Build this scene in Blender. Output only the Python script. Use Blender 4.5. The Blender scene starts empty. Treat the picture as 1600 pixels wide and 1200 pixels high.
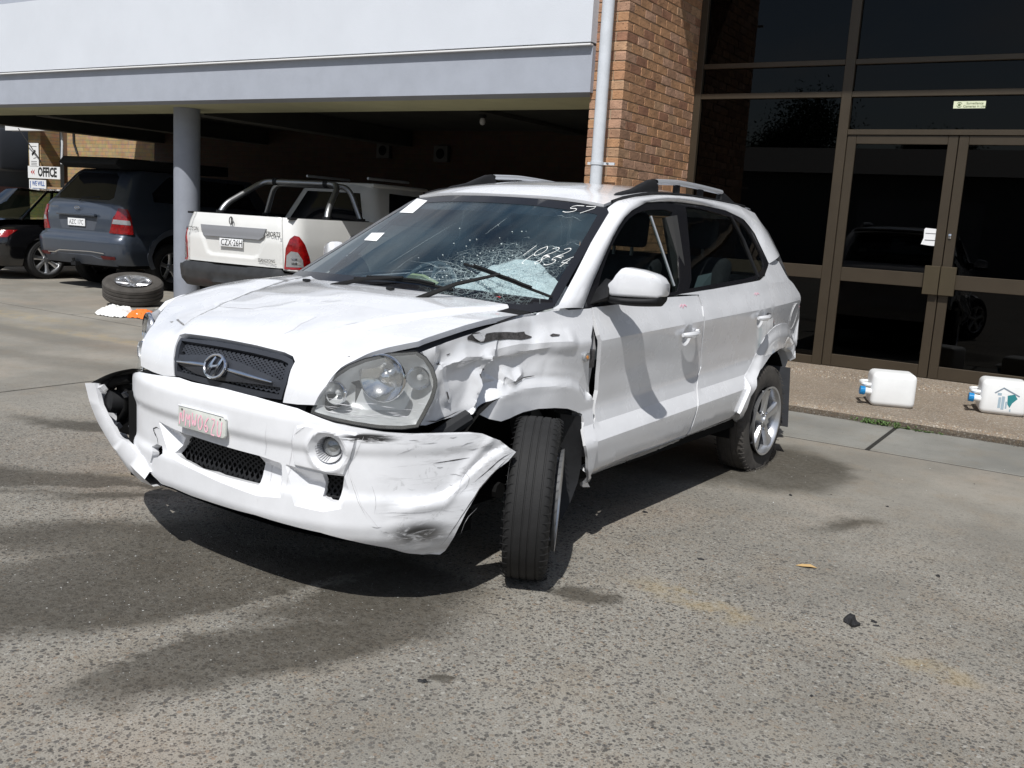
import bpy, bmesh, math, random
from math import radians, sin, cos, pi, hypot, atan2
from mathutils import Vector, Matrix, noise
from mathutils.geometry import delaunay_2d_cdt
sc = bpy.context.scene
COL = sc.collection
RND = random.Random(5)
# ---------------------------------------------------------------- camera
camd = bpy.data.cameras.new('camera'); cam = bpy.data.objects.new('camera', camd); COL.objects.link(cam)
camd.sensor_width = 36; camd.lens = 1493.83 / 1600 * 36; camd.clip_start = .05; camd.clip_end = 600
_p, _r, _y = radians(9.762), radians(3.4318), radians(31.8248)
_f = Vector((-sin(_y)*cos(_p), cos(_y)*cos(_p), -sin(_p))); _x = Vector((cos(_y), sin(_y), 0)); _u = _x.cross(_f)
_R = cos(_r)*_x + sin(_r)*_u; _U = -sin(_r)*_x + cos(_r)*_u
cam.matrix_world = Matrix(((_R.x,_U.x,-_f.x,0),(_R.y,_U.y,-_f.y,0),(_R.z,_U.z,-_f.z,1.4389),(0,0,0,1)))
sc.camera = cam
# ---------------------------------------------------------------- world
SUN = Vector((.22, -.68, 1)).normalized()
w = bpy.data.worlds.new('World'); sc.world = w; w.use_nodes = True
nt = w.node_tree; nt.nodes.clear(); N = nt.nodes.new; LK = nt.links.new
sky = N('ShaderNodeTexSky'); sky.sky_type = 'NISHITA'; sky.sun_disc = False
sky.sun_elevation = math.asin(SUN.z); sky.sun_rotation = atan2(SUN.x, SUN.y)
sky.air_density = 1.0; sky.dust_density = 1.2; sky.ozone_density = 1.0
tc = N('ShaderNodeTexCoord'); mp = N('ShaderNodeMapping'); mp.inputs['Scale'].default_value = (1, 1, 2.6)
nz = N('ShaderNodeTexNoise'); nz.inputs['Scale'].default_value = 2.1; nz.inputs['Detail'].default_value = 7; nz.inputs['Roughness'].default_value = .6
cr = N('ShaderNodeValToRGB'); cr.color_ramp.elements[0].position = .43; cr.color_ramp.elements[1].position = .66
mx = N('ShaderNodeMix'); mx.data_type = 'RGBA'; mx.inputs['B'].default_value = (6.6, 6.9, 7.4, 1)
bg = N('ShaderNodeBackground'); bg.inputs['Strength'].default_value = .082; out = N('ShaderNodeOutputWorld')
LK(tc.outputs['Generated'], mp.inputs[0]); LK(mp.outputs[0], nz.inputs['Vector']); LK(nz.outputs[0], cr.inputs[0])
LK(cr.outputs[0], mx.inputs['Factor']); LK(sky.outputs[0], mx.inputs['A']); LK(mx.outputs['Result'], bg.inputs[0]); LK(bg.outputs[0], out.inputs[0])
sl = bpy.data.lights.new('sun', 'SUN'); sl.energy = 4.4; sl.angle = radians(.53); sl.color = (1, .98, .945)
so = bpy.data.objects.new('sun', sl); COL.objects.link(so); so.rotation_euler = SUN.to_track_quat('Z', 'Y').to_euler()
sc.view_settings.view_transform = 'Standard'; sc.view_settings.look = 'None'; sc.view_settings.gamma = 1; sc.view_settings.exposure = .06
sc.view_settings.use_curve_mapping = False
sc.render.engine = 'CYCLES'; sc.cycles.max_bounces = 10; sc.cycles.transparent_max_bounces = 24
# ---- surfaces of the wreck
def pw(x,K):
    if x<=K[0][0]: return K[0][1]
    for (a,b),(c,d) in zip(K,K[1:]):
        if x<=c: return b+(d-b)*(x-a)/(c-a)
    return K[-1][1]
def pws(x,K,w=.012):
    return .25*pw(x-w,K)+.5*pw(x,K)+.25*pw(x+w,K)
def arcpath(P):
    L=[0.]
    for a,b in zip(P,P[1:]): L.append(L[-1]+math.hypot(b[0]-a[0],b[1]-a[1]))
    return L
SIDEK=[(.15,.76),(.27,.785),(.315,.80),(.335,.83),(.36,.856),(.40,.872),(.512,.889),(.525,.887),(.588,.846),(.66,.830),(.78,.840),(.955,.865),(.972,.864),(1.07,.824),(1.11,.812),(1.13,.803),(1.53,.655),(1.57,.632),(1.60,.600),(1.62,.55)]
def plan(x):
    if x>-.6: return -.06*(x+.6)**2
    if x<-2.3: return -.065*(x+2.3)**2
    return 0.
def shear(x): return .035*(x+1.2)
def S_side(x,z):
    return (x, pws(z+shear(x)*max(0,min(1,(1.45-z)/.3)),SIDEK,.003)+plan(x), z)
HP=[(.825,.68),(.822,.76),(.812,.82),(.788,.875),(.745,.92),(.67,.962),(.5,1.015),(.3,1.055),(.1,1.080),(-.1,1.095),(-.35,1.112)]
HL=arcpath(HP)
HPx=[(l,p[0]) for l,p in zip(HL,HP)]; HPz=[(l,p[1]) for l,p in zip(HL,HP)]
def hplan(y): return -.10*(abs(y)/.78)**2.6
def hcrown(y): return -.038*(abs(y)/.78)**2
def S_hood(y,v):
    return (pws(v,HPx,.02)+hplan(y), y, pws(v,HPz,.02)+hcrown(y)*min(1,max(0,v/.3)))
def S_wind(y,z):
    return (-.05-1.85*(z-1.09)-.18*(y/.75)**2, y, z)
RK=[(-3.05,1.585),(-2.7,1.637),(-2.4,1.653),(-1.8,1.667),(-1.4,1.655),(-1.1,1.615),(-.88,1.556),(-.7,1.49)]
def S_roof(x,y):
    return (x,y,pws(x,RK,.06)-.045*(abs(y)/.6)**2.6)
# front: superellipse plan, arclength s, height z
SEN=3.0
def _se():
    P=[];n=200
    for i in range(n+1):
        t=math.pi/2*i/n
        P.append((.86*math.cos(t)**(2/SEN),.90*math.sin(t)**(2/SEN)))
    return P
SEP=_se(); SEL=arcpath(SEP); 
SEX=[(l,p[0]) for l,p in zip(SEL,SEP)]; SEY=[(l,p[1]) for l,p in zip(SEL,SEP)]
SMAX=SEL[-1]
BZ=[(.22,-.10),(.25,-.06),(.29,-.02),(.34,0.0),(.44,.0),(.46,-.012),(.60,-.012),(.62,0.0),(.71,.0),(.745,-.02),(.775,-.06)]
def S_bump(s,z):
    a=abs(s); o=pws(z,BZ,.012)
    x=pw(a,SEX); y=pw(a,SEY); k=max(0.,1-max(0,a-.45)/.5)
    x2=x+o*(.35+.65*k); y2=y+o*(1-k)*.5
    if s>1.0: y2+=.35*(s-1.0)**1.5
    return (x2, y2 if s>=0 else -y2, z)
def S_lamp(s,z):
    a=abs(s); sc=1-.26*max(0,z-.70)
    x=pw(a,SEX)*sc*.985; y=pw(a,SEY)*(1-.10*max(0,z-.70))*.985
    return (x, y if s>=0 else -y, z)
def S_bumpin(s,z):
    h=.004; p=S_bump(s,z); a=[q-r for q,r in zip(S_bump(s+h,z),S_bump(s-h,z))]; b=[q-r for q,r in zip(S_bump(s,z+h),S_bump(s,z-h))]
    n=(a[1]*b[2]-a[2]*b[1],a[2]*b[0]-a[0]*b[2],a[0]*b[1]-a[1]*b[0]); l=math.sqrt(sum(c*c for c in n)) or 1
    return tuple(q-.042*c/l for q,c in zip(p,n))
SURF={'bumpin':S_bumpin,'side':S_side,'hood':S_hood,'wind':S_wind,'roof':S_roof,'bump':S_bump,'lamp':S_lamp}
# measured outlines of the wrecked car, in its own metres on its own surfaces
D={
 'wopen':('side',[(-0.4685,1.0802),(-0.705,1.2718),(-0.8412,1.3747),(-0.9786,1.4653),(-1.104,1.5175),(-1.2817,1.5618),(-1.5126,1.5779),(-1.6673,1.5815),(-1.9537,1.5795),(-2.2437,1.5634),(-2.4651,1.5251),(-2.594,1.4568),(-2.6734,1.3122),(-2.6976,1.2635),(-2.6506,1.2291),(-2.4727,1.1733),(-1.7954,1.137),(-1.3726,1.1171),(-1.2662,1.1109),(-0.8975,1.0961),(-0.5448,1.0802)]),
 'fglass':('side',[(-0.5646,1.0903),(-0.7408,1.2774),(-0.8938,1.3872),(-1.0286,1.4669),(-1.1796,1.5146),(-1.3206,1.5297),(-1.541,1.539),(-1.5407,1.4776),(-1.4996,1.3098),(-1.4166,1.1364),(-1.2747,1.1241),(-0.7402,1.1037)]),
 'rglass':('side',[(-1.7162,1.5364),(-1.7234,1.5644),(-1.923,1.5595),(-2.1923,1.5386),(-2.4023,1.513),(-2.5132,1.4549),(-2.5998,1.3465),(-2.6256,1.2708),(-2.5662,1.2265),(-2.3747,1.1881),(-1.8103,1.158),(-1.4177,1.1361),(-1.5476,1.1431),(-1.6306,1.3106)]),
 'fdoor':('side',[(-0.5406,1.083),(-0.5414,1.0767),(-0.5467,1.0323),(-0.5457,0.9668),(-0.5848,0.8207),(-0.6059,0.7091),(-0.5912,0.5893),(-0.5515,0.5439),(-0.5141,0.5003),(-0.5045,0.4334),(-0.5169,0.3564),(-0.8562,0.3672),(-1.5177,0.3756),(-1.5569,0.5322),(-1.6102,0.5926),(-1.6681,0.7215),(-1.6092,0.9046),(-1.5875,1.0004),(-1.6013,1.0513),(-1.5863,1.1068),(-1.2645,1.1073),(-0.8965,1.0932)]),
 'rdoor':('side',[(-1.6012,1.1064),(-1.6161,1.0508),(-1.596,1.0),(-1.6187,0.904),(-1.6777,0.7206),(-1.618,0.5919),(-1.5659,0.5311),(-1.5392,0.3701),(-1.9135,0.3814),(-2.0905,0.3867),(-2.1609,0.4322),(-2.226,0.5097),(-2.2735,0.5725),(-2.4673,0.6406),(-2.6354,0.7669),(-2.6735,0.8607),(-2.629,0.9429),(-2.5748,1.0246),(-2.5703,1.093),(-2.5611,1.1618),(-2.5723,1.1943),(-2.4711,1.1713),(-1.7941,1.1352),(-1.3715,1.1155)]),
 'quarter':('side',[(-2.5782,1.1942),(-2.5728,1.1616),(-2.582,1.0927),(-2.5866,1.0242),(-2.6429,0.9421),(-2.7334,0.8486),(-2.7857,0.882),(-2.9669,0.8703),(-3.121,0.8215),(-3.2278,0.7528),(-3.3664,0.75),(-3.3037,0.8343),(-3.2796,0.8812),(-3.1662,0.9987),(-3.1716,1.0671),(-3.0891,1.1286),(-2.994,1.164),(-2.9092,1.2695),(-2.7714,1.2983),(-2.6779,1.2427)]),
 'sill':('side',[(-0.5188,0.3508),(-0.862,0.3606),(-1.5938,0.3478),(-1.5336,0.3733),(-1.9332,0.3743),(-2.1112,0.3795),(-2.1457,0.3979),(-2.2993,0.3658),(-2.37,0.3209),(-2.3018,0.3061),(-2.0646,0.3178),(-1.8949,0.2912),(-0.9815,0.3032),(-0.6171,0.2998)]),
 'archR':('side',[(-2.2468,0.6164),(-2.3261,0.6495),(-2.4008,0.6916),(-2.4907,0.7819),(-2.5519,0.8328),(-2.6226,0.864),(-2.7049,0.8854),(-2.8032,0.8932),(-2.9542,0.8837),(-3.0815,0.8499),(-3.1604,0.8143),(-3.2562,0.7504),(-3.2661,0.6813),(-3.2093,0.6371),(-3.2035,0.6455),(-3.1584,0.6908),(-2.9756,0.7352),(-2.8316,0.7364),(-2.7108,0.7203),(-2.613,0.6892),(-2.5376,0.661),(-2.351,0.5899),(-2.2467,0.5073),(-2.2321,0.406),(-2.3538,0.3358),(-2.3175,0.3288),(-2.2733,0.3434),(-2.1503,0.4175),(-2.1849,0.4836),(-2.2221,0.5562)]),
 'pil_w':('wind',[(0.8015,1.0852),(0.8101,1.0982),(0.7523,1.2284),(0.6714,1.3939),(0.6055,1.5148)]),
 'pil_s':('side',[(-0.4685,1.0802),(-0.5923,1.1845),(-0.705,1.2718),(-0.8412,1.3747),(-0.9786,1.4653),(-1.104,1.5175),(-1.2817,1.5618),(-1.5126,1.5779),(-1.6673,1.5815),(-1.9537,1.5795),(-2.2437,1.5634),(-2.4651,1.5251),(-2.594,1.4568),(-2.6734,1.3122),(-2.6976,1.2635)]),
 'rooft':('roof',[(-0.9768,0.5749),(-1.086,0.5507),(-1.2558,0.5083),(-1.4376,0.5095),(-1.7972,0.4713),(-1.9595,0.625),(-1.8418,0.5981),(-2.0018,0.6643),(-2.3297,0.7062)]),
 'dpil':('side',[(-2.5656,1.5899),(-2.7138,1.5649),(-2.8593,1.4554),(-2.9648,1.3197),(-2.9975,1.1676),(-3.1686,1.0672)]),
 'handle1':('side',[(-1.4186,0.9167)]),
 'handle2':('side',[(-2.3916,0.9558)]),
 'fuel':('side',[(-3.0719,0.9271)]),
 'fender':('side',[(-0.4652,1.0793),(-0.367,1.0796),(-0.2894,1.0975),(-0.2658,1.0861),(-0.2139,1.0777),(-0.1652,1.0784),(-0.1583,1.0696),(-0.1257,1.0658),(-0.0604,1.0632),(0.0198,1.0541),(0.0972,1.0427),(0.2087,1.021),(0.3009,1.0059),(0.3823,0.9914),(0.4483,0.9775),(0.5072,0.9645),(0.4815,0.9162),(0.4573,0.868),(0.4503,0.8342),(0.4581,0.8063),(0.4784,0.7558),(0.5129,0.6906),(0.4534,0.681),(0.4041,0.6846),(0.3533,0.6883),(0.2745,0.6937),(0.2289,0.7083),(0.1844,0.6955),(0.1292,0.67),(0.0585,0.6519),(0.0053,0.6583),(-0.0716,0.6753),(-0.154,0.6826),(-0.2522,0.678),(-0.339,0.6652),(-0.4127,0.6425),(-0.4569,0.6193),(-0.4649,0.5852),(-0.4387,0.54),(-0.4176,0.4953),(-0.4486,0.4429),(-0.4745,0.3828),(-0.5718,0.2724),(-0.6471,0.2581),(-0.5201,0.3521),(-0.5157,0.4969),(-0.5203,0.5357),(-0.5433,0.5695),(-0.5454,0.6887),(-0.5079,0.7941),(-0.4777,0.8969),(-0.4842,0.961),(-0.5278,1.0145),(-0.5365,1.0516),(-0.54,1.0799)]),
 'scr1':('side',[(0.2687,1.0044),(0.2374,1.0167),(0.2036,1.0165),(0.1728,1.0031),(0.1639,1.012),(0.1204,1.0146),(0.048,1.0128),(-0.003,1.0081),(-0.058,1.0094),(-0.0621,1.0004),(-0.1016,0.9896),(-0.1002,0.9863),(-0.0828,0.9837),(-0.03,0.9802),(0.0438,0.9864),(0.1166,0.9877),(0.1756,0.9814),(0.2156,0.9849),(0.2467,0.9919),(0.2688,0.9953)]),
 'scr1w':('side',[(0.2465,1.0102),(0.205,1.0129),(0.18,1.0062),(0.1741,0.9999),(0.1821,0.9864),(0.1986,0.985),(0.2311,0.998)]),
 'scr2':('side',[(-0.1909,0.985),(-0.2148,0.9903),(-0.2551,0.9831),(-0.2437,0.9772),(-0.2009,0.9785)]),
 'scr3':('side',[(0.2058,0.8516),(0.1707,0.8536),(0.1228,0.8505),(0.1249,0.8446),(0.1531,0.841),(0.1932,0.8431),(0.2009,0.8372)]),
 'scr4':('side',[(0.365,0.7973),(0.3545,0.7938),(0.341,0.768),(0.3476,0.7622),(0.3573,0.777)]),
 'scr5':('side',[(0.3779,0.9516),(0.3591,0.955),(0.3644,0.9508),(0.3739,0.9491)]),
 'scr6':('side',[(0.4334,0.9253),(0.4191,0.9262),(0.4122,0.9337),(0.4134,0.925),(0.4042,0.9218),(0.4149,0.9207),(0.4185,0.9142),(0.4227,0.9211)]),
 'indicator':('side',[(-0.4464,0.8767)]),
 'hood':('hood',[(0.7233,1.2206),(0.7503,1.1691),(0.7405,1.0856),(0.7264,1.0212),(0.7171,0.8682),(0.713,0.717),(0.701,0.5859),(0.695,0.5016),(0.6392,0.4156),(0.6041,0.337),(0.5698,0.2517),(0.5546,0.1728),(0.5329,0.1221),(0.5222,0.0892),(0.4513,0.0797),(0.3841,0.0757),(0.3906,0.1457),(0.3774,0.237),(0.3528,0.2573),(0.3043,0.2668),(0.1487,0.2714),(-0.0734,0.2691),(-0.2776,0.2636),(-0.306,0.2523),(-0.2898,0.2165),(-0.263,0.1485),(-0.2379,0.0795),(-0.3108,0.0717),(-0.3902,0.0707),(-0.4931,0.0886),(-0.4697,0.139),(-0.5454,0.2591),(-0.684,0.3607)]),
 'hoodrear':('hood',[(0.7233,1.2206),(0.5055,1.1523),(0.2302,1.0978),(-0.1128,1.0658),(-0.6896,1.1722)]),
 'grille':('hood',[(-0.2909,0.2433),(-0.06,0.2564),(0.1606,0.2591),(0.3141,0.2551),(0.359,0.2455),(0.3761,0.2306),(0.3849,0.1448),(0.3741,0.0835),(0.2515,0.0754),(0.0756,0.0763),(-0.1187,0.0791),(-0.2389,0.0845),(-0.2588,0.1491),(-0.2857,0.2171)]),
 'badge':('hood',[(0.0222,0.1512)]),
 'hm1':('hood',[(-0.4677,0.3442),(-0.4632,0.3528),(-0.427,0.3394),(-0.3821,0.3274),(-0.3435,0.3106),(-0.3594,0.3117),(-0.4043,0.3246)]),
 'hm2':('hood',[(-0.492,0.3243),(-0.4686,0.3317),(-0.4667,0.3205)]),
 'bump':('bump',[(-0.6182,0.7137),(-0.5174,0.735),(-0.3513,0.7474),(-0.2028,0.7587),(-0.112,0.7553),(0.0759,0.7586),(0.2553,0.7552),(0.3816,0.7487),(0.4582,0.7435),(0.5346,0.7289),(0.6091,0.7126),(0.7005,0.6971),(0.7886,0.6842),(0.9019,0.6758),(1.0262,0.6705),(1.1272,0.6654),(1.1799,0.6563),(1.2438,0.6264),(1.3046,0.5822),(1.2724,0.55),(1.2353,0.5281),(1.2051,0.5056),(1.1699,0.4696),(1.1393,0.4297),(1.1059,0.3769),(1.0803,0.3218),(1.06,0.2653),(1.0468,0.2218),(1.0276,0.2046),(1.005,0.2118),(0.9021,0.236),(0.7974,0.2598),(0.6825,0.2864),(0.5672,0.3085),(0.439,0.3176),(0.295,0.326),(0.1753,0.3215),(0.0444,0.3191),(-0.075,0.3175),(-0.1983,0.3239),(-0.2867,0.319),(-0.3083,0.3306),(-0.3497,0.3448),(-0.4093,0.3543),(-0.4639,0.3649),(-0.5428,0.3765),(-0.5954,0.3981),(-0.5833,0.4454),(-0.6344,0.5267),(-0.6354,0.6782)]),
 'bhole':('bump',[(-0.3656,0.4547),(-0.3286,0.473),(-0.2857,0.4733),(-0.2702,0.447),(-0.3003,0.4265),(-0.3336,0.4167),(-0.3536,0.3839),(-0.3651,0.3879),(-0.3475,0.4216),(-0.3462,0.4412)]),
 'bcrack':('bump',[(-0.3137,0.4664),(-0.3216,0.4974),(-0.3488,0.5181),(-0.3558,0.5311),(-0.328,0.5418),(-0.3043,0.5399)]),
 'intake':('bump',[(-0.167,0.553),(0.0373,0.5508),(0.2996,0.5484),(0.2653,0.4341),(0.075,0.4328),(-0.1278,0.4501),(-0.2209,0.4617)]),
 'fogside_':('bump',[(0.5715,0.5244),(0.6521,0.523),(0.6383,0.4619),(0.6318,0.4209),(0.5989,0.4202),(0.5592,0.4393)]),
 'fogside_old':('bump',[(0.574,0.5223),(0.6497,0.5251),(0.6475,0.4627),(0.6432,0.434),(0.6179,0.434),(0.577,0.441)]),
 'fog':('bump',[(0.5941,0.6106)]),
 'podtop':('bump',[(0.4748,0.6863),(0.5208,0.6962),(0.7005,0.6789),(0.6938,0.6285),(0.654,0.5248),(0.5713,0.532),(0.458,0.5407)]),
 'plate':('bump',[(-0.1406,0.6774),(0.1407,0.6703),(0.1051,0.5902),(-0.1663,0.5912)]),
 'bs1':('bump',[(0.7399,0.654),(0.7719,0.66),(0.837,0.6568),(0.9047,0.6515),(0.8624,0.6463),(0.8291,0.6485),(0.8336,0.6401),(0.8051,0.6336),(0.7607,0.6338),(0.7644,0.6439)]),
 'bs2':('bump',[(0.7582,0.3469),(0.8069,0.3642),(0.84,0.3675),(0.8741,0.3588),(0.9011,0.3374),(0.9427,0.3237),(0.9787,0.2948),(0.9215,0.305),(0.9041,0.2941),(0.8503,0.308),(0.816,0.333),(0.7909,0.3194),(0.7535,0.3194),(0.7911,0.3353)]),
 'lamp':('lamp',[(0.5219,0.7339),(0.5318,0.7752),(0.5558,0.826),(0.5898,0.8693),(0.6377,0.9052),(0.6948,0.9313),(0.7778,0.9543),(0.8828,0.9628),(0.9217,0.9424),(0.9533,0.9052),(0.9713,0.8636),(0.9732,0.8388),(0.962,0.7981),(0.9379,0.7498),(0.9182,0.7138),(0.9104,0.7018),(0.8545,0.6967),(0.7714,0.6991),(0.6884,0.7078),(0.5941,0.7185)]),
 'lampbulb':('lamp',[(0.6068,0.8128)]),
 'lampmain':('lamp',[(0.7739,0.8721)]),
 'lampside':('lamp',[(0.9138,0.8731)]),
 'wcorn':('wind',[(-0.5256,1.5332),(-0.3733,1.5512),(0.0008,1.5656),(0.2846,1.5602),(0.5316,1.5365),(0.5968,1.5208),(0.631,1.497),(0.8015,1.0852),(0.5253,1.0832),(0.2327,1.0893),(-0.1298,1.0872),(-0.6134,1.0757)]),
 'sticker1':('wind',[(-0.4689,1.5087),(-0.4464,1.4385),(-0.5811,1.4375),(-0.5987,1.5181)]),
 'sticker2':('wind',[(-0.5749,1.3252),(-0.4553,1.3313),(-0.4296,1.2895),(-0.5518,1.2879)]),
 'airbag':('wind',[(0.2098,1.1692),(0.2346,1.1892),(0.2707,1.201),(0.2745,1.2287),(0.2955,1.2675),(0.3297,1.2888),(0.4123,1.2946),(0.494,1.2817),(0.5825,1.2425),(0.6415,1.2114),(0.6847,1.2103),(0.7242,1.1916),(0.745,1.1424),(0.7041,1.1351),(0.6225,1.1497),(0.5089,1.1578),(0.4023,1.1322)]),
 'crackc':('wind',[(0.4394,1.2318)]),
}
L={
 'foldA':[(0.1542,0.9024),(0.1698,0.8786),(0.198,0.8484),(0.1958,0.8106),(0.2062,0.7663),(0.2252,0.728)],
 'foldB':[(0.4176,0.879),(0.3458,0.9161),(0.2871,0.9373),(0.2075,0.9347),(0.1293,0.9556),(-0.0241,0.966),(-0.33,0.9499)],
 'valA':[(0.4511,0.8911),(0.3849,0.932),(0.2973,0.9627),(0.1818,0.9655),(0.0476,0.9771),(-0.0921,0.9769)],
 'valB':[(0.3239,0.8617),(0.2371,0.8938),(0.138,0.8962),(0.0175,0.8971),(-0.1737,0.9247)],
 'arch':[(0.1999,0.7403),(0.1635,0.7669),(0.1093,0.7844),(0.0385,0.8032),(-0.0366,0.817),(-0.1173,0.8228),(-0.2503,0.8169),(-0.3579,0.8035),(-0.4356,0.7783),(-0.4918,0.7295)],
 'foldC':[(0.4093,0.9067),(0.391,0.8433),(0.3673,0.7927),(0.3473,0.7612)],
 'foldD':[(0.0522,0.7968),(0.0449,0.8271),(0.0006,0.8074),(-0.0328,0.8305)],
 'foldE':[(0.4506,0.971),(0.4538,0.9275),(0.4282,0.8704),(0.4245,0.7935),(0.4493,0.7334)],
 'valD':[(0.172,0.8587),(0.1236,0.8394),(0.0629,0.8082),(0.1539,0.7863),(0.1683,0.7572)],
 'hc0':[(-0.4347,0.4907),(-0.2828,0.4917),(-0.1326,0.5099),(-0.1006,0.5886),(-0.0881,0.6781)],
 'hc1':[(0.2157,0.3368),(0.2251,0.3937),(0.2065,0.4482),(0.2094,0.5356)],
 'hc2':[(0.0443,0.7001),(0.0689,0.7408)],
 'hc3':[(0.3733,0.5023),(0.3981,0.5513)],
 'hc4':[(-0.8425,0.6805),(-0.8128,0.8862),(-0.5863,1.0239)],
 'pocketpx':[(-0.3119,0.5696),(-0.1844,0.5574),(0.0373,0.5508),(0.2996,0.5484),(0.4034,0.5378),(0.4121,0.4145),(0.3059,0.4017),(0.0925,0.4135),(-0.1041,0.4325),(-0.2317,0.4466)],
 'wedgepx':[(0.4174,0.5377),(0.574,0.5223),(0.6521,0.523),(0.6697,0.4757),(0.649,0.4068),(0.5844,0.3886),(0.4721,0.3963)],
 'podpx':[(0.4748,0.6863),(0.5204,0.7002),(0.7005,0.6806),(0.6938,0.6285),(0.6541,0.5231),(0.5714,0.5295),(0.4581,0.5381),(0.4486,0.601)],
 'liner':[(1.1365,0.5694),(1.1061,0.5218),(1.0673,0.4696),(1.0525,0.4339),(1.0147,0.4214),(0.9377,0.4185)],
 'centerlip':[(-0.1627,0.5791),(0.0937,0.5698),(0.3072,0.5516)],
 'rib':[(0.3476,0.6801),(0.3232,0.5218),(0.3081,0.3721)],
 'rib2':[(0.4652,0.6854),(0.4378,0.5409),(0.4244,0.4237)],
 'bc0':[(0.9733,0.5677),(1.0385,0.5706),(1.1172,0.5767)],
 'bc1':[(0.7649,0.3943),(0.8554,0.4014),(0.952,0.3958),(0.989,0.4031),(1.0649,0.381)],
 'bc2':[(0.6836,0.5166),(0.7504,0.5069),(0.8084,0.5116),(0.8427,0.4982),(0.9313,0.4805),(0.996,0.4919)],
 'bc3':[(0.7476,0.5914),(0.8227,0.5752),(0.9094,0.5662)],
 'bc4':[(0.9451,0.5785),(1.0168,0.6125),(1.1256,0.6349)],
 'bc5':[(1.0529,0.4353),(1.0718,0.4582),(1.0797,0.4923),(1.1149,0.5329),(1.1421,0.5567)],
 'bc6':[(1.1366,0.4862),(1.1924,0.5249),(1.2394,0.5648),(1.2938,0.5847)],
 'bc7':[(1.0239,0.2598),(1.0677,0.3357),(1.1375,0.4346),(1.2222,0.5217),(1.2891,0.5779)],
 'bc8':[(0.7933,0.4692),(0.8694,0.4758),(0.8963,0.4576),(0.9879,0.4583)],
 'bc9':[(0.4671,0.6516),(0.5208,0.6962)],
 'bc10':[(0.6661,0.5409),(0.6947,0.4583),(0.741,0.3768)],
 'bc11':[(0.6954,0.662),(0.6731,0.592),(0.6624,0.5236)],
 'bc12':[(0.7508,0.4942),(0.7713,0.437),(0.7649,0.3943)],
 'bc13':[(1.0778,0.5277),(1.116,0.515),(1.1089,0.4715),(1.0714,0.4418)],
 'bc14':[(0.7656,0.5453),(0.8328,0.5325),(0.8751,0.544),(0.9475,0.5293)],
 'bc15':[(1.1496,0.3884),(1.1041,0.3493),(1.092,0.293)],
 'lowlip':[(0.4716,0.4181),(0.5813,0.4162),(0.6244,0.4123),(0.6405,0.4307),(0.6499,0.5185)],
 'sidechar':[(0.7486,0.3941),(0.9152,0.4148),(1.0167,0.4175),(1.0437,0.4446),(1.0961,0.5347),(1.1666,0.6083),(1.2023,0.6415)],
 'wiperA':[(-0.2061,1.131),(0.0056,1.1439),(0.1712,1.1439),(0.3588,1.1287)],
 'wiperB':[(0.2764,1.2197),(0.4026,1.1843),(0.5343,1.1513),(0.6393,1.1342),(0.7679,1.1193)],
 't57':[(0.4301,1.496),(0.535,1.5129)],
 't1022':[(0.4541,1.2976),(0.5674,1.315)],
 't854':[(0.5046,1.264),(0.6337,1.2752)],
 'steer':[(0.155,1.2059)],
}
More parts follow.
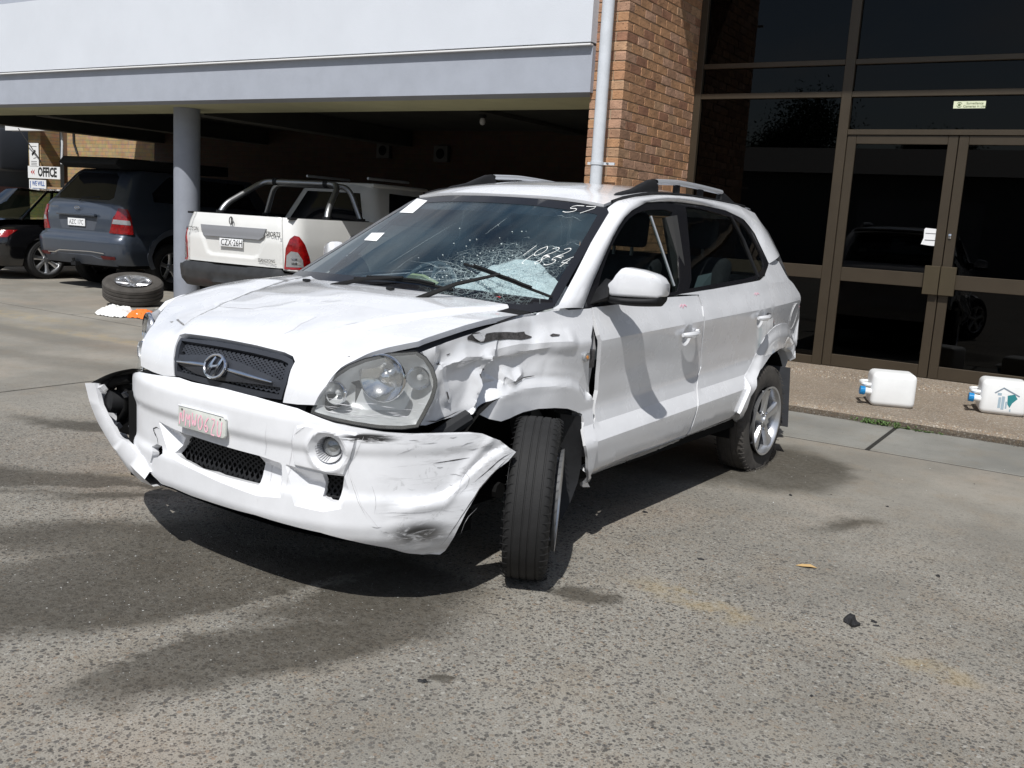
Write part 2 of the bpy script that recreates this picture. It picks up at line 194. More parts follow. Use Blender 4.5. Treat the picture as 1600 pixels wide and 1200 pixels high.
# ---------------------------------------------------------------- helpers
def mesh_obj(name, V, Fc, mat=None, parent=None, smooth=False, angle=35, loc=None, rot=None):
    me = bpy.data.meshes.new(name); me.from_pydata([tuple(v) for v in V], [], [tuple(f) for f in Fc]); me.update()
    if smooth:
        me.polygons.foreach_set('use_smooth', [True]*len(me.polygons)); me.set_sharp_from_angle(angle=radians(angle))
    o = bpy.data.objects.new(name, me); COL.objects.link(o)
    if mat: me.materials.append(mat)
    if parent: o.parent = parent
    if loc: o.location = loc
    if rot: o.rotation_euler = rot
    return o
class MB:
    def __init__(s): s.V=[]; s.F=[]
    def add(s, V, Fc): n=len(s.V); s.V += [Vector(v) for v in V]; s.F += [[i+n for i in f] for f in Fc]; return s
    def box(s, x0,x1,y0,y1,z0,z1):
        return s.add([(x0,y0,z0),(x1,y0,z0),(x1,y1,z0),(x0,y1,z0),(x0,y0,z1),(x1,y0,z1),(x1,y1,z1),(x0,y1,z1)],
              [(0,3,2,1),(4,5,6,7),(0,1,5,4),(1,2,6,5),(2,3,7,6),(3,0,4,7)])
    def tube(s, P, r, n=8, caps=True):
        P=[Vector(p) for p in P]; rs = r if isinstance(r,(list,tuple)) else [r]*len(P); rings=[]
        prev=None
        for i,p in enumerate(P):
            t=(P[min(i+1,len(P)-1)]-P[max(i-1,0)]).normalized()
            a = t.orthogonal().normalized() if prev is None else (prev-t*prev.dot(t)).normalized()
            prev=a; b=t.cross(a); rings.append([p+(a*cos(2*pi*k/n)+b*sin(2*pi*k/n))*rs[i] for k in range(n)])
        V=[v for q in rings for v in q]; Fc=[]
        for i in range(len(P)-1):
            for k in range(n):
                k2=(k+1)%n; Fc.append((i*n+k,i*n+k2,(i+1)*n+k2,(i+1)*n+k))
        if caps: Fc.append(tuple(reversed(range(n)))); Fc.append(tuple(range((len(P)-1)*n,len(P)*n)))
        return s.add(V,Fc)
    def lathe(s, prof, n=32, M=None, a0=0, a1=2*pi, bend=None):
        """profile [(axial, radius)] revolved round the local Y axis"""
        full=abs(a1-a0-2*pi)<1e-6; m=n if full else n+1; V=[]
        for (h,r) in prof:
            for k in range(m):
                a=a0+(a1-a0)*k/n; v=Vector((r*cos(a),h,r*sin(a)))
                if bend: v=bend(v)
                V.append(M@v if M else v)
        Fc=[]
        for i in range(len(prof)-1):
            for k in range(n):
                k2=(k+1)%m; Fc.append((i*m+k,i*m+k2,(i+1)*m+k2,(i+1)*m+k))
        return s.add(V,Fc)
    def prism(s, pts, axis, a0, a1, caps=True):
        def P(p,h): return {'x':(h,p[0],p[1]),'y':(p[0],h,p[1]),'z':(p[0],p[1],h)}[axis]
        n=len(pts); V=[P(p,a0) for p in pts]+[P(p,a1) for p in pts]
        Fc=[(i,(i+1)%n,(i+1)%n+n,i+n) for i in range(n)]
        if caps: Fc += [tuple(reversed(range(n))),tuple(range(n,2*n))]
        return s.add(V,Fc)
    def quad(s,a,b,c,d): return s.add([a,b,c,d],[(0,1,2,3)])
    def build(s,name,mat=None,parent=None,smooth=False,angle=35,bevel=0,loc=None,rot=None,fix=True,seg=2):
        me=bpy.data.meshes.new(name); bm=bmesh.new(); vs=[bm.verts.new(v) for v in s.V]
        for f in s.F:
            try: bm.faces.new([vs[i] for i in f])
            except ValueError: pass
        if fix: bmesh.ops.recalc_face_normals(bm,faces=bm.faces)
        if bevel:
            es=[e for e in bm.edges if len(e.link_faces)==2 and e.calc_face_angle(0)>.5]
            bmesh.ops.bevel(bm,geom=es,offset=bevel,segments=seg,affect='EDGES',profile=.5,clamp_overlap=True)
        bm.to_mesh(me); bm.free()
        if smooth or bevel:
            me.polygons.foreach_set('use_smooth',[True]*len(me.polygons)); me.set_sharp_from_angle(angle=radians(angle))
        o=bpy.data.objects.new(name,me); COL.objects.link(o)
        if mat: me.materials.append(mat)
        if parent: o.parent=parent
        if loc: o.location=loc
        if rot: o.rotation_euler=rot
        return o
def tag(o,label=None,cat=None,group=None,kind=None):
    for k,v in (('label',label),('category',cat),('group',group),('kind',kind)):
        if v: o[k]=v
    return o
def empty(name,loc=(0,0,0),rz=0,label=None,cat=None,group=None):
    o=bpy.data.objects.new(name,None); COL.objects.link(o); o.location=loc; o.rotation_euler=(0,0,rz); o.empty_display_size=.2
    return tag(o,label,cat,group)
def inside(p,poly):
    x,y=p; c=False; j=len(poly)-1
    for i in range(len(poly)):
        xi,yi=poly[i]; xj,yj=poly[j]
        if (yi>y)!=(yj>y) and x<(xj-xi)*(y-yi)/(yj-yi)+xi: c=not c
        j=i
    return c
def segdist(p,L,closed=False):
    best=9; x,y=p; n=len(L)
    for i in range(n if closed else n-1):
        ax,ay=L[i]; bx,by=L[(i+1)%n]; dx,dy=bx-ax,by-ay; q=dx*dx+dy*dy
        t=0 if q==0 else max(0,min(1,((x-ax)*dx+(y-ay)*dy)/q)); d=hypot(x-ax-t*dx,y-ay-t*dy)
        if d<best: best=d
    return best
def sdf(p,poly): d=segdist(p,poly,True); return d if inside(p,poly) else -d
def sstep(a,b,x): t=max(0,min(1,(x-a)/(b-a))); return t*t*(3-2*t)
def resample(poly,sp,closed=True):
    o=[]; n=len(poly)
    for i in range(n if closed else n-1):
        a,b=poly[i],poly[(i+1)%n]; k=max(1,int(math.ceil(hypot(b[0]-a[0],b[1]-a[1])/sp)))
        for j in range(k): o.append((a[0]+(b[0]-a[0])*j/k,a[1]+(b[1]-a[1])*j/k))
    if not closed: o.append(poly[-1])
    return o
def chaikin(poly,n=1,closed=True):
    for _ in range(n):
        o=[]; m=len(poly)
        for i in range(m if closed else m-1):
            a,b=poly[i],poly[(i+1)%m]; o+=[(a[0]*.75+b[0]*.25,a[1]*.75+b[1]*.25),(a[0]*.25+b[0]*.75,a[1]*.25+b[1]*.75)]
        if not closed: o=[poly[0]]+o+[poly[-1]]
        poly=o
    return poly
SGN={'side':-1}
class Srf:
    def __init__(s,fn,sgn=1,mirror=False): s.f=fn; s.g=sgn; s.m=mirror
    def P(s,u,v): p=s.f(u,v); return Vector((p[0],-p[1],p[2])) if s.m else Vector(p)
    def n(s,u,v):
        h=.004; a=s.P(u+h,v)-s.P(u-h,v); b=s.P(u,v+h)-s.P(u,v-h); q=a.cross(b)*(s.g*(-1 if s.m else 1))
        return q.normalized() if q.length>1e-12 else Vector((0,0,1))
    def at(s,u,v,off=0): return s.P(u,v)+s.n(u,v)*off
def sheet(name,poly,S,sp,mat,parent,holes=(),off=0,disp=None,rim=.012,smooth=True,angle=40,jit=.25,breaks=()):
    rings=[resample(poly,sp)]+[resample(h,sp) for h in holes]
    V=[];E=[]
    for r in rings:
        n0=len(V); V+=[Vector(p) for p in r]; E+=[(n0+i,n0+(i+1)%len(r)) for i in range(len(r))]
    for b in breaks:
        r=[p for p in resample(b,sp*.8,False)]; run=[]
        for p in r+[None]:
            if p is not None and inside(p,poly) and not any(inside(p,h) for h in holes) and segdist(p,poly,True)>sp*.3 and all(segdist(p,h,True)>sp*.3 for h in holes): run.append(p)
            else:
                if len(run)>1: n0=len(V); V+=[Vector(q) for q in run]; E+=[(n0+i,n0+i+1) for i in range(len(run)-1)]
                run=[]
    xs=[p[0] for p in poly]; ys=[p[1] for p in poly]; rr=random.Random(len(V))
    cell={}
    for p in V: cell.setdefault((int(p[0]//sp),int(p[1]//sp)),[]).append(p)
    j=0; y=min(ys)+sp/2
    while y<max(ys):
        x=min(xs)+(sp/2 if j%2 else sp)
        while x<max(xs):
            q=(x+rr.uniform(-jit,jit)*sp*.3,y+rr.uniform(-jit,jit)*sp*.3)
            cx,cy=int(q[0]//sp),int(q[1]//sp); ok=True
            for a in (-1,0,1):
                for b in (-1,0,1):
                    for p in cell.get((cx+a,cy+b),()):
                        if (p[0]-q[0])**2+(p[1]-q[1])**2<(.55*sp)**2: ok=False
            if ok and inside(q,poly) and not any(inside(q,h) for h in holes): V.append(Vector(q))
            x+=sp
        y+=sp*.87; j+=1
    vo,eo,fo,*_=delaunay_2d_cdt(V,E,[],0,1e-6)
    T=[]
    for f in fo:
        c=(sum(vo[i][0] for i in f)/3,sum(vo[i][1] for i in f)/3)
        if inside(c,poly) and not any(inside(c,h) for h in holes): T.append(list(f))
    flip=(S.g*(-1 if S.m else 1))<0
    P=[];NN=[]
    for v in vo:
        n=S.n(v[0],v[1]); d=off+(disp(v[0],v[1]) if disp else 0); P.append(S.P(v[0],v[1])+n*d); NN.append(n)
    cnt={}
    for t in T:
        if (vo[t[1]]-vo[t[0]]).cross(vo[t[2]]-vo[t[0]])<0: t.reverse()
        if flip: t.reverse()
    for t in T:
        for k in range(3): cnt[(t[k],t[(k+1)%3])]=1
    Fc=[tuple(t) for t in T]
    if rim:
        m={}
        for (a,b) in list(cnt):
            if (b,a) not in cnt:
                for q in (a,b):
                    if q not in m: m[q]=len(P); P.append(P[q]-NN[q]*rim)
                Fc.append((b,a,m[a],m[b]))
    used=sorted({i for f in Fc for i in f}); mp_={o:i for i,o in enumerate(used)}
    return mesh_obj(name,[P[i] for i in used],[[mp_[i] for i in f] for f in Fc],mat,parent,smooth,angle)
def ribbon(mb,S,L,w,off=.0015,taper=False,disp=None,step=.02):
    """flat painted stroke laid along a polyline on surface S, into MB mb"""
    L=resample(L,step,False); n=len(L); V=[]
    for i,p in enumerate(L):
        a=L[max(0,i-1)]; b=L[min(n-1,i+1)]; dx,dy=b[0]-a[0],b[1]-a[1]; l=hypot(dx,dy) or 1
        k=w/2*(max(.12,sin(pi*(i+.3)/(n-.4))) if taper else 1)*(1+(RND.uniform(-.4,.4) if taper else 0))
        for s_ in (1,-1):
            u,v=p[0]-dy/l*k*s_,p[1]+dx/l*k*s_; V.append(S.at(u,v,off+(disp(u,v) if disp else 0)))
    mb.add(V,[(2*i,2*i+1,2*i+3,2*i+2) for i in range(n-1)])
PLANE=lambda o,ux,uy: Srf(lambda u,v:tuple(Vector(o)+Vector(ux)*u+Vector(uy)*v))
GL={'0':[[(.5,1),(.1,.7),(.1,.3),(.5,0),(.9,.3),(.9,.7),(.5,1)]],'1':[[(.5,1),(.5,0)]],'2':[[(.1,.8),(.4,1),(.8,.85),(.7,.5),(.1,.05),(.4,.1),(.95,.0)]],
'3':[[(.1,.9),(.6,1),(.8,.75),(.4,.5),(.85,.3),(.5,0),(.1,.1)]],'4':[[(.7,1),(.1,.35),(.95,.35)],[(.7,.75),(.65,-.05)]],'5':[[(.9,1),(.25,1),(.15,.55),(.7,.6),(.85,.25),(.4,0),(.05,.1)]],
'6':[[(.8,1),(.3,.7),(.1,.25),(.5,0),(.85,.25),(.5,.5),(.15,.3)]],'7':[[(.1,.95),(.95,1),(.35,0)]],'8':[[(.8,.9),(.3,1),(.25,.7),(.75,.35),(.6,0),(.15,.2),(.5,.55),(.8,.9)]],
'9':[[(.8,.7),(.4,.5),(.15,.75),(.5,1),(.8,.75),(.7,0)]],'N':[[(.1,0),(.1,1),(.85,0),(.85,1)]],'M':[[(.05,0),(.15,1),(.5,.3),(.85,1),(.95,0)]],'W':[[(.05,1),(.25,0),(.5,.7),(.75,0),(.95,1)]],
'Z':[[(.1,1),(.9,1),(.1,0),(.9,0)]],'U':[[(.1,1),(.15,.15),(.5,0),(.85,.15),(.9,1)]],'L':[[(.2,1),(.15,.1),(.5,.0)]],'R':[[(.1,0),(.1,1),(.7,.9),(.7,.6),(.1,.5),(.8,0)]],
'O':[[(.5,1),(.1,.5),(.5,0),(.9,.5),(.5,1)]],'S':[[(.85,.85),(.4,1),(.15,.75),(.75,.35),(.5,0),(.1,.15)]],'H':[[(.1,0),(.1,1)],[(.1,.5),(.8,.5)],[(.8,1),(.8,0)]],
'A':[[(.05,0),(.5,1),(.9,0)],[(.2,.4),(.75,.4)]],'E':[[(.8,1),(.1,1),(.1,0),(.8,0)],[(.1,.5),(.6,.5)]],'~':[[(0,.4),(.3,.6),(.6,.35),(1,.6)]]}
def write(mb,S,txt,o,ux,uy,w,off=.002,gap=1.25):
    """handwriting: o = start, ux / uy = one letter width / height as 2d vectors on S"""
    for i,ch in enumerate(txt):
        for st in GL.get(ch,[]):
            L=chaikin([(o[0]+ux[0]*(i*gap+a)+uy[0]*b,o[1]+ux[1]*(i*gap+a)+uy[1]*b) for a,b in st],1,False)
            ribbon(mb,S,L,w,off,step=.03)
def textobj(name,body,size,mat,parent,M,ext=.0008,font_w=1.0,bold=0,align='CENTER'):
    cu=bpy.data.curves.new('t','FONT'); cu.body=body; cu.size=size; cu.align_x=align; cu.align_y='CENTER'; cu.extrude=ext; cu.offset=bold; cu.resolution_u=2
    t=bpy.data.objects.new('t',cu); COL.objects.link(t); dg=bpy.context.evaluated_depsgraph_get()
    me=bpy.data.meshes.new_from_object(t.evaluated_get(dg)); bpy.data.objects.remove(t)
    me.name=name; me.transform(M@Matrix.Diagonal((font_w,1,1,1))); me.materials.clear(); me.materials.append(mat)
    o=bpy.data.objects.new(name,me); COL.objects.link(o)
    if parent: o.parent=parent
    return o
def frame(o,x,y):
    x=Vector(x).normalized(); y=Vector(y); y=(y-x*y.dot(x)).normalized(); z=x.cross(y); o=Vector(o)
    return Matrix(((x.x,y.x,z.x,o.x),(x.y,y.y,z.y,o.y),(x.z,y.z,z.z,o.z),(0,0,0,1)))
# ---------------------------------------------------------------- materials
MATS={}
def mat(name,col=(.5,.5,.5),rough=.5,metal=0,coat=0,spec=.5,var=0,vscale=8,bump=0,bscale=60,trans=0,emit=None,rvar=0,detail=4,col2=None):
    m=bpy.data.materials.new(name); m.use_nodes=True; t=m.node_tree; b=t.nodes['Principled BSDF']
    b.inputs['Base Color'].default_value=(*col,1); b.inputs['Roughness'].default_value=rough; b.inputs['Metallic'].default_value=metal
    b.inputs['Coat Weight'].default_value=coat; b.inputs['Coat Roughness'].default_value=.06; b.inputs['Specular IOR Level'].default_value=spec
    if trans: b.inputs['Transmission Weight'].default_value=trans
    g=t.nodes.new('ShaderNodeTexCoord')
    if var or rvar:
        n=t.nodes.new('ShaderNodeTexNoise'); n.inputs['Scale'].default_value=vscale; n.inputs['Detail'].default_value=detail; n.inputs['Roughness'].default_value=.62
        t.links.new(g.outputs['Object'],n.inputs['Vector'])
        if var:
            r=t.nodes.new('ShaderNodeMix'); r.data_type='RGBA'; c2=col2 or tuple(c*(1-var) for c in col); c1=tuple(min(1,c*(1+var*.35)) for c in col)
            r.inputs['A'].default_value=(*c2,1); r.inputs['B'].default_value=(*c1,1)
            q=t.nodes.new('ShaderNodeMapRange'); q.inputs['From Min'].default_value=.3; q.inputs['From Max'].default_value=.65
            t.links.new(n.outputs[0],q.inputs[0]); t.links.new(q.outputs[0],r.inputs['Factor']); t.links.new(r.outputs['Result'],b.inputs['Base Color'])
        if rvar:
            q=t.nodes.new('ShaderNodeMapRange'); q.inputs['From Min'].default_value=.3; q.inputs['From Max'].default_value=.7
            q.inputs['To Min'].default_value=max(0,rough-rvar); q.inputs['To Max'].default_value=min(1,rough+rvar)
            t.links.new(n.outputs[0],q.inputs[0]); t.links.new(q.outputs[0],b.inputs['Roughness'])
    if bump:
        n=t.nodes.new('ShaderNodeTexNoise'); n.inputs['Scale'].default_value=bscale; n.inputs['Detail'].default_value=5
        t.links.new(g.outputs['Object'],n.inputs['Vector']); u=t.nodes.new('ShaderNodeBump'); u.inputs['Strength'].default_value=bump; u.inputs['Distance'].default_value=.01
        t.links.new(n.outputs[0],u.inputs['Height']); t.links.new(u.outputs[0],b.inputs['Normal'])
    if emit: b.inputs['Emission Color'].default_value=(*emit[:3],1); b.inputs['Emission Strength'].default_value=emit[3]
    MATS[name]=m; return m
def glass(name,tint,refl=1.0,rough=.0,ior=1.5,dirt_sheen=0.0,dirt_sheen_col=(.5,.5,.5)):
    m=bpy.data.materials.new(name); m.use_nodes=True; t=m.node_tree; t.nodes.clear(); N=t.nodes.new; K=t.links.new
    tr=N('ShaderNodeBsdfTransparent'); tr.inputs[0].default_value=(*tint,1); gl=N('ShaderNodeBsdfGlossy'); gl.inputs['Roughness'].default_value=rough
    gl.inputs[0].default_value=(refl,refl,refl,1)
    fr=N('ShaderNodeFresnel'); ge=N('ShaderNodeNewGeometry'); mi=N('ShaderNodeMapRange'); mi.inputs['To Min'].default_value=ior; mi.inputs['To Max'].default_value=1/ior
    K(ge.outputs['Backfacing'],mi.inputs[0]); K(mi.outputs[0],fr.inputs[0])      # a pane reflects the same from both sides
    ms=N('ShaderNodeMixShader'); o=N('ShaderNodeOutputMaterial')
    K(fr.outputs[0],ms.inputs[0]); K(tr.outputs[0],ms.inputs[1]); K(gl.outputs[0],ms.inputs[2]); last=ms.outputs[0]
    if dirt_sheen:
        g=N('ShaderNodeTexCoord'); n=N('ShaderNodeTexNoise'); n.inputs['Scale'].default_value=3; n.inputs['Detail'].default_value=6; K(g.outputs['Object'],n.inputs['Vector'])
        q=N('ShaderNodeMapRange'); q.inputs['From Min'].default_value=.35; q.inputs['From Max'].default_value=.75; q.inputs['To Max'].default_value=dirt_sheen*2; q.inputs['To Min'].default_value=dirt_sheen*.4
        K(n.outputs[0],q.inputs[0]); d=N('ShaderNodeBsdfDiffuse'); d.inputs[0].default_value=(*dirt_sheen_col,1); m2=N('ShaderNodeMixShader')
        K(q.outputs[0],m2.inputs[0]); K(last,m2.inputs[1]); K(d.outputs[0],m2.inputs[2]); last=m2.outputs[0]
    K(last,o.inputs[0]); MATS[name]=m; return m
paint=mat('white car paint',(.73,.74,.765),.26,coat=1,var=.06,vscale=5,rvar=.08)
paint_scr=mat('scuffed white plastic',(.75,.76,.785),.42,coat=.4,var=.06,vscale=9,rvar=.12,detail=8)
def scuffs(m):
    # rubbed and blackened corner of the bumper: dirt with its own shape, in the car's metres
    t=m.node_tree; N=t.nodes.new; K=t.links.new; b=t.nodes['Principled BSDF']; prev=b.inputs['Base Color'].links[0].from_socket
    g=N('ShaderNodeTexCoord'); P=g.outputs['Object']
    def nz(sc_,s,d=6,dist=0):
        mp=N('ShaderNodeMapping'); mp.inputs['Scale'].default_value=sc_; K(P,mp.inputs[0]); n=N('ShaderNodeTexNoise'); n.inputs['Scale'].default_value=s; n.inputs['Detail'].default_value=d; n.inputs['Roughness'].default_value=.7; n.inputs['Distortion'].default_value=dist; K(mp.outputs[0],n.inputs['Vector']); return n.outputs[0]
    def mr(x,a,z,c=0,d=1):
        q=N('ShaderNodeMapRange'); q.interpolation_type='SMOOTHSTEP'
        for i,v in zip(('From Min','From Max','To Min','To Max'),(a,z,c,d)): q.inputs[i].default_value=v
        K(x,q.inputs[0]); return q.outputs[0]
    def mul(a,c):
        q=N('ShaderNodeMath'); q.operation='MULTIPLY'
        for i,v in enumerate((a,c)):
            if isinstance(v,float): q.inputs[i].default_value=v
            else: K(v,q.inputs[i])
        return q.outputs[0]
    def mix(f,a,col):
        q=N('ShaderNodeMix'); q.data_type='RGBA'; K(f,q.inputs['Factor']); K(a,q.inputs['A']); q.inputs['B'].default_value=(*col,1); return q.outputs['Result']
    def blob(c,r,soft):
        mp=N('ShaderNodeMapping'); mp.vector_type='TEXTURE'; mp.inputs['Location'].default_value=c; mp.inputs['Scale'].default_value=r; K(P,mp.inputs[0]); l=N('ShaderNodeVectorMath'); l.operation='LENGTH'; K(mp.outputs[0],l.inputs[0]); return mr(l.outputs['Value'],1-soft,1+soft,1,0)
    sp=N('ShaderNodeSeparateXYZ'); K(P,sp.inputs[0]); corner=mul(mr(sp.outputs['Y'],.66,.80),mr(sp.outputs['X'],.72,.60)); edge=mr(sp.outputs['X'],.40,.18)
    c=mix(mul(mul(mr(nz((1,1,6),5,8,.6),.52,.64),corner),.32),prev,(.33,.33,.34))
    c=mix(mul(mul(mr(nz((1,1,1),14,8,1.2),.57,.66),corner),.36),c,(.25,.25,.25))
    c=mix(mul(mul(mr(nz((2,2,5),7,8,.8),.48,.58),edge),.55),c,(.30,.29,.28))
    bl=mul(blob((.53,.80,.315),(.11,.09,.045),.55),mr(nz((2,2,7),6,7,1.0),.30,.52)); c=mix(mul(bl,.95),c,(.025,.025,.026))
    bl=mul(blob((.70,.70,.665),(.12,.08,.016),.4),mr(nz((1,1,12),8,6,.5),.42,.5)); c=mix(bl,c,(.015,.015,.016))
    low=mul(mr(sp.outputs['Z'],.36,.26),mr(nz((1,1,3),6,6),.35,.7,0,.35)); c=mix(low,c,(.35,.33,.30))
    K(c,b.inputs['Base Color'])
scuffs(paint_scr)
plastic=mat('black plastic',(.013,.0135,.015),.6,spec=.25,var=.3,vscale=20,bump=.1,bscale=300)
gplastic=mat('dark grey grille plastic',(.030,.033,.041),.40,var=.15,vscale=15)
deepblack=mat('black underbody',(.008,.008,.008),.9,spec=.1)
rubber=mat('tyre rubber',(.010,.010,.0105),.78,var=.35,vscale=14,bump=.15,bscale=150)
rubber_d=mat('dusty tyre rubber',(.062,.056,.05),.85,var=.35,vscale=9,bump=.15,bscale=120)
alloy=mat('silver alloy',(.62,.63,.65),.28,metal=.85,var=.12,vscale=30)
chrome=mat('chrome',(.8,.8,.82),.12,metal=1)
wipm=mat('wiper black',(.006,.006,.0065),.75,spec=.3)
satin=mat('satin silver rail',(.55,.57,.6),.42,metal=.6)
bare=mat('bare scraped metal',(.085,.08,.08),.6,metal=.2,var=.6,vscale=60,bump=.4,bscale=200)
scuff=mat('black scuff mark',(.035,.034,.035),.7,var=.5,vscale=90,col2=(.3,.3,.3))
scuffg=mat('grey scratch',(.48,.48,.49),.6,var=.4,vscale=120)
faintg=mat('faint grey streak',(.62,.62,.64),.55,var=.1,vscale=60)
chalk=mat('chalk pen',(.75,.76,.74),.8); pinkpen=mat('pink marker',(.84,.34,.46),.6,var=.3,vscale=60,col2=(.80,.62,.66))
seatm=mat('dark seat cloth',(.03,.031,.035),.9,var=.3,vscale=40); dashm=mat('dashboard vinyl',(.035,.037,.04),.6,bump=.2,bscale=200)
airm=mat('airbag cloth',(.86,.82,.80),.85,var=.15,vscale=10,bump=1.0,bscale=22)
yel=mat('yellow airbag flap',(.42,.42,.20),.6)
lensclear=glass('hazy headlamp plastic',(.90,.91,.90),1,.03,1.5,.09,(.65,.65,.62)); lampdark=mat('lamp housing grey',(.60,.61,.63),.34,metal=.35,bump=.15,bscale=12)
reflr=mat('lamp reflector',(.75,.76,.78),.12,metal=1,bump=.25,bscale=18); amber=mat('amber lens',(.65,.25,.04),.25,coat=1)
wglass=glass('windscreen glass',(.68,.79,.81),1,.0,1.8,.05,(.17,.32,.40)); sglass=glass('side glass',(.5,.55,.54),1,.0,1.5); tglass=glass('dark tinted glass',(.08,.08,.08),.8,.0,1.34)  # windscreen: teal diffuse layer paints in the reflected sky
frit=mat('black glass border',(.012,.012,.014),.12,spec=.5)
redlens=mat('red tail lens',(.26,.004,.005),.2,coat=1,var=.55,vscale=16,bump=.5,bscale=30); clearlens=mat('clear lens panel',(.42,.43,.44),.25,metal=.5,coat=1,bump=.3,bscale=60)
steel=mat('brushed steel tube',(.36,.37,.38),.38,metal=.9)
# ---------------------------------------------------------------- ground
def ground_mat(name,stones=1.0,pebble=False,base=(.262,.247,.215),stain=True):
    m=bpy.data.materials.new(name); m.use_nodes=True; t=m.node_tree; b=t.nodes['Principled BSDF']; N=t.nodes.new; K=t.links.new
    g=N('ShaderNodeTexCoord'); P=g.outputs['Object']
    def nz(s,d=5,r=.6,v=None):
        n=N('ShaderNodeTexNoise'); n.inputs['Scale'].default_value=s; n.inputs['Detail'].default_value=d; n.inputs['Roughness'].default_value=r; K(v or P,n.inputs['Vector']); return n.outputs[0]
    def mr(x,a,b_,c=0,d=1,sm=True):
        q=N('ShaderNodeMapRange'); q.interpolation_type='SMOOTHSTEP' if sm else 'LINEAR'
        for i,v in zip(('From Min','From Max','To Min','To Max'),(a,b_,c,d)): q.inputs[i].default_value=v
        K(x,q.inputs[0]); return q.outputs[0]
    def mth(op,a,b_):
        q=N('ShaderNodeMath'); q.operation=op
        for i,v in enumerate((a,b_)):
            if isinstance(v,(int,float)): q.inputs[i].default_value=v
            else: K(v,q.inputs[i])
        return q.outputs[0]
    def mix(f,a,b_,bl='MIX'):
        q=N('ShaderNodeMix'); q.data_type='RGBA'; q.blend_type=bl
        if isinstance(f,(int,float)): q.inputs['Factor'].default_value=f
        else: K(f,q.inputs['Factor'])
        for k,v in (('A',a),('B',b_)):
            if isinstance(v,tuple): q.inputs[k].default_value=(*v,1)
            else: K(v,q.inputs[k])
        return q.outputs['Result']
    dist=N('ShaderNodeMix'); dist.data_type='VECTOR'
    c=mix(mr(nz(1.1,6),.3,.7),tuple(x*.76 for x in base),tuple(x*1.16 for x in base))
    c=mix(mr(nz(3.3,7,.7),.45,.75,0,.55),c,(base[0]*.95,base[1]*.83,base[2]*.70))
    c=mix(mr(nz(12,6,.75),.5,.78,0,.6),c,tuple(x*.55 for x in base))
    c=mix(mr(nz(220,3,.7),.35,.7,0,.5),c,tuple(x*.5 for x in base))
    hgt=None
    def vor(s,rnd=1,feat='F1'):
        warp=N('ShaderNodeVectorMath'); warp.operation='ADD'; nn=N('ShaderNodeTexNoise'); nn.inputs['Scale'].default_value=s*.9; K(P,nn.inputs['Vector'])
        sc_=N('ShaderNodeVectorMath'); sc_.operation='SCALE'; sc_.inputs['Scale'].default_value=.55/s; K(nn.outputs['Color'],sc_.inputs[0]); K(P,warp.inputs[0]); K(sc_.outputs[0],warp.inputs[1])
        v=N('ShaderNodeTexVoronoi'); v.feature=feat; v.inputs['Scale'].default_value=s; v.inputs['Randomness'].default_value=rnd; K(warp.outputs[0],v.inputs['Vector']); return v
    cover=mr(nz(.8,5,.65),.25,.58,.55,1.0)
    for s,thr,pal in ((50,.42,0),(92,.40,1),(160,.44,2)):
        v=vor(s); hs=N('ShaderNodeSeparateColor'); K(v.outputs['Color'],hs.inputs[0])
        r=N('ShaderNodeValToRGB'); e=r.color_ramp.elements; r.color_ramp.interpolation='CONSTANT'
        cols=[(.045,.043,.040),(.12,.105,.09),(.20,.165,.125),(.075,.072,.070),(.32,.31,.28),(.22,.165,.12)] if not pebble else [(.30,.23,.16),(.42,.36,.28),(.20,.14,.10),(.50,.46,.40),(.28,.19,.12),(.13,.11,.10)]
        e[0].color=(*cols[0],1); e[0].position=0; e[1].color=(*cols[1],1); e[1].position=.30
        for i,p in ((2,.48),(3,.62),(4,.82),(5,.94)): q=e.new(p); q.color=(*cols[i],1)
        K(hs.outputs[0],r.inputs[0])
        inner=mr(v.outputs['Distance'],thr*.8,thr*1.05,1,0)
        sel=mr(hs.outputs[1],*( (.30,.32) if not pebble else (.12,.14)),0,1)
        f=mth('MULTIPLY',mth('MULTIPLY',inner,sel),mth('MULTIPLY',cover,stones*((.9 if pebble else .84) if pal<2 else .55)))
        if not pebble:
            # the stones lie bare where the paste is worn and are hidden in the trowelled strip along the wall
            sp=N('ShaderNodeSeparateXYZ'); K(P,sp.inputs[0]); f=mth('MULTIPLY',f,mr(sp.outputs['Y'],3.6,6.4,1,.12)); f=mth('MULTIPLY',f,mr(sp.outputs['X'],-7.5,-4.5,.15,1))
        c=mix(f,c,r.outputs[0]); hgt=f if hgt is None else mth('ADD',hgt,f)
    rough=None
    if stain:
        wn=nz(2.2,6,.6); wn2=nz(9,4)
        wv=N('ShaderNodeVectorMath'); wv.operation='SCALE'; wv.inputs['Scale'].default_value=.55
        nn=N('ShaderNodeTexNoise'); nn.inputs['Scale'].default_value=1.7; nn.inputs['Detail'].default_value=9; nn.inputs['Roughness'].default_value=.72; K(P,nn.inputs['Vector'])
        sb=N('ShaderNodeVectorMath'); sb.operation='SUBTRACT'; sb.inputs[1].default_value=(.5,.5,.5); K(nn.outputs['Color'],sb.inputs[0]); K(sb.outputs[0],wv.inputs[0])
        ad=N('ShaderNodeVectorMath'); ad.operation='ADD'; K(P,ad.inputs[0]); K(wv.outputs[0],ad.inputs[1])
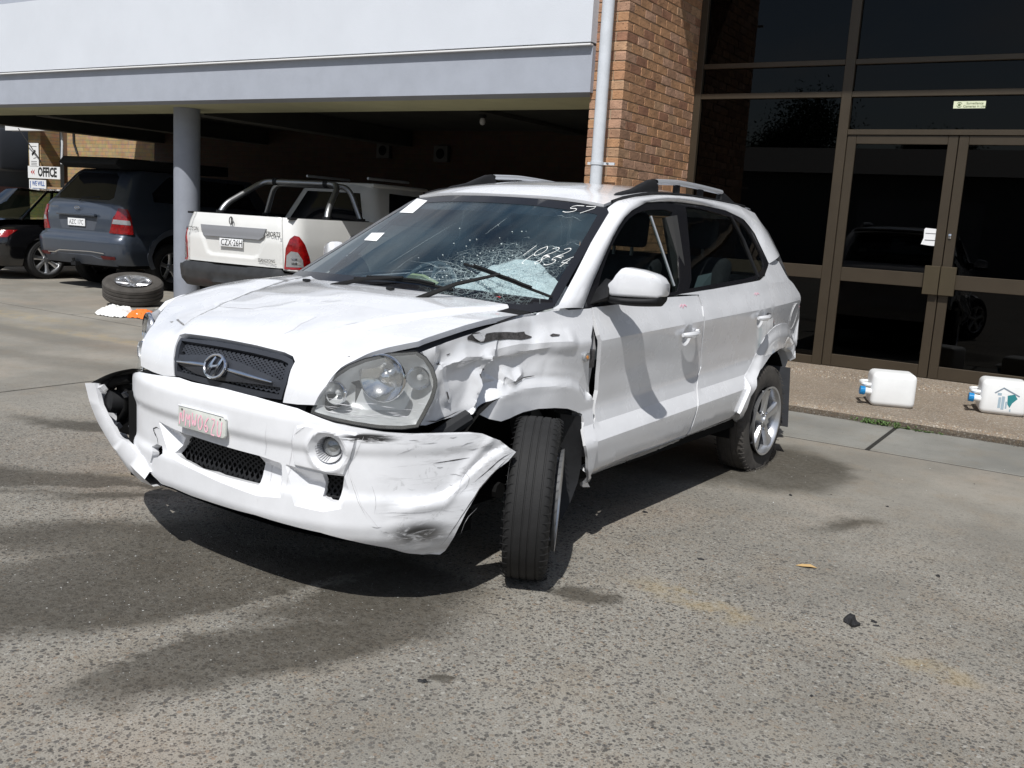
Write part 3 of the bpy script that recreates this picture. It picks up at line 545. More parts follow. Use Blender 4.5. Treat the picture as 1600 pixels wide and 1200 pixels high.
        def ell(cx,cy,rx,ry,ang,soft=.35,warp=True):
            mp=N('ShaderNodeMapping'); mp.vector_type='TEXTURE'; mp.inputs['Location'].default_value=(cx,cy,0); mp.inputs['Rotation'].default_value=(0,0,radians(ang)); mp.inputs['Scale'].default_value=(rx,ry,1)
            K(ad.outputs[0] if warp else P,mp.inputs[0]); l=N('ShaderNodeVectorMath'); l.operation='LENGTH'; K(mp.outputs[0],l.inputs[0])
            return mr(l.outputs['Value'],1-soft,1+soft,1,0)
        def group(L):
            f=None
            for e_ in L: q=ell(*e_); f=q if f is None else mth('MAXIMUM',f,q)
            return f
        dark=group([(-3.0,2.15,.75,.42,52,.22),(-2.45,2.62,.60,.33,30,.25),(-2.17,2.15,.70,.20,66,.3),(-2.9,2.55,.45,.25,10,.3),(-4.4,2.75,.55,.22,25,.35),(-3.95,2.95,.4,.16,60,.4),(-1.63,5.9,.42,.62,10,.25),(-2.2,5.6,.6,.5,0,.3),(-1.6,3.2,.14,.10,20,.4),(-1.64,2.29,.05,.05,0,.3),(-5.3,3.62,.6,.1,20,.5),(-1.0,4.9,.2,.08,60,.9),(-3.5,2.4,.6,.2,40,.5)])
        faint=group([(-9,5.6,2.2,.22,4,.6),(-7.6,4.9,1.2,.2,10,.6),(-6.6,6.2,1.5,.15,3,.7),(-5.6,4.6,.9,.12,20,.7)]); dark=mth('MAXIMUM',dark,mth('MULTIPLY',faint,.38))
        lightst=group([(-2.47,1.8,.60,.045,84,.6),(-2.45,2.45,.35,.04,80,.6),(-4.15,2.78,.5,.05,35,.6)])
        df=mth('MULTIPLY',mth('MULTIPLY',dark,mr(wn,.25,.6,.7,1.0)),mr(lightst,0,1,1,.35))
        c=mix(mth('MULTIPLY',df,mr(nz(30,5,.7),.3,.7,.72,.92)),c,(.046,.040,.030))
        fl=vor(38); h2=N('ShaderNodeSeparateColor'); K(fl.outputs['Color'],h2.inputs[0])
        fk=mth('MULTIPLY',mth('MULTIPLY',mr(fl.outputs['Distance'],.08,.16,1,0),mr(h2.outputs[0],.86,.88)),df); c=mix(fk,c,(.4,.4,.38))
        yell=group([(-1.2,3.43,.28,.09,0,.6),(-.38,3.44,.12,.07,0,.6),(-4.0,3.25,.3,.06,40,.6),(-11.2,6.3,1.6,.2,5,.6),(-8.5,6.0,1.5,.15,5,.6)])
        c=mix(mth('MULTIPLY',yell,mr(wn2,.35,.6,.0,.30)),c,(.36,.27,.12))
        warm=mr(nz(.55,4),.5,.68,0,.5); c=mix(warm,c,(1.05,.93,.86),'MULTIPLY')
        rough=mth('SUBTRACT',.88,mth('MULTIPLY',df,.12))
    K(c,b.inputs['Base Color'])
    if rough is not None: K(rough,b.inputs['Roughness'])
    else: b.inputs['Roughness'].default_value=.88
    b.inputs['Specular IOR Level'].default_value=.35
    bu=N('ShaderNodeBump'); bu.inputs['Strength'].default_value=.5 if not pebble else .9; bu.inputs['Distance'].default_value=.004
    fine=nz(260,3); K(mth('ADD',mth('MULTIPLY',fine,.5),hgt),bu.inputs['Height']); K(bu.outputs[0],b.inputs['Normal'])
    return m
gm=ground_mat('worn exposed aggregate concrete'); smooth_m=ground_mat('trowelled concrete',stones=.12,base=(.235,.232,.212),stain=False)
peb=ground_mat('pebble finish concrete',stones=1.0,pebble=True,base=(.26,.22,.175),stain=False)
jointm=mat('dirty joint filler',(.018,.017,.014),.95,var=.5,vscale=30)
asph=mat('far asphalt',(.09,.088,.082),.9,var=.3,vscale=.6)
g0=MB().add([(-150,-150,-.03),(150,-150,-.03),(150,150,-.03),(-150,150,-.03)],[(0,1,2,3)]).build('ground',asph); tag(g0,kind='structure')
fc=MB().box(-40,12,-20,18,-.029,-.0045).build('forecourt',jointm); tag(fc,kind='structure')
def slab(x0,x1,y0,y1,m,z=0,g=.016):
    MB().box(x0+g,x1-g,y0+g,y1-g,-.0285,z).build('concrete_slab',m,fc,bevel=.003,seg=1)
xs=[-40,-30,-20,-13.2,-6.66,12]
for a,b_ in zip(xs,xs[1:]): slab(a,b_,-20,3.2 if b_<=-6.66 else 6.87,gm)
for a,b_ in zip(xs[:-1],xs[1:-1]): slab(a,b_,3.2,6.87,gm)
for a,b_ in ((-40,-26),(-26,-20),(-20,-15.6),(-15.6,-10.55),(-10.55,-7.4),(-7.4,-4.4)): slab(a,b_,6.87,14 if b_>-18 else 18,gm)
for a,b_ in ((-4.4,-3.15),(-3.15,-1.32),(-1.32,.6),(.6,2.6),(2.6,4.6),(4.6,12)): slab(a,b_,6.87,7.93,smooth_m)
# porch: pebble-dash step and sill
porch=MB(); porch.add([(x,y,z) for x in (-4.0,12) for y,z in ((7.95,-.013),(7.93,.045),(7.97,.075),(8.06,.082),(9.52,.088),(9.55,.155),(9.80,.165),(10.2,.165),(10.2,-.013))],
   [(i,i+1,i+10,i+9) for i in range(8)]+[(8,0,9,17)]); po=porch.build('porch_step',peb); tag(po,kind='structure')
# ---------------------------------------------------------------- building
gw=mat('pale grey painted render',(.63,.66,.71),.75,var=.04,vscale=1.3,bump=.15,bscale=120)
beamp=mat('blue grey painted render',(.36,.385,.44),.7,var=.07,vscale=4,bump=.1,bscale=90)
soff=mat('cream painted soffit',(.50,.49,.31),.8,var=.12,vscale=2)
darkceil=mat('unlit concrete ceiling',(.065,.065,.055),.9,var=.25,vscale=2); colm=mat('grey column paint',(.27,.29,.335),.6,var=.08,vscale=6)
pvc=mat('white downpipe paint',(.62,.65,.69),.35,var=.08,vscale=10); 
bld=MB().box(-18.3,-4.07,14.0,14.3,-.013,3.3).build('carport_back_wall',None)
def brickmat(name,c1,c2,mo,sx=1.0):
    m=bpy.data.materials.new(name); m.use_nodes=True; t=m.node_tree; b=t.nodes['Principled BSDF']; g=t.nodes.new('ShaderNodeTexCoord'); mp=t.nodes.new('ShaderNodeMapping'); mp.inputs['Rotation'].default_value=(radians(90),0,0)
    br=t.nodes.new('ShaderNodeTexBrick'); br.inputs['Scale'].default_value=1; br.inputs['Brick Width'].default_value=.24; br.inputs['Row Height'].default_value=.086; br.inputs['Mortar Size'].default_value=.006
    br.inputs['Color1'].default_value=(*c1,1); br.inputs['Color2'].default_value=(*c2,1); br.inputs['Mortar'].default_value=(*mo,1)
    n=t.nodes.new('ShaderNodeTexNoise'); n.inputs['Scale'].default_value=7; n.inputs['Detail'].default_value=6; mxx=t.nodes.new('ShaderNodeMix'); mxx.data_type='RGBA'; mxx.blend_type='MULTIPLY'; mxx.inputs['Factor'].default_value=.6
    K=t.links.new; K(g.outputs['Object'],mp.inputs[0]); K(mp.outputs[0],br.inputs['Vector']); K(g.outputs['Object'],n.inputs['Vector']); K(br.outputs[0],mxx.inputs['A']); K(n.outputs['Color'],mxx.inputs['B']); K(mxx.outputs['Result'],b.inputs['Base Color'])
    bu=t.nodes.new('ShaderNodeBump'); bu.inputs['Strength'].default_value=.5; bu.inputs['Distance'].default_value=.01; bu.invert=True; K(br.outputs['Fac'],bu.inputs['Height']); K(bu.outputs[0],b.inputs['Normal']); b.inputs['Roughness'].default_value=.85
    return m
bm_far=brickmat('tan brickwork far',(.62,.43,.22),(.52,.34,.16),(.35,.30,.22)); bm_shade=brickmat('brickwork darkened as in shade',(.085,.045,.028),(.065,.035,.022),(.06,.05,.04))  # second brick copy is darkened: the bay's shade is put into its colour
bld.data.materials.append(bm_shade); tag(bld,'shade-darkened brick rear wall of the car park under the building','wall')
# building above
up=empty('office_building',(0,0,0),0,'pale rendered building with blue grey beam over the open car park','building')
MB().box(-30,-4.37,8.10,8.42,2.64,3.055).build('beam',beamp,up); MB().box(-30,-4.37,8.42,9.30,2.64,2.9).build('soffit',soff,up)
MB().box(-30,-4.37,8.045,8.10,3.052,3.066).build('drip_edge',mat('white flashing',(.8,.8,.8),.5),up)
MB().box(-30,-4.37,8.05,8.5,3.08,4.00).build('upper_wall',gw,up); MB().box(-30,-4.37,8.10,8.5,4.012,5.6).build('wall',beamp,up)
MB().box(-30,-4.37,8.09,8.5,3.067,3.079).build('shadow_line',mat('shadow line',(.06,.06,.065),.9),up); MB().box(-30,-4.37,8.09,8.5,4.001,4.011).build('shadow_line',MATS['shadow line'],up)  # dark strips paint the shadow lines along the band edges
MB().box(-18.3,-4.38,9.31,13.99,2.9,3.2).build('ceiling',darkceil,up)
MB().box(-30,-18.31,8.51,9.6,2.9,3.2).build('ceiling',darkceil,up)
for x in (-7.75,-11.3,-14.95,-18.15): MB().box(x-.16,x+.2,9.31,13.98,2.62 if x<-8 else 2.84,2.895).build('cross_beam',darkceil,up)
MB().box(-4.36,12,8.1,12,5.4,5.9).build('canopy',gw,up)
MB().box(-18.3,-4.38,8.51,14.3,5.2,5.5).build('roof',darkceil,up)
co=MB(); co.lathe([(-.013,.172),(2.638,.172)],40,Matrix(((1,0,0,-10.83),(0,0,1,8.80),(0,1,0,0),(0,0,0,1)))); tag(co.build('column',colm,smooth=True),'round blue grey concrete column beside the tailgate of the white utility','column')
# downpipe
dp=empty('downpipe',(-4.19,8.0,0),0,'white round downpipe running down the corner of the orange brick pier','pipe')
MB().tube([(0,0,-.01),(0,0,5.35)],.056,20,False).build('pipe',pvc,dp,smooth=True)
for z in (1.99,3.9): 
    MB().tube([(0,0,z-.014),(0,0,z+.014)],.062,20).build('bracket',pvc,dp,smooth=True); MB().box(-.115,.16,.03,.045,z-.012,z+.012).build('bracket_strap',pvc,dp)
    MB().tube([(.10,.02,z),(.10,.0,z)],.010,6).build('bolt',steel,dp)
# --- brick pier
bcols=[(.50,.275,.145),(.45,.245,.135),(.52,.32,.19),(.39,.225,.14),(.36,.18,.11),(.50,.30,.20)]
bmats=[]
for i,c in enumerate(bcols):
    m=mat('speckled orange brick %d'%i,c,.85,bump=.5,bscale=60); t=m.node_tree; b=t.nodes['Principled BSDF']; g=t.nodes.new('ShaderNodeTexCoord')
    oi=t.nodes.new('ShaderNodeObjectInfo'); ad=t.nodes.new('ShaderNodeVectorMath'); ad.operation='ADD'; vv=t.nodes.new('ShaderNodeCombineXYZ')
    ml=t.nodes.new('ShaderNodeMath'); ml.operation='MULTIPLY'; ml.inputs[1].default_value=37; t.links.new(oi.outputs['Random'],ml.inputs[0]); t.links.new(ml.outputs[0],vv.inputs[0]); t.links.new(g.outputs['Object'],ad.inputs[0]); t.links.new(vv.outputs[0],ad.inputs[1])
    def nn(s,a,z,prev,col,f):
        n=t.nodes.new('ShaderNodeTexNoise'); n.inputs['Scale'].default_value=s; n.inputs['Detail'].default_value=4; t.links.new(ad.outputs[0],n.inputs['Vector'])
        q=t.nodes.new('ShaderNodeMapRange'); q.inputs['From Min'].default_value=a; q.inputs['From Max'].default_value=z; q.inputs['To Max'].default_value=f; t.links.new(n.outputs[0],q.inputs[0])
        x=t.nodes.new('ShaderNodeMix'); x.data_type='RGBA'; t.links.new(q.outputs[0],x.inputs['Factor']); x.inputs['B'].default_value=(*col,1)
        if isinstance(prev,tuple): x.inputs['A'].default_value=(*prev,1)
        else: t.links.new(prev,x.inputs['A'])
        return x.outputs['Result']
    r=nn(9,.4,.65,c,tuple(v*.66 for v in c),.9); r=nn(60,.60,.68,r,(.10,.045,.03),.9); r=nn(35,.64,.72,r,(.06,.05,.04),.8); r=nn(110,.62,.7,r,(.62,.45,.27),.6)
    t.links.new(r,b.inputs['Base Color']); bmats.append(m)
mort=mat('brick mortar',(.40,.32,.22),.95,var=.3,vscale=20,bump=.4,bscale=150)
pier=empty('brick_pier',(0,0,0),0,'tall orange speckled brick pier between the car park and the glass entrance','pier')
MB().box(-4.388,-4.0665,8.1665,9.93,-.013,5.39).build('mortar',mort,pier)
bmeshes={}
def brickmesh(L,W,H,k):
    key=(round(L,3),round(W,3),k)
    if key not in bmeshes:
        rr=random.Random(hash(key)%1000); m=MB(); m.box(0,L,0,W,0,H); o=m.build('brick',bmats[k%6],None,bevel=.003,seg=1); bmeshes[key]=o.data; me=o.data
        for v in me.vertices: v.co+=Vector((rr.uniform(-1,1),rr.uniform(-1,1),rr.uniform(-1,1)))*.0012
        bpy.data.objects.remove(o)
    return bmeshes[key]
def bricks():
    cnt=0; low=MB(); H=.086; g=.009
    for r in range(63):
        z=r*H+.0; vis=1.62<z<4.15
        row=[]
        # side face, X = -4.06, stretchers along Y (headers at the corner every other course)
        y=8.160+(0 if r%2==0 else 0); first=.229 if r%2==0 else .110
        while y<9.89:
            L=min(first,9.895-y); 
            if L>.03: row.append(('s',y,L))
            y+=first+g; first=.229
        x=-4.40; fl=.229 if r%2==1 else .110
        # front face: width .34
        xx=-4.06-(.110 if r%2==0 else .229)-g
        while xx>-4.40:
            L=min(.229 if r%2==0 else .110,xx+4.40)
            if L>.03: row.append(('f',xx-L,L))
            xx-=L+g
        for kind,a,L in row:
            k=RND.choice([0,0,1,1,2,3,4,5,5,0]); dx=RND.uniform(-.0016,.0016)
            if kind=='s':
                wdt=.229 if (a<8.17 and r%2==1) else .110
                x0,y0,lx,ly=-4.06-wdt+dx,a,wdt,L
            else: x0,y0,lx,ly=a,8.160+dx,L,.10
            if kind=='f' and a<-4.39+.01: pass
            if vis and cnt<296:
                me=brickmesh(lx,ly,.077,k); o=bpy.data.objects.new('brick',me); COL.objects.link(o); o.parent=pier; o.location=(x0,y0,z+RND.uniform(-.001,.001)); cnt+=1
            else: low.box(x0,x0+lx,y0,y0+ly,z,z+.077)
    # left reveal of the pier
    for r in range(31):
        y=8.27+(.06 if r%2 else 0)
        while y<9.8: low.box(-4.40,-4.30,y,y+.229,r*H,r*H+.077); y+=.238
    tag(low.build('brick',bmats[0],pier),kind='stuff')
bricks()
# --- glazed entrance
brz=mat('bronze anodised aluminium',(.062,.048,.032),.42,metal=.35,var=.12,vscale=3); brz2=mat('bronze handle plate',(.085,.068,.042),.38,metal=.4,var=.1,vscale=5)
shop=empty('entrance_glazing',(0,0,0),0,'tall bronze framed glass shopfront beside the orange brick pier','shopfront')
def bar(x0,x1,z0,z1,name='mullion',y0=9.84,y1=9.94,m=brz,par=None): return MB().box(x0,x1,y0,y1,z0,z1).build(name,m,par or shop,bevel=.003,seg=1)
bar(-4.058,-3.985,.166,5.39); bar(-2.53,-2.435,.166,5.39); bar(-.42,-.325,.166,5.39); bar(1.75,1.84,.166,5.39); bar(4.5,4.6,.166,5.39)
for x0,x1 in ((-3.984,-2.531),(-2.434,-.421),(-.324,1.749),(1.841,4.499)):
    bar(x0,x1,3.105,3.155,'transom',9.845,9.935); bar(x0,x1,2.80,2.855,'transom',9.845,9.935); bar(x0,x1,5.3,5.38,'transom',9.845,9.935)
    MB().box(x0+.001,x1-.001,9.885,9.893,3.156,5.299).build('glass_pane',tglass,shop); MB().box(x0+.001,x1-.001,9.885,9.893,2.856,3.104).build('glass_pane',tglass,shop)
bar(-2.434,-.421,2.445,2.495,'door_header',9.845,9.935); MB().box(-2.43,-.425,9.885,9.893,2.496,2.799).build('glass_pane',tglass,shop)
for x0,x1 in ((-3.984,-2.531),(-.324,1.749),(1.841,4.499)):
    bar(x0,x1,1.035,1.165,'midrail',9.845,9.935); bar(x0,x1,.166,.25,'bottom_rail',9.845,9.935)
    MB().box(x0+.001,x1-.001,9.885,9.893,1.166,2.799).build('glass_pane',tglass,shop); MB().box(x0+.001,x1-.001,9.885,9.893,.251,1.034).build('glass_pane',tglass,shop)
def door(x0,x1,hs,lab):
    d=empty('glass_door',(x0,9.86,.17),0,lab,'door','pair of bronze framed glass doors'); W=x1-x0; B=lambda a,b_,c,e,n,y0=.0,y1=.05,m=brz: MB().box(a,b_,y0,y1,c,e).build(n,m,d,bevel=.003,seg=1)
    B(0,.085,0,2.272,'stile'); B(W-.085,W,0,2.272,'stile'); B(.086,W-.086,2.19,2.272,'top_rail'); B(.086,W-.086,.0,.12,'bottom_rail'); B(.086,W-.086,.86,.995,'midrail')
    MB().box(.087,W-.087,.02,.028,.996,2.189).build('glass_pane',tglass,d); MB().box(.087,W-.087,.02,.028,.121,.859).build('glass_pane',tglass,d)
    hx=W-.135 if hs>0 else .0; B(hx,hx+.135,.80,1.07,'handle_plate',-.05,-.015,brz2); B(hx+.05,hx+.08,.86,1.0,'handle_post',-.015,0,brz2)
    return d
d1=door(-2.432,-1.432,1,'left leaf of the bronze framed glass double doors carrying the white paper notice'); d2=door(-1.424,-.424,-1,'right leaf of the bronze framed glass double doors with no paper notice')
MB().box(-1.435+2.432+.03,-1.435+2.432+.055,-.012,-.001,1.33,1.375).build('lock_cylinder',chrome,d1,bevel=.003)
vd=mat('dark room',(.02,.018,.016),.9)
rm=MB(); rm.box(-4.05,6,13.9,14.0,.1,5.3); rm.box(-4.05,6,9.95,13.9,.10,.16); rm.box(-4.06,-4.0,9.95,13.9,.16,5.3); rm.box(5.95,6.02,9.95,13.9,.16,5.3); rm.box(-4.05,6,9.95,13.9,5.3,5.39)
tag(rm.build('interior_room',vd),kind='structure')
paper=mat('white paper',(.78,.79,.80),.7); inkm=mat('grey print',(.18,.18,.19),.7); yg=mat('pale yellow green sticker',(.72,.76,.55),.6); ygd=mat('dark green print',(.16,.2,.1),.7)
nt_=empty('paper_notice',(-1.54,9.872,1.455),0,'white paper notice with two printed lines taped to the left door glass','notice')
MB().prism([(-.085,.12),(-.075,.135),(.095,.125),(.10,.05),(.085,-.02),(.078,-.03),(-.03,-.028),(-.10,-.02),(-.082,.04)],'y',0,.003).build('sheet',paper,nt_)
MB().box(-.07,.085,-.002,-.0005,.082,.088).build('printed_line',inkm,nt_); MB().box(-.07,.06,-.002,-.0005,.018,.026).build('printed_line',inkm,nt_)
st=empty('camera_sticker',(-1.38,9.877,2.72),0,'pale green surveillance cameras in use sticker on the glass above the doors','sticker')
MB().box(-.135,.135,0,.003,-.032,.032).build('sheet',yg,st)
FR=lambda o,x=(1,0,0),y=(0,0,1): frame(o,x,y)
textobj('lettering','Surveillance',.030,ygd,st,FR((.045,-.0015,.013))); textobj('lettering','Cameras in Use',.030,ygd,st,FR((.045,-.0015,-.014)))
MB().lathe([(-.002,.0),(-.002,.012)],14,Matrix.Translation((-.085,0,.0))).build('camera_symbol',ygd,st)
sh_=MB(); 
for a0 in (.2,3.4): sh_.lathe([(-.0018,.020),(-.0018,.024)],10,Matrix.Translation((-.085,0,0)),a0,a0+2.4)
sh_.build('ring_print',ygd,st)
# --- office wing seen past the car park
ow=empty('office_wing',(0,0,0),0,'sunlit tan brick wing with signs seen beyond the end of the car park','building')
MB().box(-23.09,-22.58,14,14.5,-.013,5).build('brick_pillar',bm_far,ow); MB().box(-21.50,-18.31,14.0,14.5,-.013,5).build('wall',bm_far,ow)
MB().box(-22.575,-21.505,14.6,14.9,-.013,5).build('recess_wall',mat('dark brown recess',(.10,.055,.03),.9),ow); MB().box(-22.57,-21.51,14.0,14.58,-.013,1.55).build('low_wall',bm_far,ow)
MB().box(-22.1,-22.04,14.45,14.55,1.56,5).build('door_frame',brz,ow)
MB().tube([(-21.62,13.94,3.1),(-21.60,13.94,2.55),(-21.64,13.94,2.1)],.03,6).build('wall_pipe',pvc,ow,smooth=True); MB().tube([(-21.2,13.96,3.1),(-21.18,13.96,2.6),(-21.05,13.96,2.35)],.025,6).build('cable_drop',plastic,ow,smooth=True)
MB().box(-23.7,-21.5,13.78,13.98,2.86,3.03).build('sign_box',mat('white fascia box',(.75,.75,.75),.6),ow)
MB().tube([(-23.0,13.7,2.9),(-22.5,13.95,2.15)],.012,5).build('stay_rod',plastic,ow)
def sign(lab,x,z,W,H,nm): 
    s=empty(nm,(x,13.97,z),0,lab,'sign'); MB().box(-W/2,W/2,-.012,.0,-H/2,H/2).build('panel',paper,s); return s
s1=sign('white OFFICE sign with red double arrow on the tan brick pillar',-22.41,1.885,1.32,.29,'office_sign')
redm=mat('red print',(.45,.03,.03),.6); blum=mat('blue print',(.05,.12,.35),.6); blk=mat('black print',(.015,.015,.015),.6)
textobj('lettering','OFFICE',.30,blk,s1,FR((.15,-.014,0)),font_w=.80,bold=.012)
ar=MB()
for x0 in (-.54,-.46): ar.prism([(x0,0),(x0+.09,.065),(x0+.06,.0),(x0+.09,-.065)],'y',-.014,-.013)
ar.build('arrow_print',redm,s1)
s2=sign('tall white camera notice on the tan brick pillar above the OFFICE sign',-22.80,2.30,.38,.56,'camera_notice')
cs=MB(); cs.prism([(-.10,.02),(.05,.13),(.09,.08),(-.06,-.03)],'y',-.014,-.013); cs.prism([(-.02,-.08),(.1,-.06),(.1,-.075),(-.02,-.095)],'y',-.014,-.013); cs.build('camera_symbol',blk,s2)
for z in (.20,-.16,-.20,-.24): MB().box(-.12,.12,-.014,-.013,z-.008,z+.008).build('printed_line',inkm,s2)
s3=sign('small white sign with blue lettering under the OFFICE sign',-22.68,1.58,.70,.25,'small_sign')
textobj('lettering','WE WILL',.16,blum,s3,FR((.04,-.014,.03)),font_w=.8,bold=.004); MB().box(-.31,-.28,-.014,-.013,-.08,.09).build('bar_print',blum,s3)
MB().box(-.2,.27,-.014,-.013,-.1,-.075).build('printed_line',blum,s3)
ds=empty('dark_backdrop',(0,0,0),0,'dark shed added for the shaded void left of the sunlit brick pillar','backdrop'); MB().box(-45,-23.3,15.5,22,-.013,6).build('wall',mat('shade dark filler',(.012,.013,.012),.7),ds); MB().box(-46,-23.2,13.9,22.3,6.0,6.2).build('roof',vd,ds);  # added block fills the dark void, shade put into its near-black colour
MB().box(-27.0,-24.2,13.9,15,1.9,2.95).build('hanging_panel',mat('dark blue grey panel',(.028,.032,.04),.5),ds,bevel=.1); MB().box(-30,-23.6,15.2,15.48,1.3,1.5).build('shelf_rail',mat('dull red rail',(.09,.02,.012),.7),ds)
# fittings in the car park
bulb=empty('light_bulb',(-7.75,11.3,2.84),0,'bare white bulb in a batten holder hanging from the car park ceiling','light bulb')
MB().lathe([(0,.05),(-.03,.05),(-.05,.025)],12,Matrix.Rotation(-pi/2,4,'X')@Matrix.Rotation(pi,4,'X')).build('holder',plastic,bulb)
MB().lathe([(.03,.02),(.06,.035),(.10,.042),(.13,.03),(.145,.0)],12,Matrix.Rotation(-pi/2,4,'X')).build('globe',mat('white bulb',(.6,.6,.58),.4),bulb,smooth=True)
for x,z,lab in ((-11.72,2.54,'dim wall fan box left of the middle of the dark rear wall'),(-10.4,2.50,'dim square wall unit right of the fan box on the dark rear wall')):
    b_=empty('wall_unit',(x,13.9,z),0,lab,'wall unit','square units on the rear wall'); MB().box(-.15,.15,0,.09,-.14,.14).build('case',mat('grey unit case',(.07,.07,.068),.7),b_,bevel=.01); MB().lathe([(-.004,.0),(-.004,.09)],20).build('opening',deepblack,b_)
# ================================================================ the wrecked car (own metres: +x nose, +y its left side)
car=empty('wrecked_car',(-2.76137,3.21978,0),radians(-93.765),'white crashed four wheel drive wagon with crumpled front wing, shattered windscreen and turned front wheel','car')
SS=Srf(S_side,-1); SM=Srf(S_side,-1,True); SH=Srf(S_hood); SW=Srf(S_wind); SR=Srf(S_roof); SB=Srf(S_bump); SL=Srf(S_lamp); SLM=Srf(S_lamp,1,True)
def DD(k): return D[k][1]
def shrink(poly,d):
    """move an outline inwards by d to leave a panel gap"""
    a=sum(poly[i][0]*poly[(i+1)%len(poly)][1]-poly[(i+1)%len(poly)][0]*poly[i][1] for i in range(len(poly))); s_=1 if a>0 else -1; o=[]
    for i,p in enumerate(poly):
        q=poly[i-1]; r=poly[(i+1)%len(poly)]; n=Vector((0,0))
        for (u,v) in ((q,p),(p,r)):
            e=Vector((v[0]-u[0],v[1]-u[1])); 
            if e.length>1e-6: e.normalize(); n+=Vector((-e.y,e.x))*s_
        if n.length>1e-6: n.normalize()
        o.append((p[0]+n.x*d,p[1]+n.y*d))
    return o
G1=.0024
def zl(z0): return [(x/20,z0-shear(x/20)) for x in range(-68,8)]
SBR=[zl(.963),zl(.588),zl(.518),zl(.40),zl(1.07)]
fd=shrink(DD('fdoor'),G1); rd=shrink(DD('rdoor'),G1); qp=shrink(DD('quarter'),-.007)
HND=[DD('handle1')[0],DD('handle2')[0]]
def circ(c,r): return [(c[0]+r*cos(a*pi/12),c[1]-.006+r*sin(a*pi/12)) for a in range(25)]
def dent(u,v):
    for c in HND:
        r=hypot(u-c[0],v-c[1]+.006)/.056
        if r<1: return -.020*(1-r*r)**.8
    d=-.004*math.exp(-((u+.95)/.28)**2-((v-.80)/.05)**2)
    return d+.0012*noise.noise(Vector((u*4,v*7,3)))
door1=sheet('front_door',fd,SS,.03,paint,car,disp=dent,rim=.02,breaks=SBR+[circ(HND[0],r) for r in (.056,.045,.03,.015)],angle=16); door2=sheet('rear_door',rd,SS,.03,paint,car,disp=dent,rim=.02,breaks=SBR+[circ(HND[1],r) for r in (.056,.045,.03,.015)],angle=16)
sheet('quarter_panel',qp,SS,.03,paint,car,rim=.0,off=-.0025,breaks=SBR,angle=7)
sheet('sill',DD('sill'),SS,.03,paint,car,rim=.05,off=-.006)
# flared wheel arch lip at the rear, proud of the panels
ao=DD('archR')
AOL=ao[:17]
def flare(u,v): return .020*sstep(0,.075,segdist((u,v),AOL))
def flare_old(u,v):
    r=hypot(u+2.66,(v-.30)*1.0); return .018*sstep(.66,.54,r)
sheet('rear_arch_flare',ao,SS,.018,paint,car,disp=flare,rim=.04,off=.0012,angle=50)
# right hand side of the body, same pressings
for nm,pl in (('front_door',fd),('rear_door',rd),('quarter_panel',qp),('sill',DD('sill')),('rear_arch_flare',ao)):
    sheet(nm,pl,SM,.08,paint,car,rim=.02,off=.001 if nm=='rear_arch_flare' else 0)
# --- windows
wo=chaikin(DD('wopen'),1); fg=chaikin(DD('fglass'),1); rg=chaikin(DD('rglass'),1)
for S_ in (SS,SM):
    sheet('window_frame',wo,S_,.03,frit,car,holes=[fg,rg],off=-.004,rim=.012)
    gfo=shrink(fg,-.008); gro=shrink(rg,-.008)
    sheet('front_window',gfo,S_,.06,sglass,car,off=-.010,rim=0); sheet('rear_window',gro,S_,.06,sglass,car,off=-.010,rim=0)
t=MB(); P=resample([(-1.305,1.50),(-1.335,1.36),(-1.375,1.16)],.03,False); t.tube([SS.at(u,v,-.014) for u,v in P],.008,6); t.build('window_channel',satin,car,smooth=True)
t=MB(); P=[(-2.30,1.535),(-2.40,1.40),(-2.46,1.19)]; t.tube([SS.at(u,v,-.006) for u,v in resample(P,.04,False)],.010,6); t.build('window_divider',plastic,car,smooth=True)
# --- pillar / cantrail / rear pillar as one swept pressing
inner=[SS.P(*p) for p in DD('pil_s')]; inner=[inner[0]]+inner[1:]
Bc=[SS.P(*p) for p in DD('wopen')[14:17]]
outer_w=[SW.P(*p) for p in DD('pil_w')]
outer=outer_w+[SR.P(-1.06,.595)+Vector((0,0,-.004)),SR.P(-1.30,.60),SR.P(-1.6,.602),SR.P(-1.9,.602),SR.P(-2.2,.60),SR.P(-2.5,.60)]+[SS.P(*p) for p in DD('dpil')[1:]]
def pathpts(P,n):
    L=[0]
    for a,b in zip(P,P[1:]): L.append(L[-1]+(b-a).length)
    o=[]
    for k in range(n):
        t_=L[-1]*k/(n-1); i=max(j for j in range(len(L)) if L[j]<=t_+1e-9); i=min(i,len(P)-2); o.append(P[i].lerp(P[i+1],(t_-L[i])/max(1e-9,L[i+1]-L[i])))
    return o
def ctrl(A,Bp,pairs,n=14):
    a=[];b=[]
    for (i0,i1),(j0,j1) in zip(pairs,pairs[1:]):
        a+=pathpts(A[i0:j0+1],n)[:-1]; b+=pathpts(Bp[i1:j1+1],n)[:-1]
    a.append(A[pairs[-1][0]]); b.append(Bp[pairs[-1][1]]); return a,b
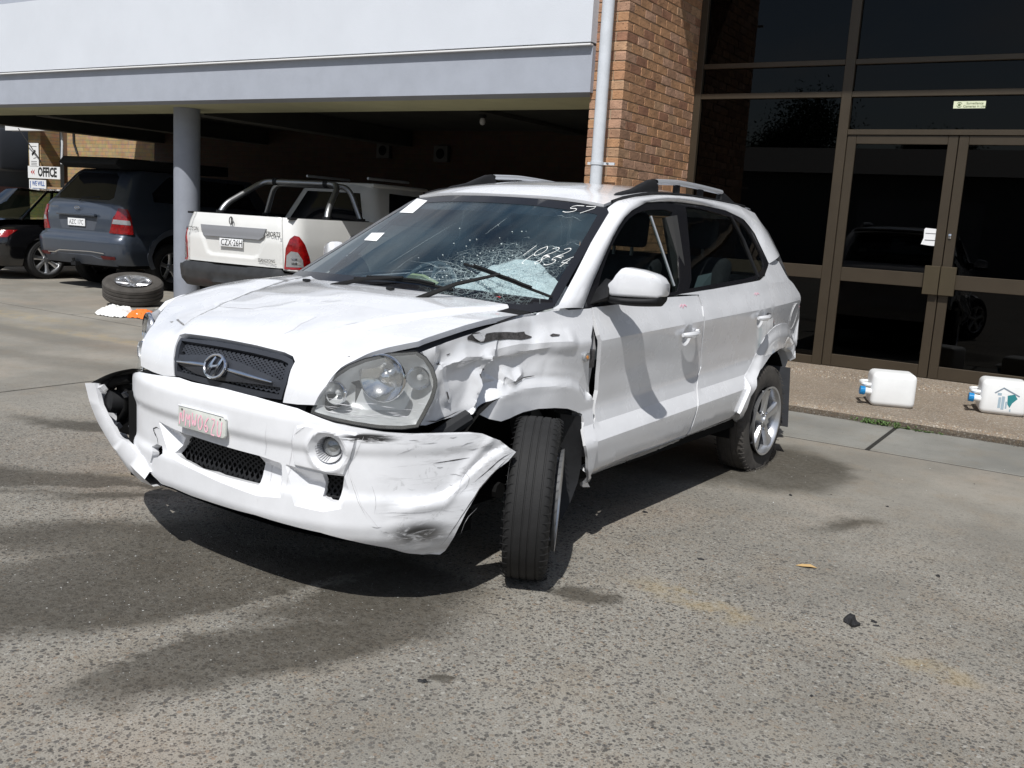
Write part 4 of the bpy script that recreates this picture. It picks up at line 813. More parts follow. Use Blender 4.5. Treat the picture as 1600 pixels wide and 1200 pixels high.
# inner idx: 0 base,6 top front,7.. ; outer: 0..4 windscreen edge, 5.. roof
inner2=inner[:18]; 
na,nb=len(inner2),len(outer)
pa,pb=ctrl(inner2,outer,[(0,0),(2,2),(6,5),(10,9),(13,11),(na-1,nb-3)],8)
for mir in (1,-1):
    m=MB(); K=7; V=[]
    for a,b in zip(pa,pb):
        mid=(a+b)/2; ctr=Vector((mid.x,0,mid.z-.55)); outw=(mid-Vector((mid.x-.0,0,mid.z-.25))); outw.normalize()
        for k in range(K):
            t_=k/(K-1); p=a.lerp(b,t_)+outw*(4*t_*(1-t_))*min(.022,(a-b).length*.16); V.append(Vector((p.x,p.y*mir,p.z)))
    n=len(pa); m.add(V,[(i*K+k,(i+1)*K+k,(i+1)*K+k+1,i*K+k+1) for i in range(n-1) for k in range(K-1)]); m.build('body_side_frame',paint,car,smooth=True,angle=60)
# --- roof, rails
ro=[]; 
for i in range(13): y=-.585+1.17*i/12; ro.append((S_wind(y,0)[0]*0+ -.05-1.85*(1.548-.03*(abs(y)/.58)**2.5-1.09)-.18*(y/.75)**2-.008,y))
ro+= [(-1.06,.588),(-1.5,.596),(-2.2,.596),(-2.72,.59)]+[(-2.86,.3),(-2.9,0),(-2.86,-.3)]+[(-2.72,-.59),(-2.2,-.596),(-1.5,-.596),(-1.06,-.588)]
sheet('roof',ro,SR,.05,paint,car,rim=.015,angle=60)
for s_ in (1,-1):
    m=MB(); m.tube([SR.P(x,.592*s_)+Vector((0,0,.001)) for x in [-1.02-.1*i for i in range(17)]],.008,5); m.build('roof_channel',plastic,car,smooth=True)
    rl=empty('x'); bpy.data.objects.remove(rl)
    # rail foot front, rail, rail foot rear
    def foot(pr,nm='rail_foot'):
        m=MB(); K=8; V=[]
        for (x,h,wd) in pr:
            b=SR.P(x,.535*s_); 
            for k in range(K): a=pi*k/(K-1); V.append(b+Vector((0,cos(a)*wd,sin(a)*h-.004)))
        m.add(V,[(i*K+k,i*K+k+1,(i+1)*K+k+1,(i+1)*K+k) for i in range(len(pr)-1) for k in range(K-1)]); return m.build(nm,plastic,car,smooth=True,angle=50)
    foot([(-1.12,.001,.004),(-1.17,.014,.022),(-1.30,.022,.026),(-1.38,.040,.026),(-1.47,.064,.024),(-1.53,.070,.022),(-1.555,.066,.02),(-1.56,.0,.0)])
    foot([(-2.62,.001,.004),(-2.55,.02,.022),(-2.44,.05,.024),(-2.37,.062,.022),(-2.36,.06,.02),(-2.35,0,0)])
    m=MB(); V=[]; K=8
    for i in range(14):
        x=-1.545-.83*i/13; b=SR.P(x,.535*s_)+Vector((0,0,.050+.006*sin(pi*i/13)))
        for k in range(K): a=2*pi*k/K; V.append(b+Vector((0,cos(a)*.021,sin(a)*.015)))
    m.add(V,[(i*K+k,i*K+(k+1)%K,(i+1)*K+(k+1)%K,(i+1)*K+k) for i in range(13) for k in range(K)]); m.build('roof_rail',satin,car,smooth=True)
    m=MB()
    for x in (-1.80,-2.1): b=SR.P(x,.535*s_); m.box(b.x-.03,b.x+.03,b.y-.008,b.y+.008,b.z-.01,b.z+.045)
    m.build('rail_stanchion',plastic,car,bevel=.003)
# --- windscreen
wc=[(y,1.548-.03*(abs(y)/.58)**2.5) for y in [-.60+.1*i for i in range(13)]]
wp=[(-.60,1.522)]+wc[1:-1]+[(.60,1.520),(.632,1.497),(.80,1.09),(.74,1.065),(.3,1.07),(0,1.072),(-.3,1.07),(-.74,1.065),(-.80,1.09),(-.632,1.497)]
gi=[(a,max(b,1.138-.02*(abs(a)/.75)**2)) for a,b in shrink(chaikin(wp,1),.035)]
# lower border rises with the curved foot of the glass
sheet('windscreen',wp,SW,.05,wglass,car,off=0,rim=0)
sheet('windscreen_border',wp,SW,.05,frit,car,holes=[gi],off=.0015,rim=.004)
ts=MB(); tb=[(-.56,1.50),(-.3,1.522),(0,1.53),(.3,1.522),(.56,1.50),(.53,1.465),(.25,1.47),(0,1.475),(-.25,1.47),(-.53,1.465)]
sheet('sun_band',tb,SW,.08,glass('sun band tint',(.45,.5,.62),1,0,1.5),car,off=-.004,rim=0)
st_=MB()
for k in ('sticker1','sticker2'):
    sheet('registration_sticker',DD(k),SW,.05,paper,car,off=-.003 if False else .002,rim=0)
# shattered zone: cracks are thin white fractures in the laminate
rr=random.Random(11); cm=MB(); cc=(.40,1.19)
def inW(p): return sdf(p,gi)>.004
for i in range(38):
    a=rr.uniform(0,2*pi); r0=rr.uniform(.02,.12); r1=r0+rr.uniform(.06,.22)*(1 if rr.random()<.8 else 1.7); L_=[]
    for k in range(7):
        r=r0+(r1-r0)*k/6; a+=rr.uniform(-.06,.06); p=(cc[0]+r*cos(a)*1.15,cc[1]+r*sin(a)*.62)
        if inW(p): L_.append(p)
    if len(L_)>2: ribbon(cm,SW,L_,rr.uniform(.0005,.0009),.0025,True)
for i in range(110):
    r=abs(rr.gauss(.0,.15))+.05; a=rr.uniform(0,2*pi); da=rr.uniform(.1,.5); L_=[]
    for k in range(6):
        b_=a+da*k/5; q=r*(1+rr.uniform(-.04,.04)); p=(cc[0]+q*cos(b_)*1.15,cc[1]+q*sin(b_)*.62)
        if inW(p): L_.append(p)
    if len(L_)>2: ribbon(cm,SW,L_,rr.uniform(.0004,.0008),.0025,True)
for L_ in ([(-.05,1.40),(-.10,1.28),(-.14,1.17)],[(.20,1.45),(.19,1.36)],[(.62,1.17),(.70,1.14),(.74,1.10)],[(.55,1.19),(.66,1.18),(.72,1.15)]): ribbon(cm,SW,chaikin(L_,1,False),.0011,.0025,True)
crk=mat('glass fracture',(.42,.50,.51),.5); cm.build('crack_lines',crk,car)
def shatter_mat():
    m=bpy.data.materials.new('crazed glass'); m.use_nodes=True; t=m.node_tree; t.nodes.clear(); N=t.nodes.new; K=t.links.new
    g=N('ShaderNodeTexCoord'); P=g.outputs['Object']; c0=SW.P(.47,1.20)
    n=N('ShaderNodeTexNoise'); n.inputs['Scale'].default_value=14; n.inputs['Detail'].default_value=4; K(P,n.inputs['Vector']); sc_=N('ShaderNodeVectorMath'); sc_.operation='SCALE'; sc_.inputs['Scale'].default_value=.05; K(n.outputs['Color'],sc_.inputs[0]); ad=N('ShaderNodeVectorMath'); K(P,ad.inputs[0]); K(sc_.outputs[0],ad.inputs[1])
    def lines(s,w):
        v=N('ShaderNodeTexVoronoi'); v.feature='DISTANCE_TO_EDGE'; v.inputs['Scale'].default_value=s; K(ad.outputs[0],v.inputs['Vector']); q=N('ShaderNodeMapRange'); q.inputs['From Min'].default_value=0; q.inputs['From Max'].default_value=w; q.inputs['To Min'].default_value=1; q.inputs['To Max'].default_value=0; K(v.outputs['Distance'],q.inputs[0]); return q.outputs[0]
    mp=N('ShaderNodeMapping'); mp.vector_type='TEXTURE'; mp.inputs['Location'].default_value=c0; mp.inputs['Scale'].default_value=(.40,.36,.22); K(ad.outputs[0],mp.inputs[0]); l=N('ShaderNodeVectorMath'); l.operation='LENGTH'; K(mp.outputs[0],l.inputs[0])
    fo=N('ShaderNodeMapRange'); fo.inputs['From Min'].default_value=.15; fo.inputs['From Max'].default_value=1.0; fo.inputs['To Min'].default_value=.85; fo.inputs['To Max'].default_value=0; K(l.outputs['Value'],fo.inputs[0])
    mx=N('ShaderNodeMath'); mx.operation='MAXIMUM'; K(lines(22,.045),mx.inputs[0]); K(lines(55,.06),mx.inputs[1]); mu=N('ShaderNodeMath'); mu.operation='MULTIPLY'; K(mx.outputs[0],mu.inputs[0]); K(fo.outputs[0],mu.inputs[1])
    tr=N('ShaderNodeBsdfTransparent'); d=N('ShaderNodeBsdfDiffuse'); d.inputs[0].default_value=(.36,.45,.46,1); ms=N('ShaderNodeMixShader'); o=N('ShaderNodeOutputMaterial'); K(mu.outputs[0],ms.inputs[0]); K(tr.outputs[0],ms.inputs[1]); K(d.outputs[0],ms.inputs[2]); K(ms.outputs[0],o.inputs[0]); return m
ell=[(.44+.44*cos(a*pi/16),1.20+.22*sin(a*pi/16)) for a in range(32)]; ell=[(min(.70,p[0]),max(1.092,p[1])) for p in ell]
sheet('shattered_zone',ell,SW,.04,shatter_mat(),car,off=.002,rim=0)
gl_=MB()
for i in range(150):
    r=abs(rr.gauss(.12,.14)); a=rr.uniform(0,2*pi); p=(cc[0]+r*cos(a)*1.3,cc[1]+r*sin(a)*.75); s_=rr.uniform(.0008,.0022)
    if inW(p): q=SW.at(p[0],p[1],.003); gl_.box(q.x-s_,q.x+s_,q.y-s_*rr.uniform(.5,2),q.y+s_,q.z-s_,q.z+s_)
gl_.build('glass_granules',mat('glass granules',(.7,.78,.78),.3),car)
wt=MB(); L57=L['t57']; write(wt,SW,'57',(L57[0][0]-.005,L57[0][1]-.012),(.066,.0),(.012,.036),.0026,.0025,1.0)
A_=L['t1022']; write(wt,SW,'1022',(A_[0][0],A_[0][1]-.016),(.040,.0),(.010,.045),.0024); A_=L['t854']; write(wt,SW,'L854',(A_[0][0]-.01,A_[0][1]-.016),(.040,.0),(.010,.042),.0024)
wt.build('chalk_numbers',chalk,car)
# wipers and cowl
cw=MB(); cwp=[(y,) for y in ()]
ys_=[-.74+1.48*i/16 for i in range(17)]
V=[];
for y in ys_:
    a=SH.P(y,HL[-1]-.17-.10*(y/.75)**2*0)+Vector((0,0,-.018)); b=SW.P(y,1.075 if abs(y)<.7 else 1.068)+Vector((.0,0,.002)); a=Vector((b.x+.20,y,a.z if False else b.z-.035)); V+= [b,(b+a)/2+Vector((0,0,.004)),a]
cw.add(V,[(3*i+k,3*i+k+1,3*i+k+4,3*i+k+3) for i in range(16) for k in range(2)]); cw.build('cowl_grille',wipm,car,smooth=True)
def wiper(L_,arm0,arm1,lift):
    o=MB(); n=len(L_); P=[SW.at(u,v,.012+lift*math.sin(pi*i/(n-1))) for i,(u,v) in enumerate(resample(L_,.05,False)) for n in [len(resample(L_,.05,False))]]
    o.tube(P,.006,6); P2=[p+SW.n(0,1.3)*.012 for p in P[2:-2]]; o.tube(P2,.005,6)
    M_=(P[len(P)//2]+SW.n(0,1.3)*.018); o.tube([Vector(arm0),(Vector(arm0)+M_)/2+Vector((.015,0,.012)),M_],[.012,.009,.006],6)
    return o.build('wiper',wipm,car,smooth=True)
wiper([(u,v-.012) for u,v in L['wiperA']],(-.02,-.26,1.092),0,.0)
wiper([(u,v) for u,v in L['wiperB']],(.03,.30,1.085),0,.035)
# --- bonnet
hcL=[resample(L['hc%d'%i],.04,False) for i in range(5)]
def hdisp(u,v):
    d=0
    for i,l in enumerate(hcL): d+=(-.0028 if i!=4 else .003)*math.exp(-(segdist((u,v),l)/.035)**2)
    # raised centre with shoulder creases running back from the grille corners
    e=.36+.28*sstep(.25,1.3,v); d+=.016*sstep(e+.022,e-.022,abs(u-.02))*sstep(.22,.4,v)
    d+=.003*noise.noise(Vector((u*2.2,v*2.2,7)))+.0008*noise.noise(Vector((u*6,v*5,1)))+.035*sstep(-.45,-.75,u)*sstep(.2,.5,v)
    d+=.010*sstep(.45,.75,u)*sstep(.15,.4,v)*sstep(1.15,.8,v)       # left edge sprung up
    return d
ho=DD('hood')
# right edge mirrored from the measured left edge
left=[p for p in ho[:16]]; rightedge=[(-p[0]+.02,p[1]) for p in reversed(ho[0:9])]
front=[p for p in ho[13:]]
hood_poly=ho[:14]+ho[14:28]+[(-.395,.075),(-.50,.085),(-.515,.13),(-.545,.20),(-.575,.28),(-.64,.36),(-.70,.43),(-.75,.50),(-.79,.62),(-.805,.75),(-.81,.9),(-.80,1.05),(-.785,1.165)]
rear=[p for p in reversed(DD('hoodrear'))]; hood_poly=[p for p in hood_poly if p[1]<1.19]
HLm=HL[-1]
hood_poly=hood_poly[:]+[(-.6,1.175),(-.3,1.185),(0,1.19),(.3,1.186),(.6,1.176)]
hood=sheet('bonnet',hood_poly,SH,.020,paint,car,disp=hdisp,rim=.022,angle=50,breaks=[[(.02+k*(.36+.28*sstep(.25,1.3,v)+w_),v) for v in [.22+.05*i for i in range(20)]] for k in (1,-1) for w_ in (-.02,.02)])
hm=MB()
for i,l in enumerate(hcL[:4]): ribbon(hm,SH,l,.005,.0012,True,hdisp)
hm.build('crease_lines',faintg,car)  # faint grey strokes along the bonnet's crease lines
for k in ('hm1','hm2'): sheet('paint_chip',DD(k),SH,.01,scuff,car,off=.001,disp=hdisp,rim=0)
for px_ in ((-.45,1.055),(.105,1.055)):
    b=SH.at(px_[0],px_[1],.024); MB().box(-.012,.014,-.016,.016,-.006,.007).build('washer_jet',plastic,car,bevel=.004,loc=b)
# --- grille
gr=DD('grille'); gtop=shrink(gr,.001)
sheet('grille_frame',gtop,SH,.02,gplastic,car,holes=[shrink(gr,.022)],off=-.002,rim=.03)
gin=shrink(gr,.020)
sheet('grille_back',gin,SH,.04,deepblack,car,off=-.045,rim=0)
ms=MB(); 
for k in range(-34,40):
    for sg in (1,-1):
        L_=[]
        for j in range(15):
            v=.06+.2*j/14; u=.02+k*.026+sg*(v-.15)*1.7
            if inside((u,v),gin): L_.append((u,v))
            else:
                if len(L_)>1: ribbon(ms,SH,L_,.0075,-.018,step=.03)
                L_=[]
        if len(L_)>1: ribbon(ms,SH,L_,.0075,-.018,step=.03)
ms.build('grille_mesh',gplastic,car)
bd=[(-.33,.165),(-.2,.172),(-.1,.186),(.03,.196),(.15,.186),(.27,.168),(.385,.150),(.38,.128),(.27,.122),(.15,.113),(.03,.10),(-.1,.108),(-.2,.128),(-.33,.145)]
bd=[(u-.01,v) for u,v in bd]; sheet('grille_bar',bd,SH,.02,gplastic,car,off=-.006,disp=lambda u,v:.010*sstep(0,.03,sdf((u,v),bd)),rim=.02)
cb=MB()
for sgn,x0,x1 in ((1,.085,.322),(-1,-.045,-.228)):
    cb=MB()
    cb.tube([SH.at(x0+(x1-x0)*k/6,.150-.010*k/6,.004+.003*sin(pi*k/6)) for k in range(7)],[.006,.0065,.0065,.006,.005,.0045,.003],8)
    cb.build('grille_chrome_strip',chrome,car,smooth=True)
bc=SH.at(.022,.151,.010); bn=SH.n(.022,.151); M=frame(bc,(0,1,0),(bn.cross(Vector((0,1,0)))))
bg_=MB(); K=28
bg_.tube([M@Vector((.058*cos(2*pi*k/K),.044*sin(2*pi*k/K),.006)) for k in range(K+1)],.0055,8,False)
bg_.build('badge_ring',chrome,car,smooth=True)
bh=MB()
bh.tube([M@Vector((-.022-.012,-.036,.004)),M@Vector((-.024,-.005,.008)),M@Vector((-.008,.036,.005))],[.008,.0085,.006],6)
bh.tube([M@Vector((.008,-.036,.004)),M@Vector((.024,.005,.008)),M@Vector((.034,.036,.005))],[.006,.0085,.008],6)
bh.tube([M@Vector((-.026,-.006,.007)),M@Vector((0,.0,.009)),M@Vector((.026,.006,.007))],[.007,.006,.007],6)
bh.build('badge_letter',chrome,car,smooth=True); bk=MB(); bk.add([M@Vector((.066*cos(2*pi*k/24),.050*sin(2*pi*k/24),0)) for k in range(24)],[tuple(range(24))]); bk.build('badge_plate',gplastic,car)
# --- front bumper
bp=DD('bump'); it=DD('intake'); fs=DD('fogside_'); fc0=DD('fog')[0]; bho=DD('bhole'); fogh=[(fc0[0]+.047*cos(a*pi/9),fc0[1]+.050*sin(a*pi/9)) for a in range(18)]
pocket=[(-.40,.60),(.36,.585),(.355,.435),(.30,.425),(-.25,.425),(-.40,.46)]
pod=[(.405,.72),(.50,.72),(.70,.665),(.69,.60),(.655,.545),(.52,.555),(.41,.60)]
wedge=[(.43,.575),(.52,.55),(.665,.535),(.67,.44),(.62,.415),(.46,.42),(.42,.45)]
pocket=L['pocketpx']; wedge=L['wedgepx']; pod=L['podpx']; lc=L['sidechar']; sc_in=[(u,v) for u,v in lc]
LOWL=[(.8,.43),(.95,.437),(1.02,.448),(1.06,.47),(1.12,.52),(1.2,.58),(1.3,.625),(1.42,.66)]
def bdisp(u,v):
    d=0
    if -.5<u<.5: d-=.045*max(0,min(1,sdf((u,v),pocket)/.038))
    if .3<u<.75:
        d+=.011*sstep(.0,.010,sdf((u,v),pod)); d-=.045*max(0,min(1,sdf((u,v),wedge)/.045))
        r=hypot(u-fc0[0],v-fc0[1]); d-=.018*sstep(.068,.045,r); d+=.006*math.exp(-((r-.072)/.010)**2)
    pass
    if u>.78: 
        q=segdist((u,v),sc_in); low=sstep(.014,-.014,v-pw(u,LOWL))
        d+=(.014*low+.006*math.exp(-(q/.018)**2))*sstep(.80,.9,u)
        d+=.004*noise.noise(Vector((u*7,v*7,2)))*sstep(.85,1.1,u)-.012*math.exp(-((u-.93)/.05)**2-((v-.30)/.04)**2)
    d+=.001*noise.noise(Vector((u*3.1,v*4,5)))
    return d
bump=sheet('front_bumper',bp,SB,.0078,paint_scr,car,holes=[it,fs,fogh,bho],disp=bdisp,rim=.03,angle=24,breaks=[l+l[:1] for l in (pocket,shrink(pocket,.038),wedge,shrink(wedge,.040),pod,shrink(pod,.010))]+[LOWL,[(a,b-.014) for a,b in LOWL],[(a,b+.014) for a,b in LOWL]])
def meshpart(poly,S,off,pitch,name,wd=.006):
    q=MB(); xs_=[p[0] for p in poly]; zs_=[p[1] for p in poly]; big=shrink(poly,-.006)
    k=min(xs_)-.3
    while k<max(xs_)+.3:
        for sg in (1,-1):
            L_=[]
            for j in range(17):
                v=min(zs_)-.01+(max(zs_)-min(zs_)+.02)*j/16; u=k+sg*(v-min(zs_))*1.6
                if inside((u,v),big): L_.append((u,v))
            if len(L_)>1: ribbon(q,S,L_,wd,off,step=.02)
        k+=pitch
    return q.build(name,plastic,car)
meshpart(it,SB,-.066,.030,'intake_mesh'); meshpart(fs,SB,-.066,.026,'side_intake_mesh')
for pl in (it,fs): sheet('intake_back',shrink(pl,-.05),SB,.06,deepblack,car,off=-.10,rim=0)
# fog lamp
fN=SB.n(*fc0); fP=SB.at(fc0[0],fc0[1],-.02); FM=frame(fP,Vector((0,0,1)).cross(fN),(0,0,1))@Matrix.Rotation(pi/2,4,'X')
fl=MB(); fl.lathe([(.018,.050),(.0,.046),(-.03,.036)],28,FM); fl.build('fog_lamp_bezel',paint_scr,car,smooth=True)
fr_=MB()
for k in range(16):
    a=pi*.55+pi*.9*k/15; c_,s_=cos(a),sin(a); fr_.tube([FM@Vector((c_*.049,.016,s_*.049)),FM@Vector((c_*.034,-.026,s_*.034))],.0016,4)
fr_.build('bezel_ribs',mat('grey rib',(.3,.3,.31),.5),car)
MB().lathe([(-.028,.036),(-.016,.032),(-.008,.02),(-.005,.0)],24,FM).build('fog_lamp_lens',mat('fog lens',(.30,.31,.31),.08,metal=.4,coat=1,var=.4,vscale=60),car,smooth=True)
# number plate
pn=SB.n(0,.615); pb0=SB.at(.008,.628,.006); PM=frame(pb0,(0,1,0),(-.05,0,1)); 
pm=MB(); pm.prism([(-.142,-.040),(.128,-.040),(.142,-.028),(.142,.030),(.130,.040),(-.142,.040),(-.142,-.030)],'y',-.004,.006)
m_=pm.build('number_plate',mat('dirty plate',(.62,.64,.60),.5,var=.25,vscale=14),car,bevel=.002); m_.matrix_local=PM@Matrix.Rotation(pi/2,4,'X')
PS=Srf(lambda u,v:tuple(PM@Vector((u,v,.0066)))); wq=MB(); write(wq,PS,'NMW06ZU',(-.132,-.030),(.030,-.001),(.002,.058),.006,.0008,1.25); wq.build('plate_writing',pinkpen,car)
pe=MB(); pe.tube([PM@Vector((x,y,.006)) for x,y in ((-.142,.041),(0,.042),(.130,.041),(.143,.032))],.003,6); pe.build('plate_top_edge',paint,car,smooth=True)
for x in (-.118,.112): pe=MB(); pe.tube([PM@Vector((x,.028,.004)),PM@Vector((x,.028,.008))],.004,8); pe.build('plate_screw',bare,car)
# scratches and scuffs on the bumper
for k,mm in (): sheet('scuff_mark',DD(k),SB,.012,mm,car,off=.0014,disp=bdisp,rim=0)
m1=MB(); m2=MB()
for i in (0,1,5,6,7,9,10,11,12,13,15): 
    tgt=m1 if i in (0,7,6) else m2; l=L['bc%d'%i]; ribbon(tgt,SB,chaikin(l,1,False),.0035 if tgt is m1 else .0018,.0012,True,bdisp,.015)
rq=random.Random(3)
for i in range(26):
    u=rq.uniform(.74,1.32); v=rq.uniform(.27,.66); 
    if not inside((u,v),bp): continue
    ln=rq.uniform(.01,.07); an=rq.gauss(.1,.25); l=[(u,v),(u+ln*.5,v+ln*.5*an+rq.uniform(-.004,.004)),(u+ln,v+ln*an)]
    if all(inside(p,bp) for p in l): ribbon(m2,SB,l,rq.uniform(.0012,.003),.0012,True,bdisp,.015)
for i in range(14):
    t_=rq.random(); u=1.03+.33*t_; v=.30+.30*t_+rq.uniform(-.035,.035); l=[(u,v),(u+.03,v+.028),(u+.06,v+.055)]
    if all(inside(p,bp) for p in l): ribbon(m1 if rq.random()<.4 else m2,SB,l,rq.uniform(.002,.006),.0012,True,bdisp,.015)
m1.build('deep_scratches',bare,car); m2.build('light_scratches',scuffg,car)
m3=MB(); 
for l in (L['rib'],L['rib2']): ribbon(m3,SB,l,.0028,.001,True,bdisp)
ribbon(m3,SB,[(.72,.67),(.69,.60),(.66,.55)],.003,.001,True,bdisp); ribbon(m3,SB,[(.67,.54),(.72,.42),(.80,.32)],.002,.001,True,bdisp); m3.build('rib_lines',faintg,car)  # faint grey strokes along the bumper's rib and pod edges
# crack running down the right end of the bumper
m4=MB(); ribbon(m4,SB,DD('bcrack'),.006,.0015,True,bdisp,.012); m4.build('crack',deepblack,car)
# liner strip under bumper and black chin
ch=MB(); V=[]
for i in range(25):
    s_=-.62+1.5*i/24; p=SB.P(s_,.24)+Vector((-.03,0,.02)); V+=[p,p+Vector((-.10,0,-.015)),p+Vector((-.3,0,.03))]
ch.add(V,[(3*i+k,3*i+k+1,3*i+k+4,3*i+k+3) for i in range(24) for k in range(2)]); ch.build('chin_tray',plastic,car,smooth=True)
# broken right end of the bumper hanging off, with the bare bracket and fog lamp behind
WR=lambda L_: [Vector(p) for p in L_]
oe=WR([(0.74,-0.985,0.608),(0.72,-0.986,0.525),(0.71,-0.933,0.424),(0.74,-0.775,0.342),(0.78,-0.616,0.300),(0.825,-0.45,0.290),(0.85,-0.33,0.30)])
ie=WR([(0.76,-0.895,0.633),(0.75,-0.880,0.548),(0.76,-0.805,0.485),(0.78,-0.675,0.425),(0.805,-0.56,0.425),(0.83,-0.45,0.40),(0.852,-0.35,0.36)])
oa=pathpts(oe,22); ib=pathpts(ie,22); bb=MB(); V=[]
for i,(a,b) in enumerate(zip(oa,ib)):
    jag=Vector((0,0,rq.uniform(-.007,.007))); V+=[a+Vector((-.10,-.005,-.01)),a,(a+b)/2+Vector((.022,-.012,0)),b+jag,b+jag+Vector((-.02,.0,-.004))]
bb.add(V,[(5*i+k,5*i+k+1,5*i+k+6,5*i+k+5) for i in range(21) for k in range(4)]); o_=bb.build('broken_bumper_end',paint_scr,car,smooth=True,angle=45); o_['label']='torn hanging right end of the bumper'
tp=MB(); V=[]
for i in range(9):
    t_=i/8; p=Vector((.735,-.975,.612)).lerp(Vector((.79,-.56,.742)),t_)+Vector((.0,0,.012*sin(pi*t_))); V+=[p,p+Vector((-.05,.0,-.006)),p+Vector((-.05,0,-.03))]
tp.add(V,[(3*i+k,3*i+k+1,3*i+k+4,3*i+k+3) for i in range(8) for k in range(2)]); tp.build('torn_top_edge',plastic,car,smooth=True)
bk=MB(); bk.box(.38,.67,-.88,-.50,.40,.67); bk.box(.45,.775,-.62,-.38,.34,.64); bk.box(.52,.69,-.80,-.60,.60,.635); bk.tube([(.66,-.95,.585),(.70,-.83,.64),(.73,-.66,.68)],.022,8); bk.tube([(.67,-.84,.46),(.69,-.76,.53),(.71,-.72,.62)],.018,7); bk.tube([(.66,-.60,.47),(.69,-.62,.60)],.015,6)
bk.build('exposed_bracket',deepblack,car,bevel=.01)
fb=MB(); fb.lathe([(0,.055),(.05,.05),(.06,.035),(.062,0)],18,Matrix.Translation((.66,-.86,.54))@Matrix.Rotation(-pi/2-.25,4,'Z')@Matrix.Rotation(.1,4,'X')); fb.build('exposed_fog_lamp',plastic,car,smooth=True)
for (x,y,z,s_) in ((.73,-.88,.60,.012),(.73,-.90,.50,.010),(.72,-.78,.45,.010),(.72,-.72,.60,.009),(.73,-.66,.47,.008),(.72,-.82,.42,.007)): b=MB(); b.box(-s_,s_,-s_*1.5,s_,-s_,s_*1.4); b.build('torn_clip',paint_scr if s_>.010 else gplastic,car,loc=(x,y,z),rot=(.3,.5,.2))
# --- left front wing, crumpled
fdp=DD('fender'); fA=L['foldA']; fB=L['foldB']; vA=L['valA']; vB=L['valB']; fC=L['foldC']; fDl=L['foldD']; fE=L['foldE']; vD=L['valD']; ar_=L['arch']
def side_of(p,l):
    bi=0;bd_=9
    for i in range(len(l)-1):
        d=segdist(p,l[i:i+2]); 
        if d<bd_: bd_=d;bi=i
    a,b=l[bi],l[bi+1]; return bd_*(1 if (b[0]-a[0])*(p[1]-a[1])-(b[1]-a[1])*(p[0]-a[0])>0 else -1)
def vor2(u,v,sc_):
    dd,_p=noise.voronoi(Vector((u*sc_,v*sc_,.5))); return dd[1]-dd[0]
def fdisp(u,v):
    p=(u,v); q=sstep(-.42,-.15,u); d=0; s0=side_of(p,ar_); q*=(.35 if s0*arS>0 else 1)
    s=side_of(p,fA); sgn=-s if fA[0][1]>fA[-1][1] else s
    d+=.026*max(0,1-abs(s)/.05)**1.3
    d-=.022*math.exp(-((abs(s)-.06)/.04)**2)*(1 if s*fAs>0 else .1)
    d+=.013*max(0,1-segdist(p,fB)/.06)**1.2
    d-=.022*math.exp(-(segdist(p,vA)/.045)**2)
    d-=.014*math.exp(-(segdist(p,vB)/.05)**2)
    d-=.022*max(0,1-segdist(p,vD)/.05)
    d+=.014*max(0,1-segdist(p,fC)/.03)-.010*math.exp(-(segdist(p,fC)/.06)**2)
    d+=.016*max(0,1-segdist(p,fDl)/.03)
    d+=.012*max(0,1-segdist(p,fE)/.035)
    s=side_of(p,ar_); below=s*arS>0
    d+=.026*(sstep(0,.05,abs(s)) if below else 0)+.004*math.exp(-(s/.02)**2)
    d+=(.009*vor2(u,v,4.5)-.004+.004*noise.noise(Vector((u*8,v*8,4)))+.0012*noise.noise(Vector((u*24,v*20,4))))*q
    d-=.032*sstep(.985,.86,v)*sstep(-.30,.0,u)
    d+=.012*sstep(.30,.5,u)*sstep(.95,.75,v)
    return d-.004
mA=fA[len(fA)//2]; fAs=1 if side_of((mA[0]-.03,mA[1]),fA)>0 else -1   # rearward of the fold
ma=ar_[len(ar_)//2]; arS=1 if side_of((ma[0],ma[1]-.03),ar_)>0 else -1
wing=sheet('front_wing',shrink(fdp,.001),SS,.0105,paint,car,disp=fdisp,rim=.014,angle=17,breaks=[fA,fB,fC,fDl,fE,ar_,vD]); wing['label']='crumpled front wing with scraped shoulder'
sheet('bare_metal_scrape',DD('scr1'),SS,.012,bare,car,off=.0022,disp=fdisp,rim=0); sheet('lifted_paint',DD('scr1w'),SS,.012,paint_scr,car,off=.006,disp=fdisp,rim=.001)
for k in ('scr2','scr3','scr4','scr5','scr6'): sheet('paint_chip',DD(k),SS,.008,bare,car,off=.0022,disp=fdisp,rim=0)
ep=MB()
for l in ([(.46,.70),(.40,.69),(.33,.70),(.27,.715)],[(.02,.80),(-.05,.815),(-.12,.82)]): ribbon(ep,SS,l,.005,.004,True,fdisp)
ep.build('edge_scratch',bare,car)
for k in range(3): pass
# right front wing
sheet('front_wing',[( .46,.74),(.50,.86),(.53,.955),(.50,.99),(.42,1.015),(.25,1.035),(0,1.05),(-.22,1.055),(-.43,1.08),(-.55,1.05),(-.57,.6),(-.60,.33),(-.43,.33),(-.40,.52),(-.33,.66),(-.2,.76),(-.02,.80),(.16,.77),(.30,.69)],SM,.04,paint,car,rim=.02)
